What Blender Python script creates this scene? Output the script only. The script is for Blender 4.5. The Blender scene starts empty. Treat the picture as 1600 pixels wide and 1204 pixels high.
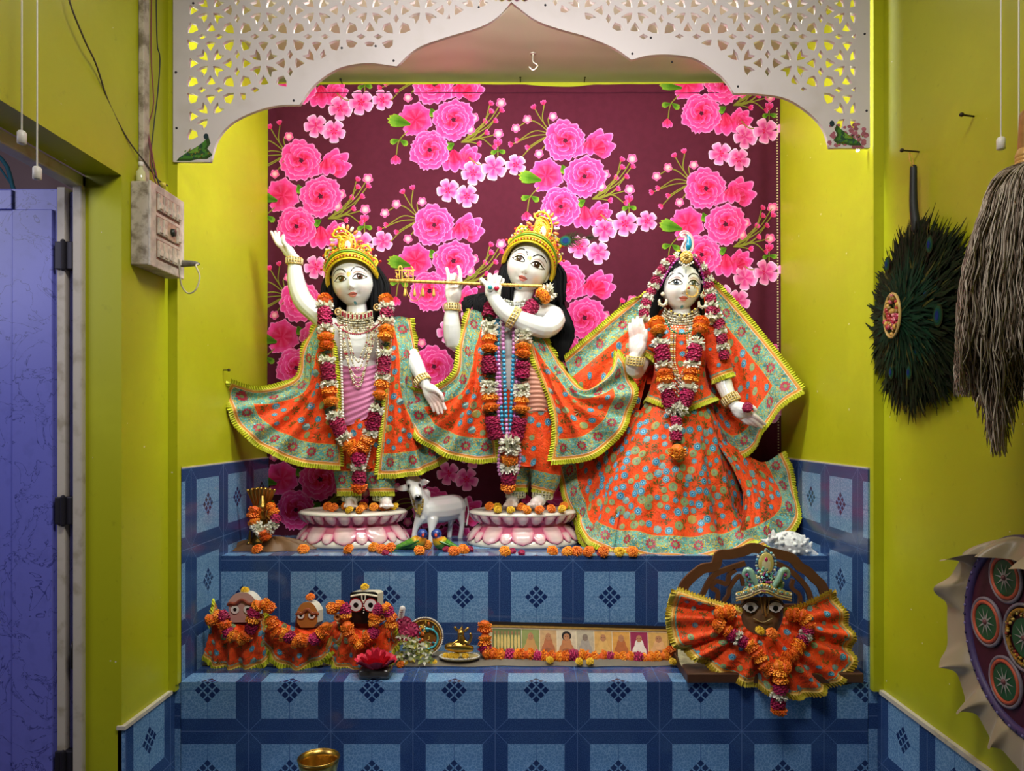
import bpy, math, random
import numpy as np
from mathutils import Vector, Matrix, Euler
from mathutils.bvhtree import BVHTree
from math import sin, cos, pi, sqrt, atan2, floor, hypot
random.seed(7)
R = random.Random(11)
scene = bpy.context.scene
COL = scene.collection
# ---------------------------------------------------------------- camera
F, CX, CY, CZ = 1155.0, 818.0, 665.0, 1.45      # focal length and principal point in photo pixels
def P(px, py, d):                                # a point seen at (px,py), d metres in front of the lens
    return Vector(((px-CX)*d/F, d, CZ-(py-CY)*d/F))
cd = bpy.data.cameras.new('camera'); cam = bpy.data.objects.new('camera', cd); COL.objects.link(cam)
cam.location = (0, 0, CZ); cam.rotation_euler = (pi/2, 0, 0)
cd.sensor_width = 36; cd.lens = 36*F/1600; cd.shift_x = -(CX-800)/1600; cd.shift_y = (CY-602)/1600
cd.clip_start = .05
scene.camera = cam
# ---------------------------------------------------------------- world, lights, exposure
scene.view_settings.view_transform = 'Standard'; scene.view_settings.look = 'None'
scene.view_settings.gamma = 1; scene.view_settings.use_curve_mapping = False
scene.view_settings.exposure = 0.1
w = bpy.data.worlds.new('world'); scene.world = w; w.use_nodes = True
w.node_tree.nodes['Background'].inputs[0].default_value = (.55, .6, .8, 1)
w.node_tree.nodes['Background'].inputs[1].default_value = .25
def area(name, loc, target, sx, sy, power, col):
    l = bpy.data.lights.new(name, 'AREA'); l.shape = 'RECTANGLE'; l.size = sx; l.size_y = sy
    l.energy = power; l.color = col
    o = bpy.data.objects.new(name, l); COL.objects.link(o); o.location = loc
    o.rotation_euler = (Vector(target)-Vector(loc)).to_track_quat('-Z', 'Y').to_euler(); return o
area('niche_light', (0, 2.17, 2.76), (0, 2.66, 1.2), 1.5, .07, 21, (.96, 1, .92))
area('room_light', (0.0, .9, 2.75), (0.0, 2.6, 1.3), .9, .25, 15, (1, .94, .90))
bpy.data.lights['room_light'].spread = math.radians(125)
area('door_light', (-2.2, .9, 2.2), (-1.15, 1.88, 1.2), .8, .8, 12, (.80, .80, 1))
# ---------------------------------------------------------------- colours and nodes
def H(h, k=1.0):
    c = [int(h[i:i+2], 16)/255 for i in (0, 2, 4)]
    return tuple((x/12.92 if x <= .04045 else ((x+.055)/1.055)**2.4)*k for x in c)
def mixc(a, b, t): return tuple(a[i]*(1-t)+b[i]*t for i in range(3))
class NT:
    def __init__(s, name, rough=.6, metal=0., coat=0., sss=0., sheen=0., spec=.5):
        s.mat = bpy.data.materials.new(name); s.mat.use_nodes = True
        s.t = s.mat.node_tree; s.n = s.t.nodes; s.b = s.n['Principled BSDF']
        i = s.b.inputs
        i['Roughness'].default_value = rough; i['Metallic'].default_value = metal
        i['Coat Weight'].default_value = coat; i['Coat Roughness'].default_value = .08
        i['Specular IOR Level'].default_value = spec
        if sss: i['Subsurface Weight'].default_value = sss; i['Subsurface Radius'].default_value = (.01, .008, .006); i['Subsurface Scale'].default_value = .5
        if sheen: i['Sheen Weight'].default_value = sheen
    def lk(s, a, b): s.t.links.new(a, b)
    def m(s, op, a, b=None, c=None):
        n = s.n.new('ShaderNodeMath'); n.operation = op
        for k, x in enumerate((a, b, c)):
            if x is None: continue
            if isinstance(x, (int, float)): n.inputs[k].default_value = x
            else: s.lk(x, n.inputs[k])
        return n.outputs[0]
    def attr(s, name, out='Color'):
        n = s.n.new('ShaderNodeAttribute'); n.attribute_name = name; return n.outputs[out]
    def uv(s):
        return s.n.new('ShaderNodeUVMap').outputs[0]
    def obj(s): return s.n.new('ShaderNodeTexCoord').outputs['Object']
    def xyz(s, v):
        n = s.n.new('ShaderNodeSeparateXYZ'); s.lk(v, n.inputs[0]); return n.outputs
    def noise(s, scale, detail=3, vec=None, rough=.5, dist=0.):
        n = s.n.new('ShaderNodeTexNoise'); n.inputs['Scale'].default_value = scale; n.inputs['Detail'].default_value = detail
        n.inputs['Roughness'].default_value = rough; n.inputs['Distortion'].default_value = dist
        if vec is not None: s.lk(vec, n.inputs['Vector'])
        return n.outputs[0]
    def voro(s, scale, vec=None, feature='F1', out='Distance'):
        n = s.n.new('ShaderNodeTexVoronoi'); n.feature = feature; n.inputs['Scale'].default_value = scale
        if vec is not None: s.lk(vec, n.inputs['Vector'])
        return n.outputs[out]
    def mix(s, f, a, b, mode='MIX'):
        n = s.n.new('ShaderNodeMix'); n.data_type = 'RGBA'; n.blend_type = mode
        for k, x in ((0, f), (6, a), (7, b)):
            if isinstance(x, (int, float)): n.inputs[k].default_value = x
            elif isinstance(x, tuple): n.inputs[k].default_value = (*x, 1)
            else: s.lk(x, n.inputs[k])
        return n.outputs[2]
    def step(s, x, lo, hi):                       # smooth 0..1
        n = s.n.new('ShaderNodeMapRange'); n.interpolation_type = 'SMOOTHSTEP'
        s.lk(x, n.inputs[0]); n.inputs[1].default_value = lo; n.inputs[2].default_value = hi; return n.outputs[0]
    def col(s, c):
        if isinstance(c, tuple): s.b.inputs['Base Color'].default_value = (*c, 1)
        else: s.lk(c, s.b.inputs['Base Color'])
        return s
    def bump(s, h, strength=.3, dist=.002):
        n = s.n.new('ShaderNodeBump'); n.inputs['Strength'].default_value = strength; n.inputs['Distance'].default_value = dist
        s.lk(h, n.inputs['Height']); s.lk(n.outputs[0], s.b.inputs['Normal']); return s
def paint(name, rough=.6, nscale=60, namt=.12, bump=0., bscale=200, **k):
    t = NT(name, rough, **k); c = t.attr('Col')
    n = t.noise(nscale, 3, t.obj())
    t.col(t.mix(t.m('MULTIPLY', t.step(n, .35, .7), namt), c, (.0, .0, .0)))
    if bump: t.bump(t.noise(bscale, 2, t.obj()), bump)
    return t.mat
# ---------------------------------------------------------------- mesh builder
class MB:
    def __init__(s): s.v = []; s.f = []; s.c = []; s.m = []
    def add(s, vf, col=(.8, .8, .8), m=0):
        vs, fs = vf; o = len(s.v); s.v.extend(tuple(p) for p in vs)
        if callable(col): cols = [tuple(col(Vector(p))) for p in vs]
        else: cols = None
        for f in fs:
            s.f.append([i+o for i in f]); s.m.append(m)
            s.c.append([cols[i] for i in f] if cols else col)
        return s
    def poly(s, pts, col, m=0):
        o = len(s.v); s.v.extend(tuple(p) for p in pts); s.f.append(list(range(o, o+len(pts)))); s.m.append(m); s.c.append(col); return s
    def build(s, name, mats, parent=None, smooth=True, origin=None, sharp=None):
        if not isinstance(mats, (list, tuple)): mats = [mats]
        me = bpy.data.meshes.new(name)
        vs = np.array(s.v, dtype=float).reshape(-1, 3)
        if origin is not None: vs = vs-np.array(origin)
        elif parent is not None: vs = vs-np.array(parent.location)
        me.from_pydata(vs.tolist(), [], s.f)
        for mt in mats: me.materials.append(mt)
        me.polygons.foreach_set('material_index', s.m)
        me.polygons.foreach_set('use_smooth', [smooth]*len(s.f))
        a = me.color_attributes.new('Col', 'FLOAT_COLOR', 'CORNER')
        buf = []
        for f, c in zip(s.f, s.c):
            if isinstance(c, list):
                for x in c: buf.extend((x[0], x[1], x[2], 1))
            else: buf.extend((c[0], c[1], c[2], 1)*len(f))
        a.data.foreach_set('color', buf)
        me.update()
        if sharp: me.set_sharp_from_angle(angle=math.radians(sharp))
        o = bpy.data.objects.new(name, me); COL.objects.link(o)
        if origin is not None: o.location = origin
        if parent is not None: o.parent = parent
        return o
def tag(o, label=None, cat=None, group=None, kind=None):
    if label: o['label'] = label
    if cat: o['category'] = cat
    if group: o['group'] = group
    if kind: o['kind'] = kind
    return o
def thing(name, label, cat, loc=(0, 0, 0), group=None):
    o = bpy.data.objects.new(name, None); COL.objects.link(o); o.location = loc; o.empty_display_size = .05
    return tag(o, label, cat, group)
# ---------------------------------------------------------------- shapes: each returns (verts, faces)
def box(x0, x1, y0, y1, z0, z1):
    v = [(x, y, z) for x in (x0, x1) for y in (y0, y1) for z in (z0, z1)]
    return v, [(0, 1, 3, 2), (4, 6, 7, 5), (0, 4, 5, 1), (2, 3, 7, 6), (0, 2, 6, 4), (1, 5, 7, 3)]
def bbox(x0, x1, y0, y1, z0, z1, b=.004):        # box with bevelled edges
    x0, x1 = sorted((x0, x1)); y0, y1 = sorted((y0, y1)); z0, z1 = sorted((z0, z1))
    v = []; f = []; b = min(b, (x1-x0)/3, (y1-y0)/3, (z1-z0)/3)
    X = (x0, x0+b, x1-b, x1); Y = (y0, y0+b, y1-b, y1); Z = (z0, z0+b, z1-b, z1)
    idx = {}
    def g(i, j, k):
        # pull edges in
        n = (i in (0, 3))+(j in (0, 3))+(k in (0, 3))
        if (i, j, k) in idx: return idx[(i, j, k)]
        x, y, z = X[i], Y[j], Z[k]
        if n >= 2:
            q = b*(.3 if n == 2 else .42)
            if i in (0, 3): x += q if i == 0 else -q
            if j in (0, 3): y += q if j == 0 else -q
            if k in (0, 3): z += q if k == 0 else -q
        idx[(i, j, k)] = len(v); v.append((x, y, z)); return idx[(i, j, k)]
    for a in range(3):
        for c in range(3):
            f += [(g(0, a, c), g(0, a, c+1), g(0, a+1, c+1), g(0, a+1, c)), (g(3, a, c), g(3, a+1, c), g(3, a+1, c+1), g(3, a, c+1)),
                  (g(a, 0, c), g(a+1, 0, c), g(a+1, 0, c+1), g(a, 0, c+1)), (g(a, 3, c), g(a, 3, c+1), g(a+1, 3, c+1), g(a+1, 3, c)),
                  (g(a, c, 0), g(a, c+1, 0), g(a+1, c+1, 0), g(a+1, c, 0)), (g(a, c, 3), g(a+1, c, 3), g(a+1, c+1, 3), g(a, c+1, 3))]
    return v, f
def xf(vf, M): return [M @ Vector(p) for p in vf[0]], vf[1]
def trs(loc=(0, 0, 0), rot=(0, 0, 0), sc=(1, 1, 1)):
    if isinstance(sc, (int, float)): sc = (sc,)*3
    return Matrix.Translation(Vector(loc)) @ Euler(rot).to_matrix().to_4x4() @ Matrix.Diagonal((*sc, 1))
def catmull(pts, n):                              # resample a polyline smoothly to n+1 points by arc length
    p = np.array([tuple(q) for q in pts], dtype=float)
    if len(p) == 2:
        t = np.linspace(0, 1, n+1)[:, None]; return p[0]*(1-t)+p[1]*t
    e = np.vstack([2*p[0]-p[1], p, 2*p[-1]-p[-2]]); out = []
    for i in range(1, len(e)-2):
        for k in range(10):
            t = k/10; a, b, c, d = e[i-1], e[i], e[i+1], e[i+2]
            out.append(.5*((2*b)+(-a+c)*t+(2*a-5*b+4*c-d)*t*t+(-a+3*b-3*c+d)*t**3))
    out.append(p[-1]); out = np.array(out)
    L = np.r_[0, np.cumsum(np.linalg.norm(np.diff(out, axis=0)[:, :3], axis=1))]
    t = np.linspace(0, L[-1], n+1)
    return np.stack([np.interp(t, L, out[:, k]) for k in range(out.shape[1])], 1)
def tube(pts, radii, n=8, seg=None, cap=True, flat=1.0, up=None):   # pts list of vectors; radii number or list
    k = len(pts)
    if isinstance(radii, (int, float)): radii = [radii]*k
    if seg is None: seg = max(2, (k-1)*3) if k > 2 else 1
    q = np.array([(*tuple(p), r) for p, r in zip(pts, radii)]) ; c = catmull(q, seg)
    pos = [Vector(x[:3]) for x in c]; rad = [max(1e-5, x[3]) for x in c]
    v = []; f = []
    t = (pos[1]-pos[0]).normalized()
    ref = Vector(up) if up else (Vector((0, 0, 1)) if abs(t.z) < .9 else Vector((0, 1, 0)))
    a = (ref-t*ref.dot(t)).normalized()
    rings = []
    def ring(p, r, a, b): rings.append(len(v)); v.extend(p+a*(r*flat*sin(2*pi*j/n))+b*(r*cos(2*pi*j/n)) for j in range(n))
    m = len(pos)
    for i in range(m):
        if i == 0: t = (pos[1]-pos[0])
        elif i == m-1: t = (pos[-1]-pos[-2])
        else: t = pos[i+1]-pos[i-1]
        if t.length < 1e-9: t = Vector((0, 0, 1))
        t.normalize(); a = (a-t*a.dot(t))
        a = a.normalized() if a.length > 1e-6 else t.orthogonal().normalized()
        b = t.cross(a)
        if cap and i == 0:
            for g in (.95, .6): ring(pos[0]-t*rad[0]*g*.9, rad[0]*sqrt(max(0, 1-g*g)), a, b)
        ring(pos[i], rad[i], a, b)
        if cap and i == m-1:
            for g in (.6, .95): ring(pos[-1]+t*rad[-1]*g*.9, rad[-1]*sqrt(max(0, 1-g*g)), a, b)
    for r0, r1 in zip(rings, rings[1:]):
        for j in range(n): f.append((r0+j, r0+(j+1) % n, r1+(j+1) % n, r1+j))
    if cap: f.append(tuple(reversed(range(rings[0], rings[0]+n)))); f.append(tuple(range(rings[-1], rings[-1]+n)))
    return v, f
def ell(c, r, n=12, m=8, rot=None):
    if isinstance(r, (int, float)): r = (r,)*3
    v = [Vector((0, 0, 1))]
    for i in range(1, m):
        a = pi*i/m
        for j in range(n): v.append(Vector((sin(a)*cos(2*pi*j/n), sin(a)*sin(2*pi*j/n), cos(a))))
    v.append(Vector((0, 0, -1))); f = [(0, 1+j, 1+(j+1) % n) for j in range(n)]
    for i in range(m-2):
        for j in range(n): f.append((1+i*n+j, 1+(i+1)*n+j, 1+(i+1)*n+(j+1) % n, 1+i*n+(j+1) % n))
    L = len(v)-1; f += [(L, 1+(m-2)*n+(j+1) % n, 1+(m-2)*n+j) for j in range(n)]
    E = Euler(rot).to_matrix() if rot else Matrix.Identity(3)
    return [Vector(c)+E @ Vector((p.x*r[0], p.y*r[1], p.z*r[2])) for p in v], f
def lathe(prof, n=32, c=(0, 0, 0), sy=1.0):       # prof: (radius, z)
    v = []; f = []
    for r, z in prof:
        for j in range(n): v.append((c[0]+r*cos(2*pi*j/n), c[1]+r*sy*sin(2*pi*j/n), c[2]+z))
    for i in range(len(prof)-1):
        for j in range(n): f.append((i*n+j, i*n+(j+1) % n, (i+1)*n+(j+1) % n, (i+1)*n+j))
    return v, f
def beads(mb, pts, r, col, gap=2.0, m=0, fn=None, n=6):
    L = sum((Vector(b)-Vector(a)).length for a, b in zip(pts, pts[1:]))
    k = max(1, int(L/(r*gap)*1.05)); c = catmull(pts, k)
    for i, p in enumerate(c):
        mb.add(ell(p[:3], r, n, max(4, n-2)), fn(i) if fn else col, m)
def ribbon2d(pts, w, n=None):                     # flat stroke outline in 2D, returns quads
    c = catmull(pts, n or (len(pts)-1)*5); q = []
    for i in range(len(c)):
        a = c[max(0, i-1)]; b = c[min(len(c)-1, i+1)]; t = b-a; l = hypot(*t[:2]) or 1
        ww = w(i/(len(c)-1)) if callable(w) else w
        nx, ny = -t[1]/l*ww/2, t[0]/l*ww/2
        q.append(((c[i][0]+nx, c[i][1]+ny), (c[i][0]-nx, c[i][1]-ny)))
    return [(q[i][0], q[i+1][0], q[i+1][1], q[i][1]) for i in range(len(q)-1)]
# ---------------------------------------------------------------- setting materials
def wall_paint():
    t = NT('lime_wall_paint', .42, spec=.35); o = t.obj()
    c = t.mix(t.step(t.noise(3.0, 5, o, .6), .45, .75), H('a8ab16'), H('b2b61c'))
    c = t.mix(t.m('MULTIPLY', t.step(t.noise(28, 5, o, .7), .60, .78), .35), c, H('6f6e10'))
    c = t.mix(t.step(t.noise(45, 2, o), .765, .775), c, H('d8d6c0'))
    return t.col(c).bump(t.noise(35, 4, o), .12, .002).mat
WALL = wall_paint()
def tile_mat():
    t = NT('blue_ceramic_tile', .18, spec=.5); x, y, _ = t.xyz(t.uv()); o = t.uv()
    tx = t.m('SUBTRACT', t.m('FRACT', x), .5); ty = t.m('SUBTRACT', t.m('FRACT', y), .5)
    ax = t.m('ABSOLUTE', tx); ay = t.m('ABSOLUTE', ty); mx = t.m('MAXIMUM', ax, ay)
    sq = t.m('LESS_THAN', mx, .345)
    cr = t.m('LESS_THAN', t.voro(26, o, 'DISTANCE_TO_EDGE'), .075)
    light = t.mix(cr, H('5b84ae'), H('7a9fc4'))
    cross = t.m('LESS_THAN', t.m('MINIMUM', ax, ay), .005)
    light = t.mix(cross, light, H('4a6e9c'))
    a = t.m('ADD', tx, ty); b = t.m('SUBTRACT', tx, ty); p = .112
    def cell(q): return t.m('ABSOLUTE', t.m('SUBTRACT', t.m('FRACT', t.m('ADD', t.m('DIVIDE', q, p), .5)), .5))
    dia = t.m('MULTIPLY', t.m('LESS_THAN', t.m('MAXIMUM', cell(a), cell(b)), .39),
              t.m('LESS_THAN', t.m('MAXIMUM', t.m('ABSOLUTE', a), t.m('ABSOLUTE', b)), p*1.5))
    light = t.mix(dia, light, H('1b2d5c'))
    sp = t.noise(95, 2, o)
    dark = t.mix(t.step(sp, .45, .62), H('223a6a'), H('375484'))
    diag = t.m('LESS_THAN', t.m('ABSOLUTE', t.m('SUBTRACT', ax, ay)), .006)
    dark = t.mix(t.m('MULTIPLY', diag, .5), dark, H('5f80b2'))
    c = t.mix(sq, dark, light)
    gr = t.m('GREATER_THAN', mx, .494)
    c = t.mix(t.m('MULTIPLY', gr, .5), c, H('54719f'))
    t.col(c); t.lk(t.m('ADD', .16, t.m('MULTIPLY', gr, .5)), t.b.inputs['Roughness'])
    return t.mat
TILE = tile_mat()
def simple(name, c, rough=.5, **k): return NT(name, rough, **k).col(c).mat
def ply_mat():
    t = NT('pale_plywood', .45); o = t.obj()
    w = t.n.new('ShaderNodeTexWave'); w.inputs['Scale'].default_value = 2.2; w.inputs['Distortion'].default_value = 9; w.inputs['Detail'].default_value = 3; w.bands_direction = 'Y'
    t.lk(o, w.inputs['Vector'])
    return t.col(t.mix(t.m('MULTIPLY', w.outputs[0], .35), H('b9b6a2'), H('a39c86'))).mat
PLY = ply_mat()
JALI = NT('painted_mdf', .4); JALI.col(JALI.mix(JALI.m('MULTIPLY', JALI.step(JALI.noise(9, 4, JALI.obj()), .5, .8), .3), H('cdc6c6'), H('a89e90'))); JALI = JALI.mat
FLOORM = simple('grey_floor', H('8a8890'), .4)
CREAM = NT('worn_cream_paint', .5); CREAM.col(CREAM.mix(CREAM.step(CREAM.noise(25, 5, CREAM.obj()), .5, .75), H('bdb5a4'), H('a0967f'))); CREAM = CREAM.mat
def uvbox(name, x0, x1, y0, y1, z0, z1, mat, uvo=(0, 0, 0), T=.2385, kind='structure', parent=None):
    vs, fs = box(x0, x1, y0, y1, z0, z1); me = bpy.data.meshes.new(name); me.from_pydata(vs, [], fs); me.materials.append(mat)
    u = me.uv_layers.new(name='UVMap')
    for p in me.polygons:
        n = p.normal
        for li in p.loop_indices:
            c = me.vertices[me.loops[li].vertex_index].co
            if abs(n.y) > .5: q = (c.x-uvo[0], c.z-uvo[2])
            elif abs(n.z) > .5: q = (c.x-uvo[0], c.y-uvo[1])
            else: q = (c.y-uvo[1], c.z-uvo[2])
            u.data[li].uv = (q[0]/T+.5, q[1]/T+.5)
    o = bpy.data.objects.new(name, me); COL.objects.link(o)
    if kind: o['kind'] = kind
    if parent: o.parent = parent
    return o
def struct(name, vf, mat, cat=None, smooth=False):
    return tag(MB().add(vf, H('a8ad12')).build(name, mat, smooth=smooth), kind='structure')
NF, NB = 2.145, 2.93                              # niche front and back
ZL, ZU = .707, 1.023                              # lower and upper step tops
# room shell
struct('floor', box(-3.4, 1.3, -2.2, 3.6, -.1, 0), FLOORM)
struct('ceiling', box(-1.2, 1.3, -2.2, 2.2, 3.0, 3.1), simple('white_ceiling', H('c9c8bd'), .8))
struct('wall_front', box(-3.4, 1.3, -2.3, -2.2, 0, 3.1), WALL)
struct('wall_back', box(-1.3, 1.3, NB+.03, NB+.13, 0, 3.1), WALL)
# left: the wall with the doorway (x -1.02 room side, -1.15 outer side)
m = MB()
m.add(box(-1.112, -1.02, 1.876, NF, .68, 3.0)); m.add(box(-1.112, -1.02, -2.2, 1.876, 2.085, 3.0)); m.add(box(-1.112, -1.02, -2.2, .95, 0, 2.085))
m.add(box(-1.112, -1.02, 1.876, NF, 0, .68))
tag(m.build('wall_left', WALL, smooth=False), kind='structure')
struct('wall_right', box(1.034, 1.14, -2.2, NF, .68, 3.0), WALL)
m = MB(); m.add(box(1.034, 1.14, -2.2, NF, 0, .68)); tag(m.build('wall_right_base', WALL, smooth=False), kind='structure')
# niche side walls with tiled lower part
m = MB(); m.add(box(-1.13, -1.0, NF, NB+.03, 1.32, 2.83)); tag(m.build('wall_left_niche', WALL, smooth=False), kind='structure')
m = MB(); m.add(box(1.005, 1.14, NF, NB+.03, 1.32, 2.83)); tag(m.build('wall_right_niche', WALL, smooth=False), kind='structure')
m = MB(); m.add(box(-1.13, -1.0, NF-.022, NF, ZL-.02, 2.81)); m.add(box(-1.0, -.994, NF-.022, NF+.004, ZL, 2.81)); tag(m.build('trim_1', WALL, smooth=False), kind='structure')
m = MB(); m.add(box(1.005, 1.034, NF-.022, NF, ZL-.02, 2.81)); tag(m.build('trim_2', WALL, smooth=False), kind='structure')
uvbox('wall_left_tiles', -1.13, -.994, NF, NB+.03, 0, 1.325, TILE, (0, 2.33, 1.205))
uvbox('wall_right_tiles', .999, 1.14, NF, NB+.03, 0, 1.325, TILE, (0, 2.33, 1.205))
struct('trim_3', box(-1.01, -.994, NF, NB, 1.325, 1.329), CREAM); struct('trim_4', box(.999, 1.01, NF, NB, 1.325, 1.329), CREAM)
uvbox('wall_back_tiles', -1.0, 1.0, NB+.01, NB+.03, ZU, 1.325, TILE, (0, 0, 1.205))
struct('ceiling_niche', box(-1.02, 1.034, 2.10, NB+.03, 2.825, 2.9), PLY)
struct('wall_back_upper', box(-1.3, 1.3, 2.13, 2.2, 2.9, 3.1), WALL)
# dado of the room walls
uvbox('baseboard_left', -1.03, -1.012, 1.876, NF, 0, .68, TILE, (0, 2.0, .60))
uvbox('baseboard_right', 1.027, 1.036, -2.2, NF, 0, .68, TILE, (0, 2.0, .60))
struct('trim_5', box(-1.03, -1.008, 1.870, NF-.02, .68, .69), CREAM); struct('trim_6', box(1.022, 1.04, -2.2, NF-.02, .68, .692), CREAM)
# tiled steps
uvbox('altar_lower_step', -.995, 1.0, NF, NB, 0, ZL, TILE, (.037, NF-.005, .683))
uvbox('altar_upper_step', -.995, 1.0, 2.43, NB, ZL-.001, ZU, TILE, (.042, 2.43-.02, .888), T=.2415)
uvbox('altar_bottom_step', -1.02, 1.034, 1.62, NF, 0, .433, TILE, (.037, NF, .30))
# doorway: frame, outer room, leaf
m = MB()
m.add(bbox(-1.137, -1.112, 1.862, 1.90, 0, 2.083)); m.add(bbox(-1.15, -1.112, .95, 1.90, 2.053, 2.083)); m.add(bbox(-1.15, -1.112, .93, .98, 0, 2.083))
tag(m.build('trim_7', CREAM, smooth=False), kind='structure')
PINKW = simple('pale_pink_wall', H('b79ba0'), .7)
struct('wall_outer_back', box(-3.4, -1.13, 3.2, 3.3, 0, 3.1), PINKW); struct('wall_outer_left', box(-3.5, -3.4, -2.2, 3.3, 0, 3.1), PINKW)
struct('ceiling_outer', box(-3.4, -1.2, -2.2, 3.3, 3.05, 3.1), PINKW)
def door_mat():
    t = NT('blue_marbled_door', .35); o = t.obj()
    v = t.noise(9, 4, o, .6, 1.4); a = t.m('ABSOLUTE', t.m('SUBTRACT', v, .5))
    c = t.mix(t.step(a, .0, .012), H('3c4188'), H('6b6fc4'))
    c = t.mix(t.m('MULTIPLY', t.step(t.noise(30, 3, o), .5, .7), .15), c, H('3c4188'))
    return t.col(c).mat
d = tag(thing('door_1', None, None, (-1.165, 1.885, 0)), kind='structure')
DM = door_mat(); DK = simple('dark_metal', H('2a2830'), .5, metal=.4)
m = MB(); m.add(bbox(-2.0, -1.187, 1.885, 1.92, .01, 2.055, .003)); 
for (a, b, c_, e) in ((-1.99, -1.30, 2.0, 2.05), (-1.30, -1.197, .02, 2.0), (-1.99, -1.9, .02, 2.0)): m.add(bbox(a, b, 1.878, 1.887, c_, e, .002))
dleaf = m.build('door_leaf', DM, d, False)
m = MB(); m.add(bbox(-1.187, -1.166, 1.880, 1.918, .01, 2.058, .002)); m.build('edge_strip', CREAM, d, False)
m = MB(); m.add(bbox(-1.164, -1.138, 1.895, 1.93, .01, 2.05, .002)); m.build('rebate', DM, d, False)
for z in (1.882, 1.235, .59):
    m = MB(); m.add(bbox(-1.188, -1.142, 1.872, 1.899, z-.035, z+.035, .002)); m.add(tube([Vector((-1.165, 1.87, z-.035)), Vector((-1.165, 1.87, z+.035))], .006, 8))
    m.build('hinge', DK, d, False)
m = MB(); m.add(tube([Vector((-1.150, 1.897, .83)), Vector((-1.146, 1.875, .84)), Vector((-1.146, 1.875, .89)), Vector((-1.150, 1.897, .90))], .004, 8)); m.build('door_handle', DK, d).parent = dleaf
# blue cord outside the doorway
m = MB(); m.add(tube([P(-30, 220, 2.9), P(8, 255, 2.9), P(20, 292, 2.9), P(35, 330, 2.9)], .008, 6)); m.add(tube([P(0, 262, 2.9), P(12, 280, 2.9), P(26, 300, 2.9)], .004, 6))
tag(m.build('cord', simple('blue_cord', H('3f86a0'), .6)), 'blue twisted cord hanging outside above the open blue door', 'cord')
# niche tube light and strips
EM = NT('led_glow', .5); EM.b.inputs['Emission Color'].default_value = (1, 1, .95, 1); EM.b.inputs['Emission Strength'].default_value = 42; EM = EM.mat
WP = simple('white_plastic', H('d8d4c8'), .4)
l = thing('batten_light', 'long white tube light fixed under the niche ceiling behind the arch', 'lamp', (0, 2.17, 2.80))
MB().add(bbox(-.75, .75, 2.15, 2.19, 2.80, 2.825)).build('housing', WP, l, False)
MB().add(tube([Vector((-.73, 2.17, 2.79)), Vector((.73, 2.17, 2.79))], .009, 10)).build('tube', EM, l)
EM2 = NT('strip_glow', .5); EM2.b.inputs['Emission Color'].default_value = (1, 1, .9, 1); EM2.b.inputs['Emission Strength'].default_value = 9; EM2 = EM2.mat
for sx, lab in ((-1, 'thin vertical light strip behind the left edge of the arch'), (1, 'thin vertical light strip behind the right edge of the arch')):
    x = -.988 if sx < 0 else .978
    tag(MB().add(bbox(x, x-sx*.006, 2.15, 2.162, 2.25, 2.78, .001)).build('light_strip', EM2, smooth=False), lab, 'lamp')
# ---------------------------------------------------------------- carved arch screen
AY = 2.12
LP = [(272, 254), (330, 254), (342, 217), (365, 192), (400, 175), (435, 166), (469, 165), (484, 143), (501, 126), (533, 107), (575, 100), (620, 105), (652, 77), (697, 60), (750, 44), (778, 28), (799, 5)]
RP = [(835, 32), (871, 46), (917, 59), (960, 77), (986, 95), (1014, 88), (1049, 87), (1085, 93), (1113, 110), (1131, 125), (1146, 147), (1185, 148), (1227, 155), (1260, 175), (1284, 200), (1295, 232), (1358, 232)]
def dens(pts, cusps):
    out = []; seg = [pts[0]]
    for p in pts[1:]:
        seg.append(p)
        if p in cusps or p == pts[-1]:
            out += [tuple(q) for q in catmull(seg, (len(seg)-1)*4)][:-1]; seg = [p]
    return out+[pts[-1]]
inner = dens(LP+RP, [LP[1], LP[6], LP[11], LP[16], RP[4], RP[10], RP[15]])
TOPY = -72
outline = inner+[(1358, TOPY), (272, TOPY)]
def edge_d(p):                                    # distance (px) below the top area to the arch curve; negative outside
    x, y = p; best = 1e9
    for a, b in zip(inner, inner[1:]):
        ax, ay = a; bx, by = b; dx, dy = bx-ax, by-ay; L = dx*dx+dy*dy or 1
        t = max(0, min(1, ((x-ax)*dx+(y-ay)*dy)/L)); best = min(best, hypot(x-ax-t*dx, y-ay-t*dy))
    ins = False; n = len(outline); j = n-1
    for i in range(n):
        xi, yi = outline[i]; xj, yj = outline[j]
        if (yi > y) != (yj > y) and x < (xj-xi)*(y-yi)/(yj-yi)+xi: ins = not ins
        j = i
    return best if ins else -best
def allowed(p): return p[0] > 291 and p[0] < 1336 and p[1] > TOPY+8 and edge_d(p) > (26 if abs(p[0]-815) < 430 else 22)
arrow = [(24, 24), (80, 33), (130, 68), (78, 78), (68, 130), (33, 80)]
tri = [(0, 108), (26, 150), (47, 185), (20, 195), (0, 197), (-20, 195), (-47, 185), (-26, 150)]
pent = [(28, 28), (80, 33), (130, 58), (112, 112), (58, 130), (33, 80)]
dia = [(122, 0), (165, -26), (206, 0), (165, 26)]
holes = []
def rot4(q, k):
    for _ in range(k): q = [(-y, x) for x, y in q]
    return q
K = 1/5.87; CELL = 82.7; A0 = (265+382*K, 588*K)
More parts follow.
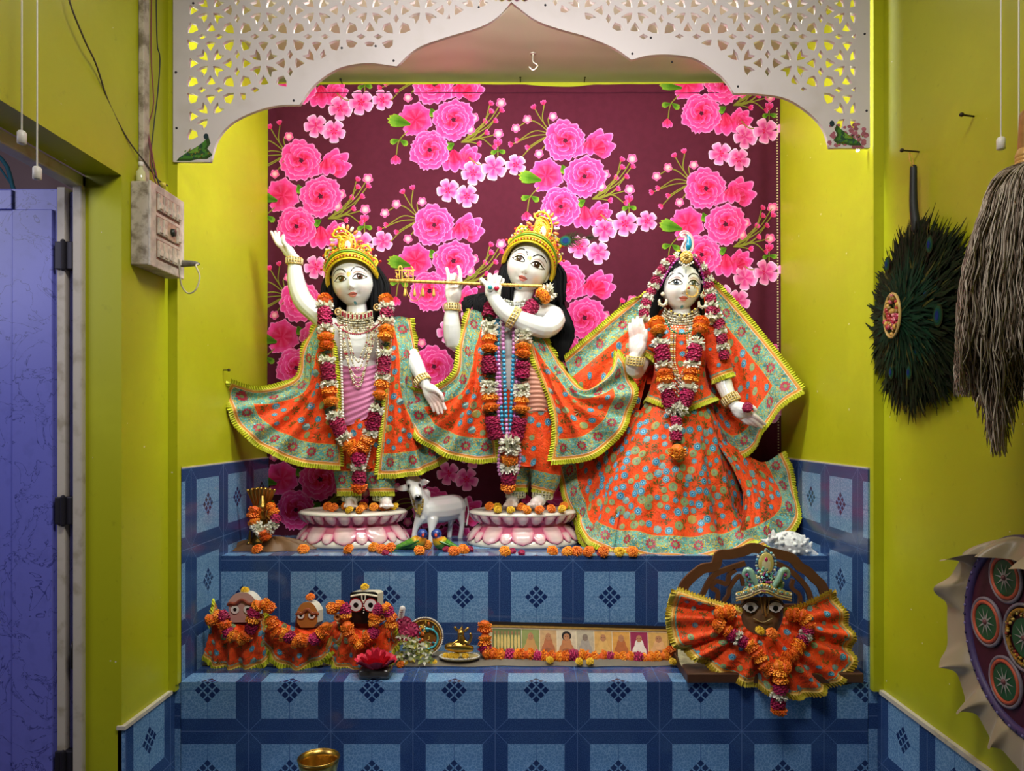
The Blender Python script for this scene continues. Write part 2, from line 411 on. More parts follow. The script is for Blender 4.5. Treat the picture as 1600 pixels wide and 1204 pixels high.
for i in range(-2, 14):
    for j in range(-3, 3):
        ax, ay = A0[0]+i*CELL, A0[1]+j*CELL; bx, by = ax+CELL/2, ay+CELL/2
        for k in range(4):
            for q, cx_, cy_ in ((rot4(arrow, k), ax, ay), (rot4(tri, k), ax, ay), (rot4(pent, k), bx, by), (rot4(dia, k), bx, by)):
                h = [(cx_+x*K, cy_+y*K) for x, y in q]; c = (sum(p[0] for p in h)/len(h), sum(p[1] for p in h)/len(h))
                if c[0] < 280 or c[0] > 1350 or c[1] < TOPY or not allowed(c): continue
                hh = []
                for p in h:
                    if not allowed(p):
                        lo, hi = 0., 1.
                        for _ in range(8):
                            md = (lo+hi)/2
                            if allowed((c[0]+(p[0]-c[0])*md, c[1]+(p[1]-c[1])*md)): lo = md
                            else: hi = md
                        p = (c[0]+(p[0]-c[0])*lo, c[1]+(p[1]-c[1])*lo)
                    hh.append(p)
                ar = abs(sum(a[0]*b[1]-b[0]*a[1] for a, b in zip(hh, hh[1:]+hh[:1])))/2
                if ar > 12: holes.append(hh)
cu = bpy.data.curves.new('arch', 'CURVE'); cu.dimensions = '2D'; cu.fill_mode = 'BOTH'; cu.extrude = .006
for poly in [outline]+holes:
    sp = cu.splines.new('POLY'); sp.points.add(len(poly)-1); sp.use_cyclic_u = True
    for q, p in zip(sp.points, poly): v = P(p[0], p[1], AY); q.co = (v.x, v.z, 0, 1)
co = bpy.data.objects.new('arch_tmp', cu); COL.objects.link(co)
me = bpy.data.meshes.new_from_object(co.evaluated_get(bpy.context.evaluated_depsgraph_get()))
bpy.data.objects.remove(co)
me.materials.clear(); me.materials.append(JALI)
arch = thing('arch_screen', 'white painted cut-out arch screen with pierced lattice across the niche top', 'arch', (0, AY, 2.8))
ao = bpy.data.objects.new('lattice_panel', me); COL.objects.link(ao); ao.parent = arch
ao.location = (0, 0, -2.8); ao.rotation_euler = (pi/2, 0, 0)
# ---------------------------------------------------------------- flowered curtain
PRINT = paint('printed_cotton', .85, 40, .10, spec=.12)
CD = 2.905
def curtain_y(x, y):
    t = (y-133)/700
    w_ = .0035*sin(x*.045+1.3*sin(y*.004))+.002*sin(x*.11+y*.006)
    k = max(0, (x-1130)/90); w_ += k*.010*sin(x*.16+y*.003)
    k = max(0, (460-x)/50); w_ += k*.007*sin(x*.2)
    return CD-.008-.010*t-w_*(.5+t)
def cpt(x, y, off=0.):
    x = min(1217.5, max(414+3*sin(y*.05)*(x < 420), x)); yt = 133+(4*sin((x-820)/110*pi) if 820 < x < 930 else 0)-max(0, (x-1000)/60)*.8
    y = max(yt, min(838, y)); d0 = CD
    p = P(x, y, d0); p.y = curtain_y(x, y)-off; return p
mb = MB()
NX, NY = 160, 90
vs = [cpt(414+804*i/NX, 127+711*j/NY) for j in range(NY+1) for i in range(NX+1)]
fs = [(j*(NX+1)+i, j*(NX+1)+i+1, (j+1)*(NX+1)+i+1, (j+1)*(NX+1)+i) for j in range(NY) for i in range(NX)]
mb.add((vs, fs), H('4d1829'))
lay = [0.0]
def cp2(poly, cols, lift=0.):
    pts = [cpt(x, y, .0012+lay[0]+lift) for x, y in poly]
    if max(p[0] for p in poly) < 414 or min(p[0] for p in poly) > 1217 or max(p[1] for p in poly) < 130 or min(p[1] for p in poly) > 838: return
    mb.poly(pts, cols)
PD, PM, PL, PW = H('b80a34'), H('d01a50'), H('e03c8c'), H('f08cc4')
def petal(cx, cy, ang, ln, wd, pal=(PD, PM, PL, PW), nts=3, base=.0, ph=0.):
    N = 9; rows = []
    for r, c in ((base, pal[0]), (.55, mixc(pal[0], pal[1], .6)), (.74, mixc(pal[1], pal[2], .7)), (.9, pal[2]), (1, pal[3])):
        row = []
        for k in range(N):
            s = -1+2*k/(N-1)
            w_ = wd*sin(min(1, r*.9+.06)*pi*.5)**.8
            L = ln*r*(1-.22*s*s*r)*(1+.055*r*cos(s*pi*nts+ph))
            lx, ly = L, w_*s*(1-.25*max(0, r-.6)*abs(s))
            row.append((cx+lx*cos(ang)-ly*sin(ang), cy+lx*sin(ang)+ly*cos(ang)))
        rows.append((row, c))
    for (a, ca), (b, cb) in zip(rows, rows[1:]):
        for k in range(N-1):
            s0, s1 = [.5*abs(-1+2*q/(N-1))**1.3*(1 if base < .2 or ca != pal[0] else .3) for q in (k, k+1)]
            cp2([a[k], a[k+1], b[k+1], b[k]], [mixc(ca, pal[2], s0), mixc(ca, pal[2], s1), mixc(cb, pal[3], s1*.5), mixc(cb, pal[3], s0*.5)])
    lay[0] += .00001
def peony(cx, cy, r, seed):
    q = random.Random(seed)
    for n, rr, w_ in ((8, .97, .42), (6, .72, .38), (5, .47, .30), (3, .25, .2)):
        a0 = q.random()*6
        for k in range(n):
            a = a0+2*pi*k/n+q.uniform(-.12, .12); L = r*rr*q.uniform(.92, 1.05); o = r*(1-rr)*.25
            petal(cx+o*cos(a+1.2), cy+o*sin(a+1.2), a, L, r*w_*q.uniform(.9, 1.1), base=.25 if rr > .6 else 0, nts=q.choice((2, 3, 4)), ph=q.random()*3)
        lay[0] += .0001
def openfl(cx, cy, r, seed, n=7):
    q = random.Random(seed)
    for k in range(n):
        a = 2*pi*k/n+q.uniform(-.1, .1)+.4
        petal(cx, cy, a, r*q.uniform(.9, 1.08), r*.36, (H('c00c34'), H('d62c6c'), PL, PW), 2)
def blossom(cx, cy, r, a0=.5):
    for k in range(5): petal(cx, cy, a0+2*pi*k/5, r, r*.42, (H('c01e68'), H('da4494'), H('ee8cc4'), H('f4d4e6')), 1, ph=pi)
    for k in range(5): petal(cx, cy, a0+.6+2*pi*k/5, r*.3, r*.06, (PM, PM, PD, PD), 1)
def tulip(cx, cy, r, a0):
    for k, (da, L) in enumerate(((-.9, .8), (.9, .85), (-.5, 1.1), (.5, 1.1), (0, 1.2), (-.2, .9), (.25, .85))):
        petal(cx, cy, a0+da, r*L, r*.32, (PD, PM, PL, PW), 1)
def bud(cx, cy, r, a0):
    for da in (-.45, .45, 0): petal(cx, cy, a0+da, r*1.3, r*.4, (PD, PM, PL, PW), 1)
def leaf(cx, cy, ln, wd, a0):
    petal(cx, cy, a0, ln, wd, (H('2f5208'), H('3f7212'), H('66902a'), H('a0aa30')), 4)
def stem(pts, w_=1.6, c=H('7d7a2c')):
    for q in ribbon2d(pts, w_): cp2(q, c)
    lay[0] += .00001
def spray_l(cx, cy):
    for k, (dx, dy, tx, ty) in enumerate(((-56, -10, -30, -22), (-50, 8, -26, -6), (-60, 14, -30, 2), (-38, -24, -22, -18), (-26, -40, -18, -26), (-12, -46, -14, -22), (2, -28, -6, -24), (-34, 18, -18, 8), (-46, 34, -30, 18), (-20, 30, -8, 14))):
        stem([(cx, cy), (cx+tx, cy+ty), (cx+dx, cy+dy)])
        (bud if k % 3 else lambda a, b, c_, d: blossom2(a, b, 7))(cx+dx, cy+dy, 6, atan2(dy, dx))
def blossom2(cx, cy, r):
    for k in range(5): petal(cx, cy, .3+2*pi*k/5, r, r*.5, (H('ffd0d0'), PM, PL, H('ff9fd0')), 1)
def spray_r(cx, cy):
    for k, (dx, dy, tx, ty) in enumerate(((62, -62, 40, -30), (44, -58, 34, -30), (60, -48, 40, -24), (20, -38, 14, -12), (34, -30, 20, -8), (50, -32, 30, -10), (58, -14, 36, -8), (36, -14, 22, -4), (24, 2, 14, 0), (14, -20, 8, -4), (48, 6, 30, -6), (44, -46, 28, -20))):
        stem([(cx, cy), (cx+tx, cy+ty), (cx+dx, cy+dy)])
        (bud if k % 3 else lambda a, b, c_, d: blossom2(a, b, 8))(cx+dx, cy+dy, 6, atan2(dy, dx))
def cluster(cx, cy, sd):
    def at(x, y): return cx+x-883, cy+y-221
    lay[0] = 0
    spray_l(*at(862, 212)); spray_r(*at(925, 312))
    x, y = at(846, 284); leaf(x, y, 36, 11, pi+.25)
    x, y = at(842, 294); stem([(x, y), (x-14, y+16), (x-18, y+38)]); leaf(x-14, y+14, 14, 5, pi-.3); leaf(x-12, y+14, 14, 5, .6); bud(x-19, y+38, 11, pi/2)
    for a, b, c_ in ((878, 259, 1.2), (914, 314, 2.6)):
        x, y = at(a, b); leaf(x, y, 14, 7, c_)
    x, y = at(938, 336); stem([(x, y), (x+12, y+10), (x+20, y+11)])
    lay[0] = .0002
    tulip(*at(926, 236), 32, -.7); x, y = at(922, 214); bud(x, y+4, 20, pi/2)
    lay[0] = .0003; x, y = at(868, 292); petal(x, y, 1.2, 30, 14)
    openfl(*at(854, 276), 29, sd+1)
    lay[0] = .0005; peony(*at(883, 221), 34, sd+2); lay[0] = .0011; peony(*at(913, 277), 34, sd+3); lay[0] = .0017; peony(*at(876, 324), 33, sd+4)
    lay[0] = .0006; x, y = at(913, 322); bud(x, y+2, 26, 1.5); tulip(*at(931, 342), 24, -.9)
    x, y = at(982, 322); stem([(x, y-4), (x, y+14)]); leaf(x, y+2, 12, 4, .3); leaf(x, y+2, 12, 4, 2.7); bud(x, y-4, 9, -pi/2)
    lay[0] = .0008
    for a, b, r, t in ((944, 360, 20, .4), (976, 351, 21, .5), (1010, 347, 17, .6), (905, 387, 19, .5), (934, 396, 19, .3)):
        x, y = at(a, b); blossom(x, y, r, t)
for ci, (cx, y0) in enumerate(((265, 375), (472, 252), (679, 133), (883, 221), (1102, 76))):
    for k in range(-1, 4):
        y = y0+220*k
        if 20 < y < 900: cluster(cx, y, 3)
# selvedge flecks and hem stitch
for k in range(150):
    y = 170+k*4.4; cp2([(417, y), (419.5, y), (419.5, y+2.2), (417, y+2.2)], H('d8cfc0')); cp2([(1212, y), (1214, y), (1214, y+2), (1212, y+2)], H('c8b888'))
for k in range(100): cp2([(420+k*8, 146), (428+k*8, 146), (428+k*8, 147.2), (420+k*8, 147.2)], H('3c1022'))
tag(mb.build('curtain', PRINT), 'maroon cotton curtain printed with pink peonies behind the three marble deities', 'curtain')
nailm = simple('rusty_iron', H('3a3028'), .5, metal=.7)
# ---------------------------------------------------------------- cloth with embroidered border
def cloth_mat(name, field, dark, teal=H('5fae9c')):
    t = NT(name, .62, sheen=.08, spec=.3); uv = t.uv(); ed = t.attr('ed', 'Fac'); o = uv
    f = t.mix(t.step(t.noise(30, 3, o), .35, .7), field, dark)
    n1 = t.noise(95, 2, o, .5, 1.5); f = t.mix(t.step(n1, .63, .65), f, H('6a5414'))
    n2 = t.noise(70, 2, o, .5, 2.0); f = t.mix(t.step(n2, .67, .69), f, H('e8742c'))
    b = t.mix(t.step(t.noise(60, 2, o, .5, 1.), .4, .6), teal, H('4f9c9c'))
    sw = t.m('ABSOLUTE', t.m('SUBTRACT', t.noise(42, 2, o, .5, 2.2), .5)); b = t.mix(t.step(t.noise(24, 3, o), .48, .60), b, H('3f7c74')); b = t.mix(t.step(sw, .045, .02), b, H('c2b03a'))
    b = t.mix(t.step(t.noise(130, 1, o), .66, .68), b, H('7fd6e0')); b = t.mix(t.step(t.noise(85, 1, o, .5, 3), .655, .665), b, H('a82c40'))
    def band(lo, base, col): return t.mix(t.m('LESS_THAN', ed, lo), base, col)
    c = band(.076, f, H('c9a24a')); c = band(.074, c, b); c = band(.0135, c, H('e8b8b0')); c = band(.0115, c, H('d08a30')); c = band(.004, c, H('e0b860'))
    t.col(c); t.bump(t.m('ADD', t.noise(160, 3, o), t.m('MULTIPLY', t.noise(16, 4, o, .6, 1.2), 4.0)), .6, .003)
    return t.mat
ORANGE = cloth_mat('orange_embroidered_silk', H('f24e0c'), H('e03e08'))
TRIM = paint('pleated_trim', .55, 30, .05)
EMB = paint('embroidery', .5, 80, .15)
PLAINC = paint('plain_silk', .55, 30, .12, bump=.2, bscale=60)
U = .00234                                        # one photo pixel at the statues' distance, in metres
SD = 2.70
def S(px, py, o=0): return P(px, py, SD+o*U)       # o: px-sized steps away from the viewer
def rowpts(row, n, closed=False):
    r = [S(*q) if not isinstance(q, Vector) else q for q in row]
    return catmull(r, n)
def ring(px, py, rx, ro, o=0, tilt=0, n=24, a0=0, a1=2*pi, sq=1.0):
    out = []
    for k in range(n+1):
        a = a0+(a1-a0)*k/n+pi
        x, y = rx*cos(a), ro*sin(a)
        out.append(S(px+x, py+x*tilt, o+y))
    return out
class Sheet:
    def __init__(s, rows, ns=60, nt=40, fold=(0, 0, 0), edges='b', ph=0., closed=False, bulge=0., wr=0., tp=1.2):
        R_ = np.stack([rowpts(r, ns) for r in rows]); s.ns, s.nt = ns, nt
        G = np.zeros((nt+1, ns+1, 3))
        for i in range(ns+1): G[:, i] = catmull([tuple(q) for q in R_[:, i]], nt) if len(rows) > 1 else 0
        A, n, sk = fold; tt = np.linspace(0, 1, nt+1)[:, None]; ss = np.linspace(0, 1, ns+1)[None, :]
        w_ = A*tt**tp*np.sin(2*pi*(n*ss+sk*tt)+ph)*(1+.35*np.sin(2*pi*(n*.37*ss)+ph*2)) if not closed else A*tt**tp*np.sin(2*pi*round(n)*ss+ph)
        w_ = w_+wr*np.sin(ss*57+tt*9+3*np.sin(tt*7+ss*5))*np.sin(tt*23+ss*17)
        s.G = G; N = s.normals()
        G += N*(w_+bulge*np.sin(pi*ss)*np.sin(pi*np.clip(tt, 0, 1)))[..., None]
        s.N = s.normals()
        du = np.linalg.norm(np.diff(G, axis=1), axis=2); dv = np.linalg.norm(np.diff(G, axis=0), axis=2)
        s.u = np.concatenate([np.zeros((nt+1, 1)), np.cumsum(du, 1)], 1); s.v = np.concatenate([np.zeros((1, ns+1)), np.cumsum(dv, 0)], 0)
        ed = np.full((nt+1, ns+1), 9.)
        if 'b' in edges: ed = np.minimum(ed, s.v[-1:, :]-s.v)
        if 't' in edges: ed = np.minimum(ed, s.v)
        if 'l' in edges: ed = np.minimum(ed, s.u)
        if 'r' in edges: ed = np.minimum(ed, s.u[:, -1:]-s.u)
        for q_, D in (('B', s.v[-1:, :]-s.v), ('T', s.v), ('L', s.u), ('R', s.u[:, -1:]-s.u)):
            if q_ in edges: ed = np.minimum(ed, np.where(D < .0135, D, D+.07))
        s.ed = ed; s.edges = edges; s.dec = MB()
    def normals(s):
        G = s.G; a = np.gradient(G, axis=1); b = np.gradient(G, axis=0); n = np.cross(a, b); n /= np.linalg.norm(n, axis=2)[..., None]+1e-12
        if n[..., 1].mean() > 0: n = -n
        return n
    def at(s, fs_, ft, off=.0008):
        fs_ = min(.9999, max(0, fs_))*s.ns; ft = min(.9999, max(0, ft))*s.nt; i, j = int(fs_), int(ft); a, b = fs_-i, ft-j
        def L(A): return (A[j, i]*(1-a)+A[j, i+1]*a)*(1-b)+(A[j+1, i]*(1-a)+A[j+1, i+1]*a)*b
        return Vector(L(s.G)+L(s.N)*off)
    def e(s, fs_, ft): return s.ed[int(round(ft*s.nt)), int(round(fs_*s.ns))]
    def local(s, fs_, ft):
        p = s.at(fs_, ft); e = .01
        a = (s.at(min(1, fs_+e), ft)-s.at(max(0, fs_-e), ft)).length/(min(1, fs_+e)-max(0, fs_-e)); b = (s.at(fs_, min(1, ft+e))-s.at(fs_, max(0, ft-e))).length/(min(1, ft+e)-max(0, ft-e))
        return max(a, .03), max(b, .03)
    def poly(s, fs_, ft, pts, col, off, lc=None):
        a, b = lc or s.local(fs_, ft); s.dec.poly([s.at(fs_+x/a, ft+y/b, off) for x, y in pts], col)
    def flower(s, fs_, ft, r, kind):
        lc = s.local(fs_, ft); off = .0010+R.random()*.0003
        if kind == 0:                              # ten-petalled red border flower
            for k in range(9):
                a = 2*pi*k/9; c_, d = cos(a), sin(a); q = [(r*.42*cos(a-.25), r*.42*sin(a-.25)), (r*.8*cos(a-.28), r*.8*sin(a-.28)), (r*c_, r*d), (r*.8*cos(a+.28), r*.8*sin(a+.28)), (r*.42*cos(a+.25), r*.42*sin(a+.25))]
                s.poly(fs_, ft, q, H('b01f3c'), off, lc)
            s.poly(fs_, ft, [(r*.3*cos(k), r*.3*sin(k)) for k in np.linspace(0, 2*pi, 9)[:-1]], H('7f9a5a'), off, lc)
        elif kind == 1:                            # blue rosette
            for q_, cc, o2 in ((1, H('7f9f96'), 0), (.78, H('2f7fae'), .0002), (.45, H('7fc4dc'), .0004), (.2, H('1c4c78'), .0006)):
                s.poly(fs_, ft, [(r*q_*(1+.12*cos(8*k))*cos(k), r*q_*(1+.12*cos(8*k))*sin(k)) for k in np.linspace(0, 2*pi, 17)[:-1]], cc, off+o2, lc)
        elif kind == 2:                            # green scrolled disc
            for q_, cc, o2 in ((1.1, H('b59a4a'), 0), (.98, H('7c9a68'), .0002), (.6, H('b3a95a'), .0004), (.48, H('6c9a7c'), .0006), (.2, H('c0402a'), .0008)):
                s.poly(fs_, ft, [(r*q_*cos(k), r*q_*sin(k)) for k in np.linspace(0, 2*pi, 15)[:-1]], cc, off+o2, lc)
        else:                                      # sprig of leaves
            a0 = R.random()*6; r *= 1.3
            for k in range(5):
                a = a0+(k-2)*.75; L = r*(1.3-.15*abs(k-2)); x0, y0 = r*.2*cos(a), r*.2*sin(a)
                s.poly(fs_, ft, [(x0, y0), (x0+L*.55*cos(a)-L*.2*sin(a), y0+L*.55*sin(a)+L*.2*cos(a)), (x0+L*cos(a), y0+L*sin(a)), (x0+L*.55*cos(a)+L*.2*sin(a), y0+L*.55*sin(a)-L*.2*cos(a))], H('6a5414'), off, lc)
    def decorate(s, dens=1.0, rf=.012, bord=True, bw=.044):
        if bord:
            for e_ in s.edges:
                if e_.isupper(): continue
                if e_ in 'tb':
                    k = 0; L = s.u[-1 if e_ == 'b' else 0, -1]; n = int(L/.085)
                    for k in range(n):
                        x = (k+.5)/max(1, n); j = int(x*s.ns); V = s.v[:, j]
                        if V[-1] < .09: continue
                        t_ = np.interp(V[-1]-bw if e_ == 'b' else bw, V, np.linspace(0, 1, s.nt+1))
                        if s.e(x, t_) > .036: s.flower(x, t_, .0185, 0)
                else:
                    L = s.v[-1, 0 if e_ == 'l' else -1]; n = int(L/.085)
                    for k in range(n):
                        y = (k+.5)/max(1, n); j = int(y*s.nt); W = s.u[j]
                        if W[-1] < .09: continue
                        x = np.interp(bw if e_ == 'l' else W[-1]-bw, W, np.linspace(0, 1, s.ns+1))
                        if s.e(x, y) > .036: s.flower(x, y, .0185, 0)
        area_ = s.u[:, -1].mean()*s.v[-1].mean(); put = []
        for k in range(int(area_*12000*dens)):
            x, y = R.uniform(.02, .98), R.uniform(.02, .98)
            if bord and s.e(x, y) < .09: continue
            if not bord and s.e(x, y) < .02: continue
            p = s.at(x, y)
            if any((p-q).length < .029/sqrt(dens) for q in put): continue
            put.append(p); s.flower(x, y, rf*R.choice((.8, 1, 1.15)), R.choice((1, 1, 2, 3)))
        return s
    def trim(s, mb, w_=.015, col=(H('d0d62c'), H('a9a81c')), which=None):
        for e_ in (which or s.edges).lower():
            G, N = s.G, s.N
            if e_ == 'b': a, b, n = G[-1], G[-2], N[-1]
            elif e_ == 't': a, b, n = G[0], G[1], N[0]
            elif e_ == 'l': a, b, n = G[:, 0], G[:, 1], N[:, 0]
            else: a, b, n = G[:, -1], G[:, -2], N[:, -1]
            L = np.r_[0, np.cumsum(np.linalg.norm(np.diff(a, axis=0), axis=1))]; m_ = max(4, int(L[-1]/.0045)); t_ = np.linspace(0, L[-1], m_+1)
            it = lambda A: np.stack([np.interp(t_, L, A[:, k]) for k in range(3)], 1)
            o_ = a-b; o_ /= np.linalg.norm(o_, axis=1)[:, None]+1e-9; A_, O_, N_ = it(a), it(o_), it(n); vs_ = []
            for k in range(m_+1):
                z = .0026*(1 if k % 2 else -1); ww = w_*(1+.08*sin(k*1.7))
                vs_ += [A_[k]-O_[k]*.001+N_[k]*(.0006), A_[k]+O_[k]*ww*.5+N_[k]*z, A_[k]+O_[k]*ww+N_[k]*z*1.6]
            for k in range(m_):
                for q in (0, 1): mb.add(([vs_[3*k+q], vs_[3*k+3+q], vs_[3*k+4+q], vs_[3*k+1+q]], [(0, 1, 2, 3)]), col[k % 2])
    def build(s, name, mat, parent, trim=True, thick=.0012, label=None, tcol=None):
        nt, ns = s.nt, s.ns; me = bpy.data.meshes.new(name); V = s.G.reshape(-1, 3); nb = len(V)
        B = (s.G-s.N*thick).reshape(-1, 3)
        base = [(j*(ns+1)+i, j*(ns+1)+i+1, (j+1)*(ns+1)+i+1, (j+1)*(ns+1)+i) for j in range(nt) for i in range(ns)]
        back = [tuple(nb+q for q in reversed(f)) for f in base]
        rim = []
        bd = [i for i in range(ns+1)]+[j*(ns+1)+ns for j in range(1, nt+1)]+[nt*(ns+1)+i for i in range(ns-1, -1, -1)]+[j*(ns+1) for j in range(nt-1, 0, -1)]
        for a, b in zip(bd, bd[1:]+bd[:1]): rim.append((a, b, b+nb, a+nb))
        t_ = MB()
        if trim: s.trim(t_, col=tcol or (H('d0d62c'), H('a9a81c')))
        o1 = nb*2; o2 = o1+len(s.dec.v)
        allv = np.vstack([V, B]+([np.array(s.dec.v)] if s.dec.v else [])+([np.array([tuple(q) for q in t_.v])] if t_.v else []))
        off = np.array(parent.location) if parent else np.zeros(3)
        fs_ = base+back+rim+[[q+o1 for q in f] for f in s.dec.f]+[[q+o2 for q in f] for f in t_.f]
        me.from_pydata((allv-off).tolist(), [], fs_)
        me.materials.append(mat); me.materials.append(EMB); me.materials.append(TRIM)
        k0 = len(base+back+rim); mi = [0]*k0+[1]*len(s.dec.f)+[2]*len(t_.f); me.polygons.foreach_set('material_index', mi)
        me.polygons.foreach_set('use_smooth', [True]*k0+[False]*(len(fs_)-k0))
        cols = [(1, 1, 1)]*k0+s.dec.c+t_.c; a = me.color_attributes.new('Col', 'FLOAT_COLOR', 'CORNER'); buf = []
        for f, c in zip(fs_, cols): buf.extend((c[0], c[1], c[2], 1)*len(f))
        a.data.foreach_set('color', buf)
        e_ = me.attributes.new('ed', 'FLOAT', 'POINT'); ev = np.full(len(allv), 9.); ev[:nb] = s.ed.reshape(-1); ev[nb:2*nb] = s.ed.reshape(-1); e_.data.foreach_set('value', ev)
        uvl = me.uv_layers.new(name='UVMap'); uu = np.zeros((len(allv), 2)); um = s.u-s.u[:, -1:]/2
        uu[:nb] = np.stack([um.reshape(-1), s.v.reshape(-1)], 1); uu[nb:2*nb] = uu[:nb]
        li = np.zeros(len(me.loops), dtype=np.int32); me.loops.foreach_get('vertex_index', li); uvl.data.foreach_set('uv', uu[li].reshape(-1))
        me.update(); o = bpy.data.objects.new(name, me); COL.objects.link(o)
        if parent: o.parent = parent
        if label: o['label'] = label
        return o
# ---------------------------------------------------------------- flower prototypes (mesh data shared by every copy)
PETAL = paint('fresh_petals', .65, 120, .15)
def proto(mb_, name): o = mb_.build(name, PETAL, smooth=False); me = o.data; bpy.data.objects.remove(o); return me
def marigold_mesh(c1, c2, seed):
    q = random.Random(seed); mb_ = MB(); mb_.add(ell((0, 0, 0), (.8, .8, .62), 10, 7), mixc(c1, (0, 0, 0), .2))
    for i in range(7):
        th = .12+i*.27; n = max(3, int(15*sin(th))+2)
        for k in range(n):
            a = 2*pi*k/n+i*.5+q.uniform(-.1, .1); t_ = th+q.uniform(-.06, .06)
            d = Vector((sin(t_)*cos(a), sin(t_)*sin(a), cos(t_)*.8)); ta = Vector((-sin(a), cos(a), 0)); up = d.cross(ta)
            r0, r1 = .72, 1.02*q.uniform(.9, 1.06); w_ = .17; j = q.uniform(-.08, .08)
            c = mixc(c1, c2, q.random())
            b0 = d*r0-ta*w_*.6; b1 = d*r0+ta*w_*.6; m0 = d*r1*.98-ta*w_*1.1+up*(.10+j); m1 = d*r1*.98+ta*w_*1.1+up*(.10-j); t0 = d*r1*1.06+up*-.03
            mb_.add(([b0, b1, m1, t0, m0], [(0, 1, 2, 3, 4)]), c)
            mb_.add(([m0+up*.0, t0, m1, d*r1*.9+up*.16], [(0, 1, 2, 3)]), mixc(c, c2, .5))
    mb_.add(lathe([(.0, -.5), (.25, -.62), (.3, -.3)], 8), H('4c5f1e'))
    return mb_
MG = [proto(marigold_mesh(H('f26a0c'), H('ff9a20'), 1), 'marigold'), proto(marigold_mesh(H('f67a10'), H('ffa828'), 2), 'marigold'), proto(marigold_mesh(H('e85c0a'), H('f8861a'), 3), 'marigold')]
MY = proto(marigold_mesh(H('e8a80c'), H('f4cc2a'), 4), 'marigold')
def rose_mesh(c1, c2, seed):
    q = random.Random(seed); mb_ = MB(); mb_.add(ell((0, 0, 0), (.82, .82, .55), 10, 6), c1)
    for i in range(5):
        z = -.5+i*.25
        for k in range(9):
            a = 2*pi*k/9+i*.4; w_ = .42; r = (1.0-abs(z)*.35)*q.uniform(.92, 1.08); c = mixc(c1, c2, q.random()); zz = z+q.uniform(-.08, .08)
            p = [Vector((r*cos(a+s_*w_)*(1 if abs(s_) < .9 else .85), r*sin(a+s_*w_)*(1 if abs(s_) < .9 else .85), zz+h)) for s_, h in ((-1, -.02), (-.4, .09), (.4, .10), (1, 0), (.5, -.16), (-.5, -.16))]
            mb_.add((p, [(0, 1, 2, 3, 4, 5)]), c); mb_.add(([p[0], p[3], Vector((.4*cos(a), .4*sin(a), zz+.12)), p[2], p[1]], [(0, 4, 3, 1, 2)]), mixc(c, c1, .6))
    return mb_
RO = [proto(rose_mesh(H('8c0c3c'), H('b41454'), 1), 'rose_cluster'), proto(rose_mesh(H('9a0f44'), H('c41c62'), 5), 'rose_cluster')]
def jasmine_mesh(seed):
    q = random.Random(seed); mb_ = MB(); mb_.add(ell((0, 0, 0), (.6, .6, .45), 8, 5), H('a8a88c'))
    for k in range(26):
        a = q.uniform(0, 2*pi); z = q.uniform(-.8, .8); r = sqrt(1-z*z*.6); d = Vector((r*cos(a), r*sin(a), z*.55)); c = mixc(H('e6e2cc'), H('f8f5ea'), q.random())
        t_ = d.orthogonal().normalized(); b = d.cross(t_)
        p0 = d*.45
        for j in range(3):
            an = j*2.1+q.random(); e_ = (t_*cos(an)+b*sin(an)); f_ = d.cross(e_)
            mb_.add(([p0, d*.85+e_*.13-f_*.15, d*1.08+e_*.26, d*.85+e_*.13+f_*.15], [(0, 1, 2, 3)]), c)
    return mb_
JA = [proto(jasmine_mesh(1), 'jasmine_cluster'), proto(jasmine_mesh(2), 'jasmine_cluster')]
def leafc_mesh(seed):
    q = random.Random(seed); mb_ = MB(); mb_.add(ell((0, 0, 0), (.7, .7, .3), 8, 5), H('122008'))
    for k in range(18):
        a = q.uniform(0, 2*pi); z = q.uniform(-.4, .4); d = Vector((cos(a), sin(a), z)); t_ = Vector((-sin(a), cos(a), q.uniform(-.6, .6)))
        mb_.add(([d*.5, d*.9+t_*.2, d*1.15+t_*.05, d*.85-t_*.2], [(0, 1, 2, 3)]), mixc(H('16280c'), H('33501a'), q.random()))
    return mb_
LC = [proto(leafc_mesh(1), 'leaf_cluster')]
KIND = {'o': ('marigold', MG, 1.0), 'y': ('yellow_marigold', [MY], .9), 'r': ('rose_cluster', RO, 1.0), 'w': ('jasmine_cluster', JA, 1.1), 'g': ('leaf_cluster', LC, .95)}
def flower(k, loc, r, parent=None, axis=None, sq=1.0):
    nm, meshes, f = KIND[k]; o = bpy.data.objects.new(nm, R.choice(meshes)); COL.objects.link(o)
    o.location = Vector(loc)-(parent.location if parent else Vector())
    z = Vector(axis).normalized() if axis is not None else Vector((R.uniform(-.6, .6), -1, R.uniform(-.2, 1))).normalized()
    o.rotation_mode = 'QUATERNION'; o.rotation_quaternion = z.to_track_quat('Z', 'Y') @ Euler((0, 0, R.random()*6)).to_quaternion()
    o.scale = (r*f, r*f, r*f*sq)
    if parent: o.parent = parent
    return o
